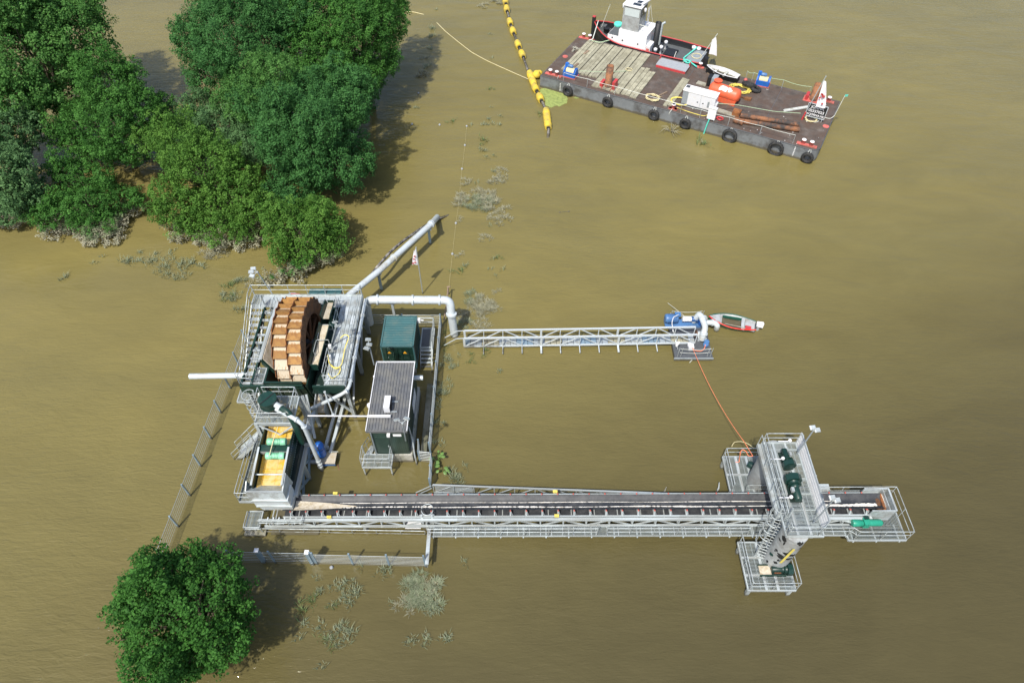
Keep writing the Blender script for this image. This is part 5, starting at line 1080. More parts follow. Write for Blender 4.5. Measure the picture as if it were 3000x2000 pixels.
px0, px1, py0, py1 = 12.65, 15.6, P0.y, P3.y
T = Thing('pump_pontoon', 'dark steel pontoon with slack rope rails carrying the blue pump', 'pontoon', ((px0+px1)/2,(py0+py1)/2,0))
b = T.mb(); b.box((px0,py0,-.5),(px1,py1,pz)); T.part('hull', b, 'darkgrey'); b = T.mb(); b.box((px0-.06,py0-.06,.2),(px1+.06,py0,.40)); T.part('rubbing_strake', b, 'galv_dark')
for x in (px0+.2,px0+.45,px1-.2,px1-.45):
    for y in (py0+.1,py1-.1): T.tube('stanchion', (x,y,pz), (x+.03,y,pz+1.0), .025, 'galv')
for y in (py0+.1,py1-.1):
    for z in (.95,.5): b = T.mb(); b.tube(sag((px0+.3,y,pz+z),(px1-.3,y,pz+z),.12), .016, 5); T.part('rope_rail', b, 'rope_pale')
b = T.mb(); b.tube(sag((px0+.1,py0+.15,pz+.8),(px0+.1,py1-.15,pz+.8),.15), .016, 5); T.part('rope_rail', b, 'rope_pale')
U = Thing('blue_pump', 'blue electric pump set on the dark pontoon', 'pump', q(15,500,370,pz))
b = MB(); b.lathe((-1.75,.1,.62), [(.30,0),(.36,.06),(.38,.2),(.38,.95),(.3,1.05),(.12,1.1)], 18, 'x'); mo = U.part('motor_body', b, 'blue_pump')
for k in range(7): b = MB(); b.lathe((-1.5+k*.1,.1,.62), [(.395,0),(.395,.02)], 18, 'x'); U.part('cooling_rib', b, 'blue_dark', mo)
b = MB(); b.box((-1.0,-.05,.95),(-.55,.35,1.12)); U.part('terminal_box', b, 'blue_pump'); b = MB(); b.lathe((-.35,.05,.6), [(.2,0),(.2,.7)], 14, 'x'); U.part('coupling_guard', b, 'whitep')
b = MB(); b.lathe((.35,.05,.6), [(.22,0),(.22,.5),(.3,.52)], 14, 'x'); U.part('bearing_housing', b, 'blue_dark'); b = MB(); b.lathe((.95,.05,.62), [(.3,0),(.52,.04),(.54,.2),(.4,.3)], 20, 'x'); U.part('impeller_case', b, 'blue')
b = MB(); b.box((-1.7,-.35,.0),(1.15,.45,.18)); U.part('base_frame', b, 'blue_pump'); b = MB(); b.tube(fillet([(-.75,.1,1.1),(-.9,-.1,1.2),(-1.2,-.2,1.15),(-1.35,-.6,.9),(-1.3,-1.3,.6)],.2), .03, 6); U.part('cable', b, 'white')
pp = [q(15,760,170,1.3)+V((-.25,-.1,-.6)), q(15,800,150,1.6), q(15,850,210,1.6), q(15,930,420,1.5), q(15,895,570,1.3), q(15,850,690,.75)]
pipe('pontoon_pipe', 'thick pale grey elbow pipe arching over the pump pontoon', pp, .24, 'pipe_white', .5, [(pp[4],(0,.6,1)),(pp[2]+V((.1,-.15,0)),(.1,-1,0))])
sp_ = [q(15,930,325,.9), q(15,1130,330,.9), q(15,1190,400,.75), q(15,1150,510,-.2)]
pipe('suction_pipe', 'pale grey suction pipe dipping from the pontoon into water', sp_, .22, 'pipe_white', .5, [(sp_[0].lerp(sp_[1],.75),(1,0,0))])
t = Thing('suction_manifold', 'pale grey pipe manifold block at the gangway end', 'manifold', q(15,845,690,pz)); b = MB(); b.tube([(-.4,.25,.35),(.35,.25,.35)], .25, 12); t.part('barrel', b, 'pipe_white'); b = MB(); b.box((-.35,-.2,.0),(.3,.2,.35)); t.part('block', b, 'pipe_white'); b = MB(); b.tube([(-.5,.25,.35),(-.4,.25,.35)], .34, 12); t.part('flange', b, 'rust_dark')
for i, (x, y, lab) in enumerate(((950,760,'round blue lid on the pontoon deck without cord'),(935,815,'round blue lid on the pontoon deck where the orange cord ends'))):
    p = q(15,x,y,pz); b = MB(Matrix.Translation(p)); b.lathe((0,0,0), [(.2,0),(.22,.03),(.22,.16),(.18,.2),(.1,.21)], 18); solo('hatch_lid', lab, 'lid', b, 'blue_pump')
b = MB(Matrix.Translation(q(15,610,870,pz))); b.box((-.2,-.25,0),(.2,.2,.3)); b.box((-.3,-.1,.3),(-.05,.1,.5)); solo('cable_reel_box', 'small white box at the end of the gangway', 'box', b, 'white')
b = MB(Matrix.Translation(q(15,330,770,1.35))); b.box((-.15,-.05,-.12),(.15,.05,.12)); b.lathe((0,0,-.35),[(.1,0),(.1,.2)],10); solo('gangway_lamp', 'white lamp box fixed to the gangway truss', 'lamp', b, 'whitep')
oc = [q(15,930,800,pz+.25), q(15,910,900,pz+.04), q(15,820,950,pz+.04), q(15,690,925,pz+.06), q(15,640,850,pz+.3)]
b = MB(); b.tube(fillet(oc,.3,4), .028, 6); solo('extension_cord', 'short orange cord lying on the pontoon deck', 'cord', b, 'orange_rope')
o0 = q(15,650,860,pz+.3); o1 = q(12,280,250,2.5); o2 = q(12,395,440,2.2)
b = MB(); b.tube(sag(o0,o1,.55,24)+[o2], .02, 6); solo('orange_rope', 'long orange mooring rope from the pontoon to the tower', 'rope', b, 'orange_rope')
b = MB(); b.tube(fillet([o2,q(12,330,440,2.0),q(12,310,380,2.3),q(12,255,345,2.35),q(12,210,410,1.9),q(12,235,380,2.2),q(12,210,480,1.3),q(12,215,520,1.23),q(12,160,520,1.23)],.2,3), .026, 6); solo('orange_rope_tail', 'loose tail of orange rope hanging on the rear tower rail', 'rope', b, 'orange_rope')
b = MB(); b.tube(fillet([q(12,110,310,2.3),q(12,140,250,2.4),q(12,240,240,2.4),q(12,330,270,2.4),q(12,410,335,2.3)],.4,4), .018, 5); solo('yellow_line', 'thin yellow line bowed above the rear tower rail', 'line', b, 'rope')
b = MB(); b.tube([q(15,700,1075,.35), q(15,560,1220,-.1)], .02, 5); solo('mooring_line', 'thin pale line running off the front edge of the pontoon', 'line', b, 'rope_pale')
b = MB(); b.tube([q(15,520,225,.5), q(15,280,30,.6), q(15,100,-110,-.1)], .018, 5); solo('mooring_line', 'thin pale line running off the rear edge of the pontoon', 'line', b, 'rope_pale')
# small motor boat
bow, stern = q(15,990,230,.35), q(15,2010,420,.35)
def hull(t, L_, Wd, Hh, m_out, m_in, m_rim, tip=.15, tr=.62, n=11, deck=.12, m_rim2=None):
    def half(u):      # half width along the length, u 0 bow .. 1 stern
        return Wd/2*(math.sin(min(1,u/.55+.02)*math.pi/2)**.8)*(1 if u < .55 else 1-(1-tr)*((u-.55)/.45)**1.6)
    us = [i/(n-1) for i in range(n)]
    def ring(k, wf, z, inset=0): return [(u*L_, k*max(.01,half(u)*wf-inset), z+.25*Hh*(1-u)**2*(1 if z > .2*Hh else 0)) for u in us]
    b = MB()
    for k in (-1,1):
        top = ring(k,1,Hh); bot = ring(k,.62,-.15); vs = top+bot; f = [(i,i+1,n+i+1,n+i) for i in range(n-1)]; b.add(vs, f if k < 0 else [x[::-1] for x in f], True)
    b.add([(L_,-half(1),Hh),(L_,half(1),Hh),(L_,half(1)*.62,-.15),(L_,-half(1)*.62,-.15)], [(0,1,2,3)])
    b.add(ring(-1,.62,-.15)+ring(1,.62,-.15), [(i,n+i,n+i+1,i+1) for i in range(n-1)])
    h = t.part('hull', b, m_out)
    b = MB()
    for k in (-1,1):
        top = ring(k,1,Hh-.01,.05); bot = ring(k,.7,deck); f = [(i,n+i,n+i+1,i+1) for i in range(n-1)]; b.add(top+bot, f if k < 0 else [x[::-1] for x in f], True)
    b.add([(L_-.03,-half(1)+.05,Hh),(L_-.03,half(1)-.05,Hh),(L_-.03,half(1)*.7,deck),(L_-.03,-half(1)*.7,deck)], [(3,2,1,0)]); t.part('lining', b, m_in)
    b = MB(); b.add(ring(-1,.72,deck)+ring(1,.72,deck), [(i,i+1,n+i+1,n+i) for i in range(n-1)]); t.part('floor', b, 'boat_floor')
    for k in (-1,1):
        b = MB(); b.tube([V(p) for p in ring(k,1,Hh,.02)], .045, 6); t.part('gunwale', b, (m_rim2 if (k < 0 and m_rim2) else m_rim))
    return half
d = stern-bow; rzb = math.atan2(d.y, d.x); Lb = d.length
t = Thing('motor_boat', 'small open motor boat with red and green sides tied to the pontoon', 'boat', V((bow.x,bow.y,0)), rzb)
half = hull(t, Lb, 1.55, .5, 'boat_green', 'boat_grey', 'boat_green', m_rim2='red_bright')
b = MB(); b.add([(.05,0,.66),(Lb*.24,-half(.24)+.04,.56),(Lb*.24,half(.24)-.04,.56)], [(0,1,2)]); t.part('foredeck', b, 'boat_grey')
for u in (.25,.73): b = MB(); b.box((Lb*u-.13,-half(u)+.03,.40),(Lb*u+.13,half(u)-.03,.47)); t.part('thwart', b, 'boat_grey')
b = MB(); b.box((Lb*.78,-half(.8)*.8,.3),(Lb*.98,half(.9)*.8,.36)); t.part('stern_bench', b, 'boat_grey')
b = MB(); b.bar((Lb*.28,half(.4)-.12,.45),(Lb*.7,half(.65)-.12,.45),.14,.03); t.part('side_bench', b, 'boat_white'); b = MB(); b.bar((Lb*.3,half(.4)-.28,.4),(Lb*.7,half(.65)-.26,.4),.1,.22); t.part('locker', b, 'boat_green')
b = MB(); b.prism([(Lb+.0,-.16),(Lb+.5,-.2),(Lb+.55,.0),(Lb+.5,.2),(Lb+.0,.16)], .55, .85); om = t.part('outboard_motor', b, 'whitep'); b = MB(); b.box((Lb+.1,-.07,-.5),(Lb+.3,.07,.55)); t.part('motor_leg', b, 'grey', om)
b = MB(); b.bar((Lb*.35,-half(.4)+.3,.5),(Lb*.82,-half(.8)+.15,.52),.06,.04); t.part('oar', b, 'timber_grey'); b = MB(); b.box((Lb*.78,-half(.8)+.1,.36),(Lb*.9,-half(.8)+.42,.56)); t.part('fuel_can', b, 'red')
# ------------------------------------------------------------------ barge
ZD = 1.45
bO = at(1583,221,ZD); bC = at(2400,445,ZD); bA = at(1684,107,ZD)
rz_b = math.atan2(bC.y-bO.y, bC.x-bO.x); BL = (bC-bO).length; BW = 10.5
BM = Matrix.Translation((bO.x,bO.y,0)) @ Matrix.Rotation(rz_b,4,'Z'); BMi = BM.inverted()
def bl(k, x, y, z=ZD):      # crop pixel on a plane at height z -> barge frame
    p = BMi @ q(k,x,y,z); return V((p.x,p.y,z))
def bw(x, y, z=ZD): return BM @ V((x,y,z))
Bg = Thing('work_barge', 'long grey flat top work barge with dark rusty deck and timber mats', 'barge', (bO.x,bO.y,0), rz_b)
rad = 1.0; out = [(0,0)]+[(BL-rad+rad*math.sin(a), rad-rad*math.cos(a)) for a in np.linspace(0,math.pi/2,7)]+[(BL,BW),(0,BW)]
b = MB(); b.prism(out, -1.0, ZD-.03); Bg.part('hull', b, 'hull'); b = MB(); b.prism([(x+(.05 if x < 1 else -.05),y+(.05 if y < 5 else -.05)) for x, y in out], ZD-.03, ZD); dk = Bg.part('deck', b, 'deck')
b = MB(); b.tube([V((x,y,ZD-.03)) for x, y in out]+[V((0,0,ZD-.03))], .045, 6); Bg.part('deck_rim', b, 'darkgrey')
for x in (BL*.48,BL*.66,BL*.8): b = MB(); b.box((x,.1,ZD),(x+.04,BW-.1,ZD+.012)); Bg.part('weld_seam', b, 'darkgrey')
for x, kz in ((2.55,6),(BL-2.3,7)):
    for k in range(kz): b = MB(); b.box((x+k*.02*0-.05,-.012,.18+k*.17),(x+.06,-.001,.27+k*.17)); Bg.part('draft_mark', b, 'whitep')
for (k,x,y) in ((5,475,745),(6,1840,1060)): p = bl(k,x,y); b = MB(); b.lathe((p.x,p.y,ZD), [(.32,0),(.32,.03)], 18); Bg.part('manhole', b, 'redpale')
# timber mats: planks across the deck
far_px = [(765,545),(862,560),(985,583),(1120,612),(1240,640),(1372,668),(1475,702),(1600,735)]
us = [bl(5,*p).x for p in far_px]
rp = random.Random(3)
vfar = [bl(5,*p).y for p in far_px]
def plank(u0, u1, v0, v1, z=ZD, h=.14, m='timber'):
    n = max(1, round((u1-u0)/.42)); w = (u1-u0)/n
    for i in range(n):
        a0 = u0+i*w+.012; a1 = u0+(i+1)*w-.012; d0 = rp.uniform(-.12,.12); d1 = rp.uniform(-.1,.06); hz = h+rp.uniform(-.015,.02); sk_ = rp.uniform(-.015,.015)
        b = MB(); b.hexa([(a0,v0+d0,z),(a1,v0+d0,z),(a1+sk_,v1+d1,z),(a0+sk_,v1+d1,z)],[(a0,v0+d0,z+hz),(a1,v0+d0,z+hz),(a1+sk_,v1+d1,z+hz),(a0+sk_,v1+d1,z+hz)]); Bg.part('plank', b, m)
vf = min(BW-.3, sum(vfar)/len(vfar))
for i in range(len(us)-1): plank(us[i]+.04, us[i+1]-.05, 2.3 if i < 4 else .55, vf)
ub = us[-1]; plank(ub+.03, ub+1.05, .55, 7.0); plank(ub+1.1, ub+1.9, .55, 6.6)
s0, s1 = bl(6,30,830), bl(6,240,420); plank(s0.x-.55, s0.x+.35, .7, 6.9)
uu = s0.x
for i, (x0, y0, x1, y1, w, lab) in enumerate(((uu+1.2,5.2,uu+2.9,5.1,.6,'short grey board lying near the white skiff'),(uu+1.2,6.9,uu+2.3,6.8,.65,'stubby grey board beside the tug mooring post'),(uu+4.2,2.6,uu+7.0,2.3,.65,'broad grey board behind the white generator'),(uu-1.6,2.2,uu-1.1,3.4,.18,'dark splintered batten between the timber mats'),(uu-2.0,1.2,uu-1.2,2.2,.12,'thin dark stick on bare deck between the timber mats'))):
    b = MB(); b.bar(V((x0,y0,ZD+.05)), V((x1,y1,ZD+.05)), w, .09); solo('loose_board', lab, 'board', MB(BM).add(b.v,b.f), 'timber_grey' if i < 3 else 'ironwood')
b = MB(BM); b.bar(bl(17,-30,925,ZD+.08), bl(17,1160,740,ZD+.08), .34, .06); b.bar(bl(17,-30,925,ZD+.14)+V((0,-.18,0)), bl(17,1160,740,ZD+.14)+V((0,-.18,0)), .05, .14); b.bar(bl(17,-30,925,ZD+.14)+V((0,.18,0)), bl(17,1160,740,ZD+.14)+V((0,.18,0)), .05, .14); solo('steel_channel', 'pale channel section lying across the barge corner', 'channel', b, 'boat_white')
for k, (x, y, lab) in enumerate(((9.2,9.0,'dark block lying on the timber mats near the tug'),(6.0,4.0,'dark block lying on the timber mats near the blue winch'))):
    p = bl(5,750,690,ZD+.16) if k == 0 else bl(5,615,860,ZD+.16); b = MB(BM); b.bar(p-V((.05,.45,0)), p+V((.08,.45,0)), .28, .14); solo('timber_block', lab, 'block', b, 'ironwood')
p = bl(5,590,660,ZD); b = MB(BM)
for (a, c) in (((-.3,.4),(.1,.1)),((.1,.1),(.05,-.6)),((.05,-.1),(.7,.4)),((-.2,.5),(.3,.3))): b.bar(p+V((a[0],a[1],.12)), p+V((c[0],c[1],.12)), .22, .18)
solo('canvas_heap', 'heap of pale canvas scraps on the barge deck corner', 'canvas', b, 'timber_grey')
# bollards
def bollard(label, p, dirx=True, n=2):
    t = Thing('bollard', label, 'bollard', bw(p.x,p.y,ZD), rz_b, 'barge bollards'); L_ = .55*n
    b = MB(); b.box((-L_+.1,-.22,0),(L_-.1,.22,.06)); t.part('base_plate', b, 'redpale')
    for k in range(n):
        x = (k-(n-1)/2)*.8; b = MB(); b.lathe((x,0,.06), [(.17,0),(.17,.36),(.23,.38),(.23,.46)], 14); po = t.part('post', b, 'redpale'); b = MB(); b.lathe((x,0,.52), [(.23,0),(.2,.04)], 14); t.part('cap', b, 'whitep', po)
bollard('red double bollard with white caps near the yellow floats', bl(5,320,985)); bollard('red double bollard with white caps at the tug bow', bl(5,755,510)); bollard('red double bollard with white caps by the draft marks', bl(6,1620,1275)); bollard('red double bollard with white caps beside the rusty spud', bl(6,1825,765))
bollard('red single bollard with white cap beside the coiled rope', bl(5,1890,1425), n=1); bollard('red single bollard with white cap at the tug stern', bl(6,395,385), n=1); bollard('red single bollard with white cap behind the generator', bl(6,85,860), n=1)
# spuds
def spud(label, p, h, m='rust_tube'):
    t = Thing('spud_pile', label, 'pile', bw(p.x,p.y,ZD), rz_b, 'barge spuds'); b = MB(); b.lathe((0,0,-2), [(.40,0),(.40,h+2),(.34,h+2),(.34,h-1)], 20); t.part('tube', b, m)
    b = MB(); b.box((-1.0,-.55,0),(1.0,.6,.08)); t.part('base_plate', b, 'redpale')
    for x in (-.85,.6): b = MB(); b.box((x,-.45,.08),(x+.32,.5,1.0 if x > 0 else .6)); t.part('guide_block', b, 'red')
spud('rusty tube spud standing among the timber mats', bl(5,1035,1150), 2.55); spud('rusty tube spud standing behind the draped flag', bl(6,1690,760), 1.9)
# winches
def bwinch(label, p, rz):
    t = Thing('deck_winch', label, 'winch', bw(p.x,p.y,ZD), rz_b+rz, 'blue deck winches')
    for x in (-.75,.6): b = MB(); b.prism([(-.5,0),(.5,0),(.5,.55),(.25,1.0),(-.25,1.0),(-.5,.6)], x, x+.12, 'x'); t.part('side_frame', b, 'blue')
    b = MB(); b.lathe((-.65,0,.6), [(.5,0),(.5,.06),(.22,.07),(.22,1.15),(.5,1.16),(.5,1.22)], 18, 'x'); d = t.part('drum', b, 'blue'); b = MB(); b.lathe((-.5,0,.6), [(.34,0),(.36,.4),(.34,.95)], 16, 'x'); t.part('rope_coil', b, 'rope', d)
    b = MB(); b.box((-.8,-.6,0),(.8,.6,.1)); t.part('base_frame', b, 'redpale'); b = MB(); b.box((-.75,-.55,.1),(.7,-.45,.65)); t.part('front_plate', b, 'blue')
    b = MB(); b.lathe((-.4,.1,1.1), [(.18,0),(.2,.05),(.2,.5),(.12,.6)], 12, 'x'); t.part('motor_body', b, 'blue_pump'); b = MB(); b.box((-.75,.0,.9),(-.4,.35,1.35)); t.part('gearbox', b, 'blue')
bwinch('blue deck winch near the rusty spud and timber mats', bl(5,545,1000), 0); bwinch('blue deck winch with pale motor near the loose tyres', bl(6,1110,580), .1)
# tyres
def tyre_mesh(R_, r, w, hub):
    b = MB(); n, m = 26, 9; vs = []; fs = []
    for i in range(n):
        a = 2*math.pi*i/n
        for k in range(m):
            c = 2*math.pi*k/m; rr = (R_+hub)/2+(R_-hub)/2*math.cos(c); rr += (.035*R_ if (i % 2 and math.cos(c) > .3) else 0); vs.append((rr*math.cos(a), w/2*math.sin(c), rr*math.sin(a)))
    for i in range(n):
        for k in range(m): fs.append((i*m+k, ((i+1)%n)*m+k, ((i+1)%n)*m+(k+1)%m, i*m+(k+1)%m))
    b.add(vs, fs, True); return b.mesh('tyre', 'rubber')
ty_s, ty_l = tyre_mesh(.62,.2,.42,.28), tyre_mesh(.80,.2,.42,.50)
def fender(label, u, big=False, z=.62):
    t = Thing('tyre_fender', label, 'tyre', bw(u,-.24,0), rz_b, 'tyre fenders on the barge side'); o = newobj('tyre', ty_l if big else ty_s, t.o); o.location = (0,0,z); o.rotation_euler = (.06,random.uniform(0,3),0)
    R_ = .8 if big else .62
    for s in (-.16,.16): t.tube('hanging_rope', (s*.3,.22,ZD+.0), (s,-.02,z+R_*.86), .022, 'rope_pale', None, True)
for k, x, y, big, lab in ((5,515,1185,0,'tyre fender hung near the blue winch and green algae'),(5,1030,1340,0,'tyre fender hung below the rusty spud in the mats'),(5,1650,1490,0,'tyre fender hung below the pale coiled rope'),(6,232,1018,0,'tyre fender hung below the white generator'),(6,738,1165,1,'wide tyre fender hung below the rusty tubes'),(6,1272,1305,1,'widest tyre fender hung next to the white draft marks'),(6,1628,1420,0,'tyre fender hung at the rounded barge corner')):
    fender(lab, bl(k,x,y,.62).x, big)
for k, x, y, z, lab in ((6,955,600,ZD+.42,'worn tractor tyre propped up on the barge deck'),(6,1035,635,ZD+.24,'worn tyre lying flat beside the propped tractor tyre')):
    p = bl(k,x,y,ZD+.2); t = Thing('spare_tyre_fender', lab, 'tyre', bw(p.x,p.y,ZD), rz_b, 'tyres lying on the barge'); o = newobj('tyre', ty_l if z > ZD+.3 else ty_s, t.o); o.location = (0,0,z-ZD); o.rotation_euler = (math.pi/2-(.35 if z > ZD+.3 else 0),.2,.3)
# generator
p = bl(6,360,860); gl = (bl(6,480,905)-bl(6,195,840)).length
t = Thing('generator', 'white boxed diesel generator with grey end on the barge', 'generator', bw(p.x,p.y+.4,ZD), rz_b)
b = MB(); b.box((-1.75,-.55,.0),(1.75,.6,.28)); t.part('skid', b, 'darkgrey'); b = MB(); b.box((-1.2,-.55,.28),(1.75,.6,1.75)); cs = t.part('case', b, 'white'); b = MB(); b.box((-1.8,-.55,.28),(-1.2,.6,1.74)); t.part('radiator_end', b, 'grey_blue'); b = MB(); b.box((-1.85,-.6,1.75),(1.8,.65,1.85)); t.part('roof', b, 'whitep')
for x in (-.15,.45): b = MB(); b.box((x,-.57,.8),(x+.14,-.55,.9)); t.part('door_latch', b, 'black', cs)
b = MB(); b.box((1.0,-.57,.55),(1.2,-.55,1.2)); t.part('vent_grille', b, 'galv_dark', cs); b = MB(); b.box((.2,-.565,.3),(.22,-.55,1.75)); t.part('door_gap', b, 'galv_dark', cs); b = MB(); b.box((-1.75,.0,1.85),(-1.35,.45,1.9)); t.part('exhaust_grille', b, 'darkgrey')
b = MB(); b.box((1.75,-.3,.6),(1.95,.3,1.0)); t.part('socket_box', b, 'white')
p = bl(6,535,915,ZD+.8); t = Thing('water_tank', 'white upright cabinet with turquoise hose on the barge edge', 'cabinet', bw(p.x,.25,ZD), rz_b); b = MB(); b.box((-.42,-.2,.25),(.42,.2,1.45)); t.part('case', b, 'whitep'); b = MB(); b.box((-.45,-.24,1.45),(.45,.24,1.5)); t.part('lid', b, 'white')
for x in (-.35,.35): t.bar('leg', (x,0,0), (x,0,.25), .08, .08, 'galv', local=True)
b = MB(); b.tube([bw(p.x-.1,-.05,ZD+.3), bw(p.x-.18,-.1,ZD-.3), bw(p.x-.3,-.12,-.2)], .07, 8); solo('turquoise_hose', 'turquoise hose hanging down the barge side', 'hose', b, 'rope_teal')
# orange tank
p0 = bl(6,600,640,ZD+.75); p1 = bl(6,770,720,ZD+.75); pc = (p0+p1)/2
t = Thing('orange_tank', 'bright orange horizontal pressure tank with a worn white emblem', 'tank', bw(pc.x,pc.y,ZD), rz_b+math.radians(-6))
b = MB(); b.lathe((-1.85,0,.85), [(.05,0),(.45,.06),(.68,.2),(.74,.42),(.74,3.1),(.68,3.32),(.42,3.5),(.05,3.55)], 24, 'x'); t.part('shell', b, 'orange')
b = MB(); b.lathe((-1.15,.25,1.45), [(.40,0),(.40,.28),(.46,.28),(.46,.34)], 18); t.part('manhole', b, 'orange')
for y in (-.62,.62): b = MB(); b.box((-1.75,y-.08,0),(1.5,y+.08,.5)); t.part('skid', b, 'orange')
b = MB(); r_ = random.Random(2)
for i in range(26):
    a = .95+r_.uniform(-.28,.28); x = .05+r_.uniform(-.62,.62); s = r_.uniform(.05,.17); da = s/.745*r_.uniform(.6,1.1)
    b.quad(*[(x+dx*s, -.748*math.cos(a+dv*da), .85+.748*math.sin(a+dv*da)) for dx, dv in ((-1,-1),(1,-.8),(.9,1),(-.8,.9))])
t.part('emblem', b, 'whitep', label='worn white emblem')
b = MB(); b.box((-1.86,-.74,.45),(-1.7,-.6,.65)); t.part('yellow_label', b, 'cable_yellow')
p = bl(6,520,590); t = Thing('pump_unit', 'grey radiator pump unit beside the orange tank', 'pump', bw(p.x,p.y,ZD), rz_b); b = MB(); b.box((.0,-.5,.1),(.55,.55,1.1)); t.part('case', b, 'grey_blue'); b = MB(); b.box((-.45,-.45,.15),(0,.5,1.05)); t.part('radiator', b, 'black')
for k in range(7): b = MB(); b.box((-.47,-.45+k*.14,.2),(-.45,-.40+k*.14,1.0)); t.part('fin', b, 'rust_dark')
# rusty tubes
for i, (a, c, r0, lab) in enumerate(((bl(6,800,985,ZD+.3),bl(6,1540,1095,ZD+.3),.26,'long rust and black tube with collar in front'),(bl(6,860,930,ZD+.3),bl(6,1540,1035,ZD+.3),.25,'long rust and black tube behind the collared one'))):
    b = MB(BM); b.tube([V((a.x,a.y,ZD+r0)), V((c.x,c.y,ZD+r0))], r0, 16)
    if i == 0: b.tube([V((a.x-.15,a.y+.03,ZD+r0+.02)), V((a.x+.9,a.y-.1,ZD+r0+.02))], r0*1.22, 16)
    solo('steel_tube', lab, 'tube', b, 'rust_tube', 'rusty tubes on the barge')
p = bl(6,805,935); b = MB(BM); b.box((p.x-.4,p.y-.3,ZD),(p.x+.4,p.y+.5,ZD+.5)); b.box((p.x-.3,p.y-.2,ZD+.5),(p.x+.3,p.y+.4,ZD+.56)); solo('rusty_clamp', 'rusty clamp block resting on the tube end', 'clamp', b, 'rust')
b = MB(BM); p = bl(6,880,725,ZD+.1); b.bar(p+V((-.9,.2,0)), p+V((.4,-.05,0)), .16, .12); b.box((p.x+.3,p.y-.3,ZD),(p.x+1.0,p.y+.15,ZD+.25)); solo('drill_head', 'rusty tool head on a grey bar beside the orange tank', 'tool', b, 'rust_dark')
# hatch / pallet with red rim
pa, pb, pc_, pd = bl(5,1725,860,ZD+.3), bl(5,2000,920,ZD+.3), bl(6,205,350,ZD+.3), bl(5,1760,785,ZD+.3)
b = MB(BM); w0 = (pb-pa).length; x0, y0 = pa.x, pa.y
t = Thing('raised_hatch', 'flat grey hatch cover with red coaming at the barge edge', 'hatch', bw(x0+w0/2,y0+.8,ZD), rz_b); b = MB(); b.box((-1.75,-.85,0),(1.75,.85,.25)); t.part('coaming', b, 'red'); b = MB(); b.box((-1.8,-.8,.25),(1.8,.9,.32)); t.part('cover', b, 'grey'); 
for x in (-1.8,1.75): b = MB(); b.box((x-.05,.6,0),(x+.05,.9,.65)); t.part('lug', b, 'red')
# ropes and cables on the barge
def rope(name, label, pts, r, m, cat='rope', f=.4, group=None): b = MB(); b.tube(fillet(pts,f,3), r, 5); return solo(name, label, cat, b, m, group)
def coil(name, label, c, R_, turns, r, m, z, jit=.12, seed=0):
    rr = random.Random(seed); pts = []
    for i in range(int(turns*14)):
        a = i/14*2*math.pi; rad_ = R_*(1+rr.uniform(-jit,jit)); pts.append(BM @ V((c.x+rad_*math.cos(a), c.y+rad_*.8*math.sin(a), z+.04+i*.0018+rr.uniform(0,.02))))
    b = MB(); b.tube(pts, r, 5); solo(name, label, 'rope', b, m)
coil('coiled_rope', 'coil of pale rope on the barge edge', bl(5,1620,1300), .75, 7, .035, 'rope', ZD+.05, .16, 1)
coil('coiled_cable', 'big loop of yellow cable at the grey end of the generator', bl(6,150,790)+V((.1,0,0)), .95, 3, .045, 'cable_yellow', ZD+.12, .08, 2)
coil('coiled_hose', 'tangle of yellow green hose beside the loose tyres', bl(6,880,650)+V((-.3,0,0)), 1.0, 6, .05, 'cable_yellow', ZD+.05, .35, 3)
coil('thin_rope_loop', 'small loop of thin yellow rope on the timber mats', bl(5,1310,920,ZD+.18), .38, 2, .02, 'rope', ZD+.17, .12, 4)
coil('red_ring', 'open red ring lying at the barge edge', bl(6,622,975,ZD+.05), .33, 1, .09, 'red', ZD+.05, .01, 5)
rope('yellow_cable', 'yellow power cable along the generator foot', [bw(*bl(6,130,850)[:2],ZD+.05), bw(*bl(6,280,905)[:2],ZD+.05), bw(*bl(6,440,950)[:2],ZD+.05), bw(*bl(6,510,945)[:2],ZD+.3)], .045, 'cable_yellow', 'cable')
# stanchions with guard line along the near side
stn = [bl(5,460,1050),bl(5,770,1130),bl(5,1130,1230),bl(6,180,885),bl(6,400,945),bl(6,720,1040),bl(6,1085,1140),bl(6,1465,1240)]
tops = []
t = Thing('edge_line', 'thin rope rail on slim stanchions along the barge side', 'rope rail', bw(8,.3,ZD), rz_b)
for s in stn: w = bw(s.x,.22,ZD); t.tube('stanchion', w, w+V((0,0,.95)), .025, 'galv'); tops.append(w+V((0,0,.95)))
for a, c in zip(tops, tops[1:]): b = t.mb(); b.tube(sag(a,c,.06,6), .024, 5); t.part('guard_line', b, 'rope_pale')
tops = []
t = Thing('edge_line', 'thin rope rail on slim stanchions behind the second blue winch', 'rope rail', bw(20,BW-.2,ZD), rz_b)
for k, x, y in ((6,915,520),(6,985,540),(6,1325,630),(6,1640,700)): s = bl(k,x,y); w = bw(s.x,BW-.25,ZD); t.tube('stanchion', w, w+V((0,0,.95)), .025, 'galv'); tops.append(w+V((0,0,.95)))
for a, c in zip(tops, tops[1:]): b = t.mb(); b.tube(sag(a,c,.15,6), .024, 5); t.part('guard_line', b, 'rope_green')
rope('green_line', 'pale green line stretched over the bare deck', [bw(*bl(6,540,795,ZD+1.0)[:2],ZD+1.0), bw(*bl(6,800,810,ZD+.8)[:2],ZD+.8), bw(*bl(6,1250,890,ZD+.5)[:2],ZD+.5), bw(*bl(6,1550,910,ZD+.6)[:2],ZD+.6)], .028, 'rope_green')
rope('yellow_line', 'pale yellow line stretched over the timber mats', [bw(*bl(5,580,930,ZD+.6)[:2],ZD+.6), bw(*bl(5,950,945,ZD+.4)[:2],ZD+.4), bw(*bl(5,1290,935,ZD+.2)[:2],ZD+.2)], .026, 'rope_green')
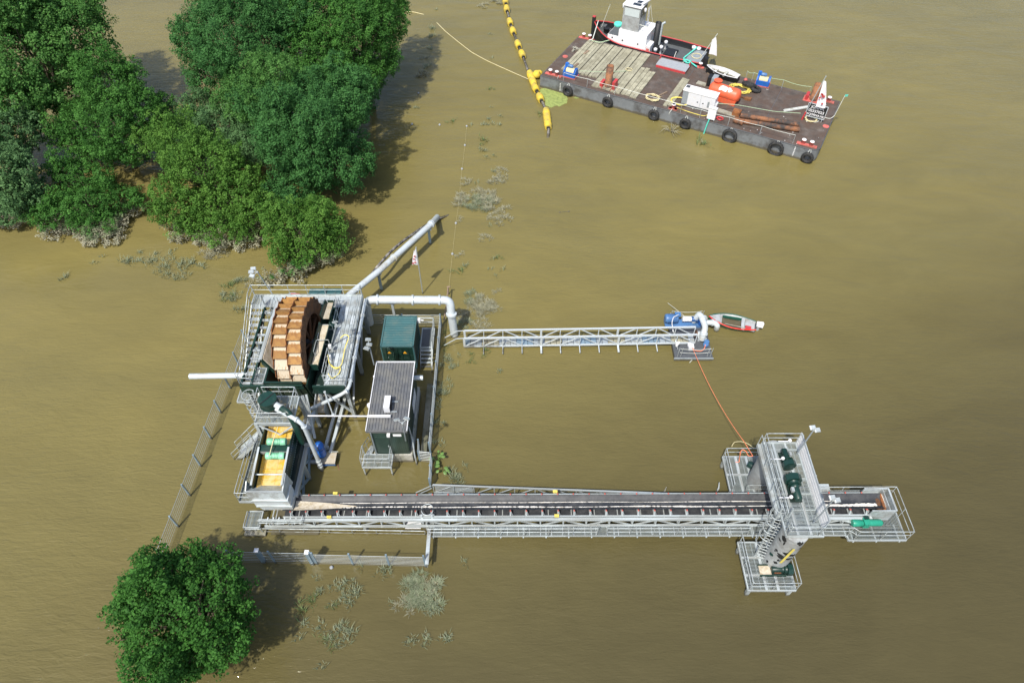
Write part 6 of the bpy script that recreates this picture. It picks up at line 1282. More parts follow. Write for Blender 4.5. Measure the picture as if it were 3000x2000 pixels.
rope('mooring_rope', 'pale rope hanging from the corner bollard into the algae', [bw(*bl(5,385,1000,ZD+.3)[:2],ZD+.3), q(5,365,1060,1.1)+V((0,-.1,0)), q(5,300,1150,.25), q(5,230,1170,-.05)], .04, 'rope_pale')
rope('mooring_rope', 'pale rope hanging from the single bollard to the brushwood', [bw(*bl(5,1880,1430,ZD+.2)[:2],ZD+.2), bw(bl(5,1880,1430).x-.1,-.15,ZD-.2), q(5,1840,1570,.0)], .035, 'rope_pale')
# buoys
b = MB(BM); p = bl(6,915,542); b.lathe((p.x,p.y,ZD), [(.05,0),(.2,.08),(.22,.2),(.14,.32),(.04,.36)], 14); solo('red_buoy', 'small red and white buoy on the barge edge', 'buoy', b, 'redpale')
# signboard with flag
sp0 = bl(17,540,1140); t = Thing('name_board', 'black name board with white lettering and pale frame', 'sign', bw(sp0.x+.95,sp0.y+.1,ZD), rz_b)
b = MB(); b.box((-.95,-.03,.35),(.95,.03,1.75)); sb_ = t.part('board', b, 'black')
for p, r_ in (((-.98,-.05,.33),(.98,-.05,.33)),((-.98,-.05,1.77),(.98,-.05,1.77)),((-.98,-.05,.33),(-.98,-.05,1.77)),((.98,-.05,.33),(.98,-.05,1.77))): t.bar('frame', p, r_, .06, .06, 'pipe_white', local=True)
for x in (-.8,.8): t.bar('leg', (x,.3,0), (x,.0,1.2), .06, .06, 'galv', local=True); t.bar('leg', (x,-.05,0), (x,-.02,.4), .06, .06, 'galv', local=True)
for i, (tx, z, s) in enumerate((('JORNA',1.28,.42),('02337023',.86,.40),('W.JORNA.NL',.48,.32))):
    cu = bpy.data.curves.new('lettering','FONT'); cu.body = tx; cu.size = s; cu.align_x = 'CENTER'; cu.extrude = .004; cu.materials.append(MATS['whitep']); cu.offset = .008
    tmp = newobj('lettering_curve', cu); bpy.context.view_layer.update(); me_ = bpy.data.meshes.new_from_object(tmp.evaluated_get(bpy.context.evaluated_depsgraph_get())); bpy.data.objects.remove(tmp)
    o = newobj('lettering', me_, sb_); o.location = (0,-.036,z); o.rotation_euler = (math.pi/2,0,0)
for x in (-.95,.95): pass
coil('coiled_rope', 'coil of pale rope behind the name board foot', bl(17,700,1190)+V((.1,0,0)), .6, 4, .04, 'rope', ZD+.03, .2, 6)
sp1 = bl(17,480,1180); t = Thing('flag_staff', 'white flag with red print draped from a staff beside the name board', 'flag', bw(sp1.x,sp1.y,ZD), rz_b); t.tube('staff', (0,0,0), (.75,.2,5.0), .05, 'galv', None, True); t.tube('stub', (0,0,0), (.12,.03,.9), .09, 'red', None, True)
o = t.part('cloth', flagmesh(-1.25,2.9,seed=4,droop=.2), 'flagcloth'); o.location = (.68,.17,4.55); o.rotation_euler = (0,-.06,0)
b = MB(); r_ = random.Random(4)
for i in range(7): x = r_.uniform(.25,.75); z = -r_.uniform(1.2,2.6); b.box((x-.12,-.14,z-.1),(x+.06,-.13,z+.08))
o = t.part('red_print', b, 'red'); o.location = (.68,.10,4.55)
b = MB(); pp_ = [bl(17,1120,1060,ZD+.1), bl(17,1360,1130,ZD+.1), bl(17,1415,1075,ZD+.4), bl(17,1500,850,ZD+1.2)]; pp_ = [bw(*p) for p in pp_]; pp_.append(pp_[2]+V((.35,.2,2.2))); 
t = Thing('corner_pole', 'bent pale pole with a green flag tip at the barge corner', 'pole', pp_[2]-V((0,0,.5))); t.tube('pole', pp_[2], pp_[4], .03, 'rope_pale'); b = t.mb(); b.box(tuple(pp_[4]-V((.0,.02,.1))), tuple(pp_[4]+V((.3,.02,.12)))); t.part('flag_tip', b, 'rope_teal')
rope('pale_hose', 'pale hose snaking from the corner pole to the name board', [pp_[2], bw(*bl(17,1300,1165,ZD+.05)), bw(*bl(17,1080,1110,ZD+.05)), bw(*bl(17,1000,1160,ZD+.05)), bw(*bl(17,930,1270,ZD+.05)), bw(*bl(17,600,1230,ZD+.05))], .04, 'rope_pale', 'hose')
# white scraps scattered over the deck
b = MB(BM); r_ = random.Random(9)
for k in range(34):
    x = r_.uniform(BL*.52,BL-.4); y = r_.uniform(.2,BW-.6) if k < 20 else r_.uniform(.2,4); s = r_.uniform(.03,.08); b.box((x,y,ZD+.001),(x+s,y+s*.9,ZD+.03))
s_ = MB(); s_.v = b.v; s_.f = b.f; s_.sm = b.sm; o = newobj('deck_litter', s_.mesh('deck_litter','whitep')); o['kind'] = 'stuff'; tag(o, 'scattered white litter on the bare barge deck', 'litter')
# ------------------------------------------------------------------ skiff on the far edge
e0 = bl(6,475,370,ZD+.7); e1 = bl(6,840,500,ZD+.6); dd = e1-e0; Ls = dd.length
t = Thing('white_skiff', 'white rowing skiff with dark hull resting on the barge edge', 'boat', bw(e0.x,e0.y,ZD), rz_b+math.atan2(dd.y,dd.x))
half = hull(t, Ls, 1.5, .55, 'black', 'boat_white', 'white', tr=.55, deck=.18)
for ch in t.o.children: ch.location.z += .15
for u in (.3,.6): b = MB(); b.box((Ls*u-.12,-half(u)+.05,.55),(Ls*u+.12,half(u)-.05,.60)); t.part('thwart', b, 'boat_white')
b = MB(); b.bar((Ls*.15,.1,.62),(Ls*.75,-.12,.62),.06,.05); t.part('oar', b, 'timber_grey')
b = MB(); b.box((.3,-.25,-.0),(.6,.25,.1)); b.box((Ls-.9,-.3,0),(Ls-.6,.3,.1)); t.part('chock', b, 'ironwood')
# ------------------------------------------------------------------ tug boat moored behind the barge
tg0 = bl(16,125,470,1.9); tg1 = bl(16,2100,1100,1.3)
TX0 = tg0.x; TX1 = tg1.x; TL = TX1-TX0; TY = BW+2.45
t = Thing('tug_boat', 'black hulled tug with red gunwale and tall grey wheelhouse', 'tug', bw(TX0,TY,0), rz_b)
def th(u): return 2.25*(math.sin(min(1,u/.28)*math.pi/2)**.75 if u < .28 else (1-.12*max(0,(u-.75)/.25)))
def tz(u): return 1.15+.95*max(0,1-u/.35)**1.5
n = 25; us_ = [i/(n-1) for i in range(n)]
b = MB()
for k in (-1,1):
    top = [(u*TL, k*max(.05,th(u)), tz(u)+.35) for u in us_]; bot = [(u*TL+.3*(1-u), k*max(.04,th(u)*.86), -.4) for u in us_]; f = [(i,i+1,n+i+1,n+i) for i in range(n-1)]; b.add(top+bot, f if k < 0 else [x[::-1] for x in f], True)
b.add([(TL,-th(1),1.5),(TL,th(1),1.5),(TL,th(1)*.86,-.4),(TL,-th(1)*.86,-.4)], [(0,1,2,3)]); t.part('hull', b, 'tug_hull')
b = MB(); b.add([(u*TL, -max(.03,th(u)-.06), tz(u)-.35) for u in us_]+[(u*TL, max(.03,th(u)-.06), tz(u)-.35) for u in us_], [(i,i+1,n+i+1,n+i) for i in range(n-1)]); t.part('deck', b, 'tug_deck')
b = MB()
for k in (-1,1):
    top = [(u*TL, k*max(.02,th(u)-.08), tz(u)+.34) for u in us_]; bot = [(u*TL, k*max(.02,th(u)-.08), tz(u)-.36) for u in us_]; f = [(i,n+i,n+i+1,i+1) for i in range(n-1)]; b.add(top+bot, f if k < 0 else [x[::-1] for x in f], True)
t.part('bulwark_lining', b, 'tug_hull')
for k in (-1,1): b = MB(); b.tube([V((u*TL, k*max(.03,th(u)-.03), tz(u)+.37)) for u in us_], .075, 6); t.part('gunwale', b, 'red')
b = MB(); b.box((-.25,-.2,-.4),(.1,.2,3.0)); st_ = t.part('stem_post', b, 'tug_hull'); b = MB(); b.box((-.25,-.2,3.0),(.1,.2,3.06)); t.part('stem_cap', b, 'red', st_)
h0 = (bl(16,345,690,2.0).x-TX0); h1 = (bl(16,1010,900,2.0).x-TX0)
b = MB(); b.box((h0,-1.9,.6),(h0+(h1-h0)*.28,1.2,2.3)); t.part('fore_house', b, 'whitep'); b = MB(); b.box((h0+(h1-h0)*.28,-2.0,.6),(h1,1.5,3.2)); hs = t.part('deckhouse', b, 'whitep'); b = MB(); b.box((h0+.05,-1.85,2.3),(h0+(h1-h0)*.28,1.15,2.34)); t.part('fore_roof', b, 'tug_deck'); b = MB(); b.box((h1,-1.9,.6),(h1+.55,-.4,2.0)); t.part('side_locker', b, 'white')
for x in (h0+.6,h0+(h1-h0)*.4,h1-1.0): b = MB(); b.lathe((x,-2.02 if x > h0+1 else -1.92,2.0), [(.1,0),(.1,.03)], 10, 'y'); t.part('porthole', b, 'glass_dark', hs)
b = MB(); b.box((h1+.1,-1.92,1.3),(h1+.45,-1.9,1.7)); t.part('faded_sign', b, 'redpale')
w0 = bl(16,540,610,3.2).x-TX0; w1 = bl(16,840,690,3.2).x-TX0; wy0 = -1.75; wy1 = .55
b = MB(); b.box((w0,wy0,3.2),(w1,wy1,6.0)); wh = t.part('wheelhouse', b, 'steel'); b = MB(); b.box((w0+.2,wy0-.03,4.9),(w1-.12,wy0,5.75)); t.part('front_window', b, 'glass_pale', wh)
b = MB(); b.box((w1,wy0+.3,4.8),(w1+.03,wy1-.3,5.75)); t.part('side_window', b, 'glass_dark', wh); b = MB(); b.box((w0-.12,wy0-.12,6.0),(w1+.14,wy1+.15,6.14)); rf = t.part('wheelhouse_roof', b, 'whitep')
for x, y in ((w0+.95,-.95),(w0+1.2,-.2)):
    for k in range(2): b = MB(); b.box((x,y-.32*k-.28,6.142),(x+1.0,y-.32*k,6.17)); t.part('solar_panel', b, 'solar', rf)
b = MB(); b.bar((w1-.1,-1.3,6.3),(w1+.5,.6,6.5),.3,.12); t.part('radar_beam', b, 'whitep', rf)
b = MB(); b.hexa([(w0-1.0,.1,6.3),(w0+.3,.0,6.35),(w0+.45,.75,6.4),(w0-.7,.85,6.35)],[(w0-1.0,.1,6.35),(w0+.3,.0,6.4),(w0+.45,.75,6.45),(w0-.7,.85,6.4)]); t.part('canopy', b, 'sky_panel', rf); b = MB(); b.box((w0-.6,-.1,5.8),(w0-.1,.5,6.3)); t.part('canopy_mount', b, 'darkgrey', rf)
for x, y in ((w0+.3,.3),(w0-.2,.5)): t.tube('mast', (x,y,6.1), (x+.05,y,8.2), .03, 'white', None, True)
for x, z in ((w0-.25,5.4),(w1+.3,5.5)): b = MB(); b.lathe((x,-1.0,z), [(.1,-.1),(.16,0),(.16,.25),(.06,.35)], 10); t.part('search_light', b, 'white')
for dy in (-.15,.25): t.bar('ladder_rail', (w1+.55,dy,1.6), (w1+.4,dy,5.6), .05, .05, 'white', local=True)
for i in range(10): t.bar('rung', (w1+.54-i*.015,-.15,1.9+i*.36), (w1+.54-i*.015,.25,1.9+i*.36), .03, .03, 'white', local=True)
t.tube('stay_wire', (w1+.4,.3,5.9), (w1+1.2,.3,2.9), .018, 'rope_pale', None, True); t.bar('upper_rail', (w1,wy0+.2,4.1), (w1+1.1,wy0+.4,3.9), .06, .06, 'rope_pale', local=True)
ex = bl(16,1215,840,1.5).x-TX0; b = MB(); b.lathe((ex,-.2,.8), [(.36,0),(.36,3.4),(.28,3.4),(.28,3.0)], 18); fn = t.part('funnel', b, 'black'); b = MB(); b.tube(fillet([(ex+.42,-.1,1.5),(ex+.42,-.1,4.1),(ex+.75,.0,4.3)],.3), .14, 10); t.part('exhaust_pipe', b, 'galv', fn)
b = MB(); b.box((ex-.5,-.9,.8),(ex+.8,.5,1.6)); t.part('engine_casing', b, 'black')
for x, y in ((ex-.9,-1.3),(ex+.5,-1.5),(ex+1.0,.8),(ex+.9,-.6),(ex-.6,-.9),(ex-1.2,.4)): b = MB(); b.lathe((x,y,.8), [(.12,0),(.12,.65),(.22,.68),(.22,.95),(.1,1.02)], 10); t.part('ventilator', b, 'white')
for x in (ex+4.3,ex+4.9): b = MB(); b.lathe((x,1.55,.8), [(.18,0),(.18,.5),(.26,.52),(.26,.75),(.1,.8)], 12); t.part('bollard', b, 'whitep')
b = MB(); b.box((ex+1.3,-.8,.81),(ex+2.7,.9,1.0)); t.part('engine_hatch', b, 'tug_hull'); b = MB(); b.box((TL-1.9,-1.6,.81),(TL-.2,1.6,1.25)); t.part('stern_grating', b, 'galv_dark'); b = MB(); b.tube([V((TL-1.0+.55*math.cos(a),.6*math.sin(a),1.29)) for a in np.linspace(0,12.5,40)], .05, 5); t.part('rope_coil', b, 'rope')
b = MB(); b.lathe((h0-1.0,.2,1.2), [(.35,0),(.35,.6),(.4,.62),(.4,.7)], 14); t.part('anchor_winch', b, 'black'); b = MB(); b.box((h0-1.9,.3,1.4),(h0-1.2,.9,2.0)); t.part('fore_locker', b, 'tug_deck'); b = MB(); b.lathe((h0+.3,.6,2.34), [(.5,0),(.55,.15),(.5,.3),(.4,.3)], 18); t.part('rope_basket', b, 'rope_teal')
t.tube('antenna', (.9,.3,1.8), (1.6,.6,4.6), .025, 'rope_pale', None, True)
fs_ = bw(TX1+.15,TY+.3,1.3); t2 = Thing('stern_flag', 'plain white flag flying at the tug stern', 'flag', fs_, rz_b); t2.tube('staff', (-.6,0,0), (.6,.1,2.9), .04, 'rope_pale', None, True); o = t2.part('cloth', flagmesh(-1.3,1.7,seed=2,droop=-.8), 'flagcloth'); o.location = (.15,.05,2.1)
p = bl(16,2100,1160,1.2); t2 = Thing('outboard_cover', 'black covered outboard engine between tug stern and skiff', 'engine', bw(p.x,BW+.6,.0), rz_b); b = MB(); b.prism([(-.4,.6),(.5,.5),(.65,1.3),(.55,2.2),(.2,2.5),(-.1,1.6)], -.3, .3, 'y'); t2.part('cowl', b, 'black'); b = MB(); b.box((-.15,-.12,-.5),(.25,.12,.7)); t2.part('shaft', b, 'darkgrey')
rope('teal_rope', 'thick turquoise mooring rope from the tug bollards to the barge', [bw(TX0+ex+4.7,TY+1.4,1.6), bw(*bl(16,1740,1040,1.4)[:2],1.2), bw(*bl(16,1820,1110,1.5)[:2],1.6), bw(*bl(16,1990,1215,1.7)[:2],1.7)], .09, 'rope_teal')
coil('teal_coil', 'knot of pale turquoise rope at the tug rail', bl(16,1820,1125,1.6), .4, 4, .06, 'rope_teal', 1.55, .4, 8)
rope('bow_rope', 'pale mooring rope from the tug bow to the corner bollard', [bw(TX0+.5,TY,2.6), bw(*bl(16,100,720,ZD+.4)[:2],ZD+.4), bw(*bl(16,40,730,ZD+.3)[:2],ZD+.3)], .06, 'rope_pale')
rope('spring_rope', 'pale green spring rope along the mat ends by the tug', [bw(*bl(16,80,735,ZD+.4)[:2],ZD+.4), bw(*bl(16,230,770,ZD+.4)[:2],ZD+.35), bw(*bl(16,400,775,ZD+.4)[:2],ZD+.7)], .05, 'rope_green')
rope('slack_rope', 'slack pale rope across the tug after deck', [bw(TX0+ex+2.6,TY+.2,1.1), bw(*bl(16,1560,1080,1.2)[:2],1.0), bw(*bl(16,1680,1140,1.4)[:2],1.3), bw(*bl(16,1800,1130,1.5)[:2],1.6)], .04, 'rope_pale')
# ------------------------------------------------------------------ floating hose line
FP = [(740,-30),(750,15),(751,60),(770,150),(791,208),(824,295),(852,358),(895,475)]
pts = [q(25,x,y,.12) for x, y in ((735,-60),(742,15),(750,62),(772,148),(791,208),(824,295),(851,358),(890,470),(915,520),(938,582),(969,640),(1000,712),(1016,780),(1024,840),(1022,885))]
pts.append(q(25,1017,925,-.25))
H2 = Thing('floating_pipeline', 'dark floating dredge hose carried by yellow floats', 'pipeline', (pts[0].x,pts[0].y,0))
b = H2.mb(); b.tube(pts, .15, 9); H2.part('hose', b, 'pipe_black')
def floater(i, x, y, L_, r, tilt=None):
    c = q(25,x,y,.25)
    j = min(range(len(pts)-1), key=lambda k: ((pts[k]+pts[k+1])/2-c).length); d = (pts[j+1]-pts[j]); d.z = 0; d.normalize()
    b = H2.mb(); p0 = c-d*L_/2; p1 = c+d*L_/2; n_ = max(4,int(L_/.35)); rr = [r*.82]+[r*(1.0 if k % 2 else .93) for k in range(n_-1)]+[r*.82]
    b.tube([p0.lerp(p1,k/n_) for k in range(n_+1)], r, 14, rads=rr); o = H2.part('float', b, 'float_yellow')
    for s in (p0,p1): b = H2.mb(); b.tube([s-d*.1, s+d*.1], .22, 10); H2.part('strap', b, 'rubber', o)
for i, (x, y, L_, r) in enumerate(((742,12,1.3,.43),(750,62,1.3,.43),(771,148,1.3,.43),(791,207,1.3,.43),(824,294,1.3,.43),(851,359,1.3,.43),(914,518,2.9,.43),(937,580,1.2,.43),(969,643,1.2,.43),(1015,780,3.5,.43))): floater(i, x, y, L_, r)
t = Thing('spare_float', 'yellow float jammed against the barge corner', 'float', q(25,945,512,.0)); b = MB(); b.lathe((0,0,.1), [(.3,0),(.5,.1),(.5,.43),(.3,.7)], 14); t.part('shell', b, 'float_yellow'); b = MB(); b.lathe((.3,.5,.0), [(.2,0),(.4,.1),(.4,.5),(.2,.6)], 12); t.part('end_cap', b, 'float_yellow')
# algae mat
c = q(25,1055,640,0); b = MB(); r_ = random.Random(3); ol = [(960,590),(985,580),(1040,585),(1090,600),(1135,618),(1148,650),(1140,680),(1100,700),(1060,695),(1030,705),(1000,690),(985,650),(970,620)]
og = [q(25,x+r_.uniform(-4,4),y+r_.uniform(-4,4),.02) for x, y in ol]; og2 = []
for a, d in zip(og, og[1:]+og[:1]): og2 += [a, a.lerp(d,.33)+V((r_.uniform(-.15,.15),r_.uniform(-.15,.15),0)), a.lerp(d,.66)+V((r_.uniform(-.15,.15),r_.uniform(-.15,.15),0))]
cc = sum(og2, V((0,0,0)))/len(og2); vs = [cc]+og2+[cc.lerp(p,.6)+V((0,0,.04*r_.random())) for p in og2]; m_ = len(og2)
b.add(vs, [(0,1+m_+i,1+m_+(i+1)%m_) for i in range(m_)]+[(1+m_+i,1+i,1+(i+1)%m_,1+m_+(i+1)%m_) for i in range(m_)]); so_ = solo('algae_mat', 'bright green floating algae mat at the barge corner', 'algae', b, 'algae')
b = MB(); og = [q(5,x,y,.015) for x, y in ((580,1285),(610,1270),(640,1275),(655,1290),(620,1298))]; b.add(og, [tuple(range(5))]); solo('algae_scrap', 'small green algae scrap drifting beside the barge', 'algae', b, 'algae')
rope('floating_rope', 'long yellowish rope floating from the reeds to the yellow floats', [q(25,290,150,-.02),q(25,350,210,.03),q(25,430,275,.04),q(25,520,345,.04),q(25,620,400,.04),q(25,720,445,.04),q(25,820,490,.06),q(25,890,520,.2)], .04, 'rope')
rope('floating_rope', 'short yellowish rope end floating beside the tall elm', [q(25,80,78,.03),q(25,140,80,.04),q(25,205,97,-.02)], .045, 'rope')
rope('thin_line', 'thin line strung between little white floats', [q(25,487,832,.1),q(25,475,957,.08),q(25,456,1112,.08),q(25,430,1370,.06),q(25,416,1468,.08),q(8,1275,645,.1),q(8,1235,1020,.3)], .006, 'rope', 'line')
for i, (k, x, y) in enumerate(((25,170,615),(25,128,818),(25,309,823),(25,487,832),(25,475,957),(25,456,1112),(25,416,1468),(8,1276,648))):
    b = MB(Matrix.Translation(q(k,x,y,0))); b.lathe((0,0,-.05), [(.05,0),(.1,.05),(.12,.12),(.08,.2),(.03,.23)], 10); solo('marker_float', 'little grey white marker float bobbing near the reed line', 'float', b, 'grey', 'marker floats along the thin line')
b = MB(Matrix.Translation(q(21,1143,320,0))); b.lathe((0,0,-.1), [(.06,0),(.12,.1),(.12,.18),(.06,.23)], 12); b.tube([(0,0,0),(.05,-.3,-.3)], .03, 5); solo('marker_float', 'little grey marker float in front of the low bar fence', 'float', b, 'grey')
b = MB(Matrix.Translation(q(25,1125,1392,0)))
for x in (-.4,.45): b.lathe((x,x*.15,-.1), [(.06,0),(.1,.08),(.1,.13),(.05,.17)], 10)
b.bar((-.4,-.06,.01),(.45,.07,.01),.04,.03); solo('drifting_bottles', 'pair of joined bottles drifting on open water', 'bottles', b, 'concrete_dirty')
b = MB(); r0, r1 = q(8,1225,1020,.9), q(8,1180,1400,.5); b.tube([r0,r0.lerp(r1,.5)+V((.05,0,.05)),r1], .055, 6); b.tube([r0+V((-.1,0,0)),r0+V((.2,0,.02))], .06, 6); b.tube([r0-V((0,0,1)),r0], .05, 6); solo('rusted_pole', 'crooked rusty pole crossing under the intake pipe', 'pole', b, 'ironwood')
for k, (x, y, x2, y2, lab) in enumerate(((1800,165,1835,122,'bare driftwood stick behind the conveyor'),(2215,165,2240,85,'pale pointed stake behind the conveyor near the tower'))):
    b = MB(); p0 = q(3,x,y,.0); p1 = q(3,x2,y2,.9); b.tube([p0-V((0,0,.4)), p0.lerp(p1,.5)+V((.08,0,0)), p1], .05, 6, rads=[.06,.06,.03]); solo('stake', lab, 'stake', b, 'timber_grey' if k == 0 else 'pipe_white')

# ------------------------------------------------------------------ flooded plants
def tuft_mesh(name, n, spread, h, w, m, seed, lean=.8, curl=.5):
    r = np.random.default_rng(seed); V_, F_, T_ = [], [], []
    cen = r.normal(0,.42,(7,2))*spread; crad = r.uniform(.12,.42,7)*spread
    for i in range(n):
        a = r.uniform(0,2*math.pi); ci = int(r.integers(0,7)); rad_ = crad[ci]*math.sqrt(r.uniform(0,1)); bx, by = cen[ci,0]+rad_*math.cos(a), cen[ci,1]+rad_*math.sin(a)
        d = a+r.normal(0,.7); hh = h*r.uniform(.5,1.2); ln = lean*r.uniform(.3,1.2)*hh; tone = r.uniform(0,1); ww = w*r.uniform(.7,1.3); k0 = len(V_)
        sx, sy = -math.sin(d)*ww/2, math.cos(d)*ww/2
        for t_ in (0,.5,1.):
            ox = bx+math.cos(d)*ln*t_**1.5; oy = by+math.sin(d)*ln*t_**1.5; z = -.05+hh*(t_-curl*t_*t_*.5); s = (1-t_*.85)
            V_ += [(ox-sx*s,oy-sy*s,z),(ox+sx*s,oy+sy*s,z)]; T_ += [tone,tone]
        F_ += [(k0,k0+1,k0+3,k0+2),(k0+2,k0+3,k0+5,k0+4)]
    me = bpy.data.meshes.new(name); me.from_pydata(V_,[],F_); at_ = me.attributes.new('tone','FLOAT','POINT'); at_.data.foreach_set('value', T_); me.materials.append(MATS[m]); me.update(); return me
def clump_mesh(name, n, r0, h, size, m, seed):
    r = np.random.default_rng(seed); C = []
    cs = r.normal(0,.45,(9,2))*r0; ci = r.integers(0,9,n)
    xy = cs[ci]+r.normal(0,.22,(n,2))*r0; rr = np.linalg.norm(xy,axis=1)/r0; z = np.abs(h*(1.0-np.clip(rr,0,1)**2)*r.uniform(.2,1.1,n))+.03
    C = np.c_[xy, z]; N_ = np.c_[xy/r0*.5, np.full(n,.9)]
    return leaf_mesh(name, C, N_, size, r.uniform(0,1,n), m)
RD = [tuft_mesh('reed_tuft', n, s, h, .055, m, i) for i, (n, s, h, m) in enumerate(((54,.5,.45,'leaf_reed'),(32,.42,.4,'leaf_reed'),(76,.65,.48,'leaf_reed'),(46,.45,.45,'leaf_reedgreen'),(18,.36,.36,'leaf_reed'),(130,.95,.46,'leaf_reed')))]
CL = [tuft_mesh('silt_clump', n, r0, h, .055, m, 20+i, lean=1.1, curl=.7) for i, (n, r0, h, m) in enumerate(((420,1.0,.30,'leaf_silt'),(230,.7,.28,'leaf_silt'),(520,.95,.32,'leaf_reed'),(110,.5,.22,'leaf_silt')))]
def plant(k, x, y, mesh, s, lab, grp, nm, cat):
    p = q(k,x,y,0); t = Thing(nm, lab, cat, p, random.uniform(0,6.28), grp)
    o = newobj('foliage', mesh, t.o); o.scale = (s,s,s*random.uniform(.85,1.1)); o['kind'] = 'stuff'
LR = 'sparse grey green reed blades poking out of the flood'; GR = 'reeds poking out of the flood'
LC = 'low silt grey weed clump rising out of the flood'; GC = 'weed clumps in the flood'
reeds = [(25,288,65,1,.8),(25,265,190,2,1),(25,255,240,0,1),(25,245,320,0,.9),(25,225,440,0,1.1),(25,152,710,0,.7),(25,645,230,4,1),(25,645,385,4,1),(25,638,590,3,.8),(25,650,708,4,.7),
 (25,390,798,3,.9),(25,505,825,4,1.1),(25,600,820,0,.9),(25,630,785,1,1),(25,700,820,1,1),(25,663,810,4,1),(25,708,770,4,1),(25,588,925,3,1.2),(25,595,990,0,1),(25,618,1040,4,1),(25,665,1125,1,.9),(25,665,1030,4,.9),(25,560,1200,4,1),(25,645,1480,4,.9),(25,960,750,3,.8),
 (28,510,480,3,1.1),(28,600,410,1,.9),(28,1000,300,4,.9),(28,1080,300,3,.7),(28,1140,470,4,1),(28,990,470,4,.9),(28,1050,580,4,.7),
 (26,1320,1270,2,1.2),(26,1430,1270,0,1),(26,1560,1280,2,1.1),(26,1690,1290,5,1.1),(26,1680,1390,5,.9),(26,1840,1300,2,1.2),(26,1950,1300,0,1.2),(26,2060,1320,0,1),(26,1840,1430,5,.9),(26,1430,1190,1,1),(26,1600,1200,1,.9),(26,665,1440,0,.9),(26,975,1300,4,1),(26,1045,1220,4,.9),(26,1780,1170,4,1),
 (27,790,1340,3,1),(27,880,1290,1,1),(27,820,1470,5,.8),(27,700,1450,1,1),(27,930,1300,0,.9),(27,850,1300,1,.9),(27,390,1120,1,.9),
 (1,90,290,3,1.1),(1,110,320,0,1),(1,80,190,3,.8),(1,20,290,0,.9),(1,200,430,0,1.2),(1,140,150,1,.9),
 (20,400,470,0,.9),(20,440,530,1,.8),(20,365,720,5,.9),(20,330,760,2,.9),(20,310,870,0,.9),(20,300,1010,1,.8),(20,355,1030,1,.8),(20,290,1190,1,.9),(20,360,1200,4,1),(20,345,520,1,.9),(20,460,1510,0,.9),(20,365,350,3,.7),(20,375,230,3,.6),
 (19,540,270,2,1),(19,590,330,0,.9),(19,460,150,4,.9),(19,650,150,4,1),(19,640,1450,4,1),
 (22,320,40,4,.9),(22,360,250,1,1),(22,570,160,4,1.1),(22,650,220,1,1),(22,690,120,1,1.1),(22,860,200,0,1),(22,850,250,1,.9),(22,720,330,0,1),(22,770,420,1,1),(22,830,330,4,1),(22,270,385,3,.7),(22,140,500,3,1.2),(22,160,700,1,1),(22,400,680,4,1.1),(22,440,930,3,.9),(22,480,880,1,.8),(22,340,810,4,.9),(22,650,760,0,1.1),(22,670,890,5,.9),(22,760,820,1,1),(22,1590,890,4,1.1),(22,1650,970,4,1),(22,1830,900,0,.8),(22,2080,880,1,1),(22,2150,890,1,.9),(22,60,870,4,1),(22,370,1260,4,1),(22,1330,430,4,.8),(22,500,420,4,.9),(22,570,430,3,.6),
 (21,1780,360,2,1.0),(21,1460,330,4,1),(7,280,350,3,.9),(7,185,375,3,.6),(7,180,430,3,.6),(7,60,460,0,.8),(7,385,490,1,.8),(7,30,410,0,.8),(7,110,380,4,.8)]
WHERE = {25:'along the reed line beside the floating hose',28:'beside the bend of the intake pipe',26:'in front of the wooded bank',27:'between the wooded bank and the steel platform',1:'beside the platform stair',20:'along the bar fence of the cabin yard',19:'behind the footbridge of the conveyor',22:'on the open water beyond the oak shade',21:'in front of the low bar fence',7:'around the shore end of the gangway'}
for k, x, y, m, s in reeds: plant(k, x, y, RD[m], s, 'sparse grey green reed blades '+WHERE[k], 'reeds '+WHERE[k], 'reed_tuft', 'reeds')
clumps = [(25,200,490,0,1.1),(25,695,10,0,1.3),(25,585,35,1,1.2),(25,720,1110,1,.9),(25,705,1160,1,.8),(25,670,1190,0,.9),(25,710,1190,1,.8),(25,580,1255,1,1),(25,460,1300,0,1.1),(25,455,1335,1,1.1),(25,525,1340,2,.9),(25,590,1310,2,1.1),(25,630,1340,0,1.4),(25,570,1370,2,.9),(25,610,1290,0,1.1),(25,660,1275,1,.9),(25,715,1375,1,1.1),(25,720,1430,1,1.2),(25,640,1420,1,.9),(25,495,1200,1,.9),(25,440,1435,3,.9),(25,615,1550,1,.9),(25,215,380,3,1.2),
 (28,660,900,2,.8),(28,800,950,0,1),(28,900,1020,0,1.2),(28,970,1060,0,1.0),(28,740,1060,0,.9),(28,850,1090,0,.9),(28,520,1180,0,.9),(28,560,1280,2,.7),(28,740,1300,1,.9),(28,860,1350,1,1),(28,510,230,3,1),(28,1060,820,3,.9),
 (27,640,1020,0,1.2),(27,590,1010,1,1.1),(27,1060,1300,1,1.1),(22,1620,250,2,1),(22,1760,240,2,1.1),(22,1860,330,2,1.15),(22,1800,400,2,.9),(22,1580,400,1,.9),(22,1900,220,1,1)]
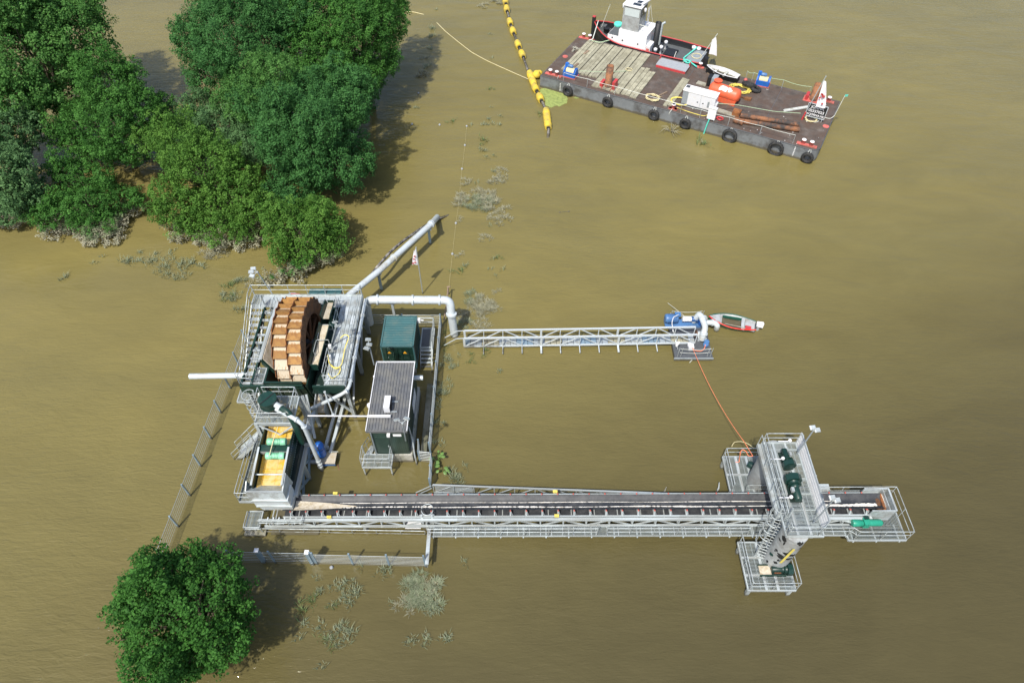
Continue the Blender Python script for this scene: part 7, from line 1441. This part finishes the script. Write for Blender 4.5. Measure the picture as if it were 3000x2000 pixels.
for k, x, y, m, s in clumps: plant(k, x, y, CL[m], s, 'low silt grey weed clump '+WHERE[k], 'weed clumps '+WHERE[k], 'weed_clump', 'weeds')
# twiggy brushwood and broad leaved weeds
def twigs(label, c, n, R_, h, m, seed):
    r = random.Random(seed); b = MB(Matrix.Translation(c))
    for i in range(n):
        a = r.uniform(0,6.28); l = R_*r.uniform(.5,1); p1 = V((l*.5*math.cos(a),l*.5*math.sin(a),h*r.uniform(.4,1))); p2 = V((l*math.cos(a+.3),l*math.sin(a+.3),h*r.uniform(-.2,.7))); b.tube([(0,0,-.1),p1,p2], .02, 4, rads=[.03,.025,.012], cap=False)
    solo('brushwood', label, 'branches', b, m)
twigs('pale bare brushwood caught on the barge rope', q(6,60,1120,0), 22, 1.6, .6, 'timber', 1)
plant(6, 435, 1260, RD[3], 1.5, 'leafy green twigs floating below the turquoise hose', None, 'floating_twigs', 'twigs')
plant(6, 425, 1240, CL[3], .9, 'pale dead leaves tangled with the twigs below the turquoise hose', None, 'dead_leaves', 'leaves')
def broad(label, c, n, s, m, seed):
    r = random.Random(seed); t = Thing('broad_leaved_weed', label, 'weed', c)
    for i in range(n):
        a = r.uniform(0,6.28); l = s*r.uniform(.3,1.0); x, y, z = l*math.cos(a), l*math.sin(a), r.uniform(.25,.7); w = .17*r.uniform(.7,1.25); b = MB()
        b.tube([(0,0,-.2),(x*.7,y*.7,z)], .02, 4, cap=False); d = V((math.cos(a),math.sin(a),-.2)); e = V((-math.sin(a),math.cos(a),0)); p = V((x*.7,y*.7,z))
        ring = [p+d*(w*(1-math.cos(k*math.pi/4)))+e*(w*.8*math.sin(k*math.pi/4)) for k in range(8)]; b.add([p+d*w+V((0,0,.06))]+ring, [(0,1+k,1+(k+1)%8) for k in range(8)], True); t.part('leaf', b, m)
broad('broad green leaves of a weed growing by the fence gap', q(19,290,60,0), 9, .55, 'leaf_big', 1); broad('broad leaf weed with one withered leaf beside the fence gap', q(19,355,190,0), 6, .5, 'leaf_big', 2)
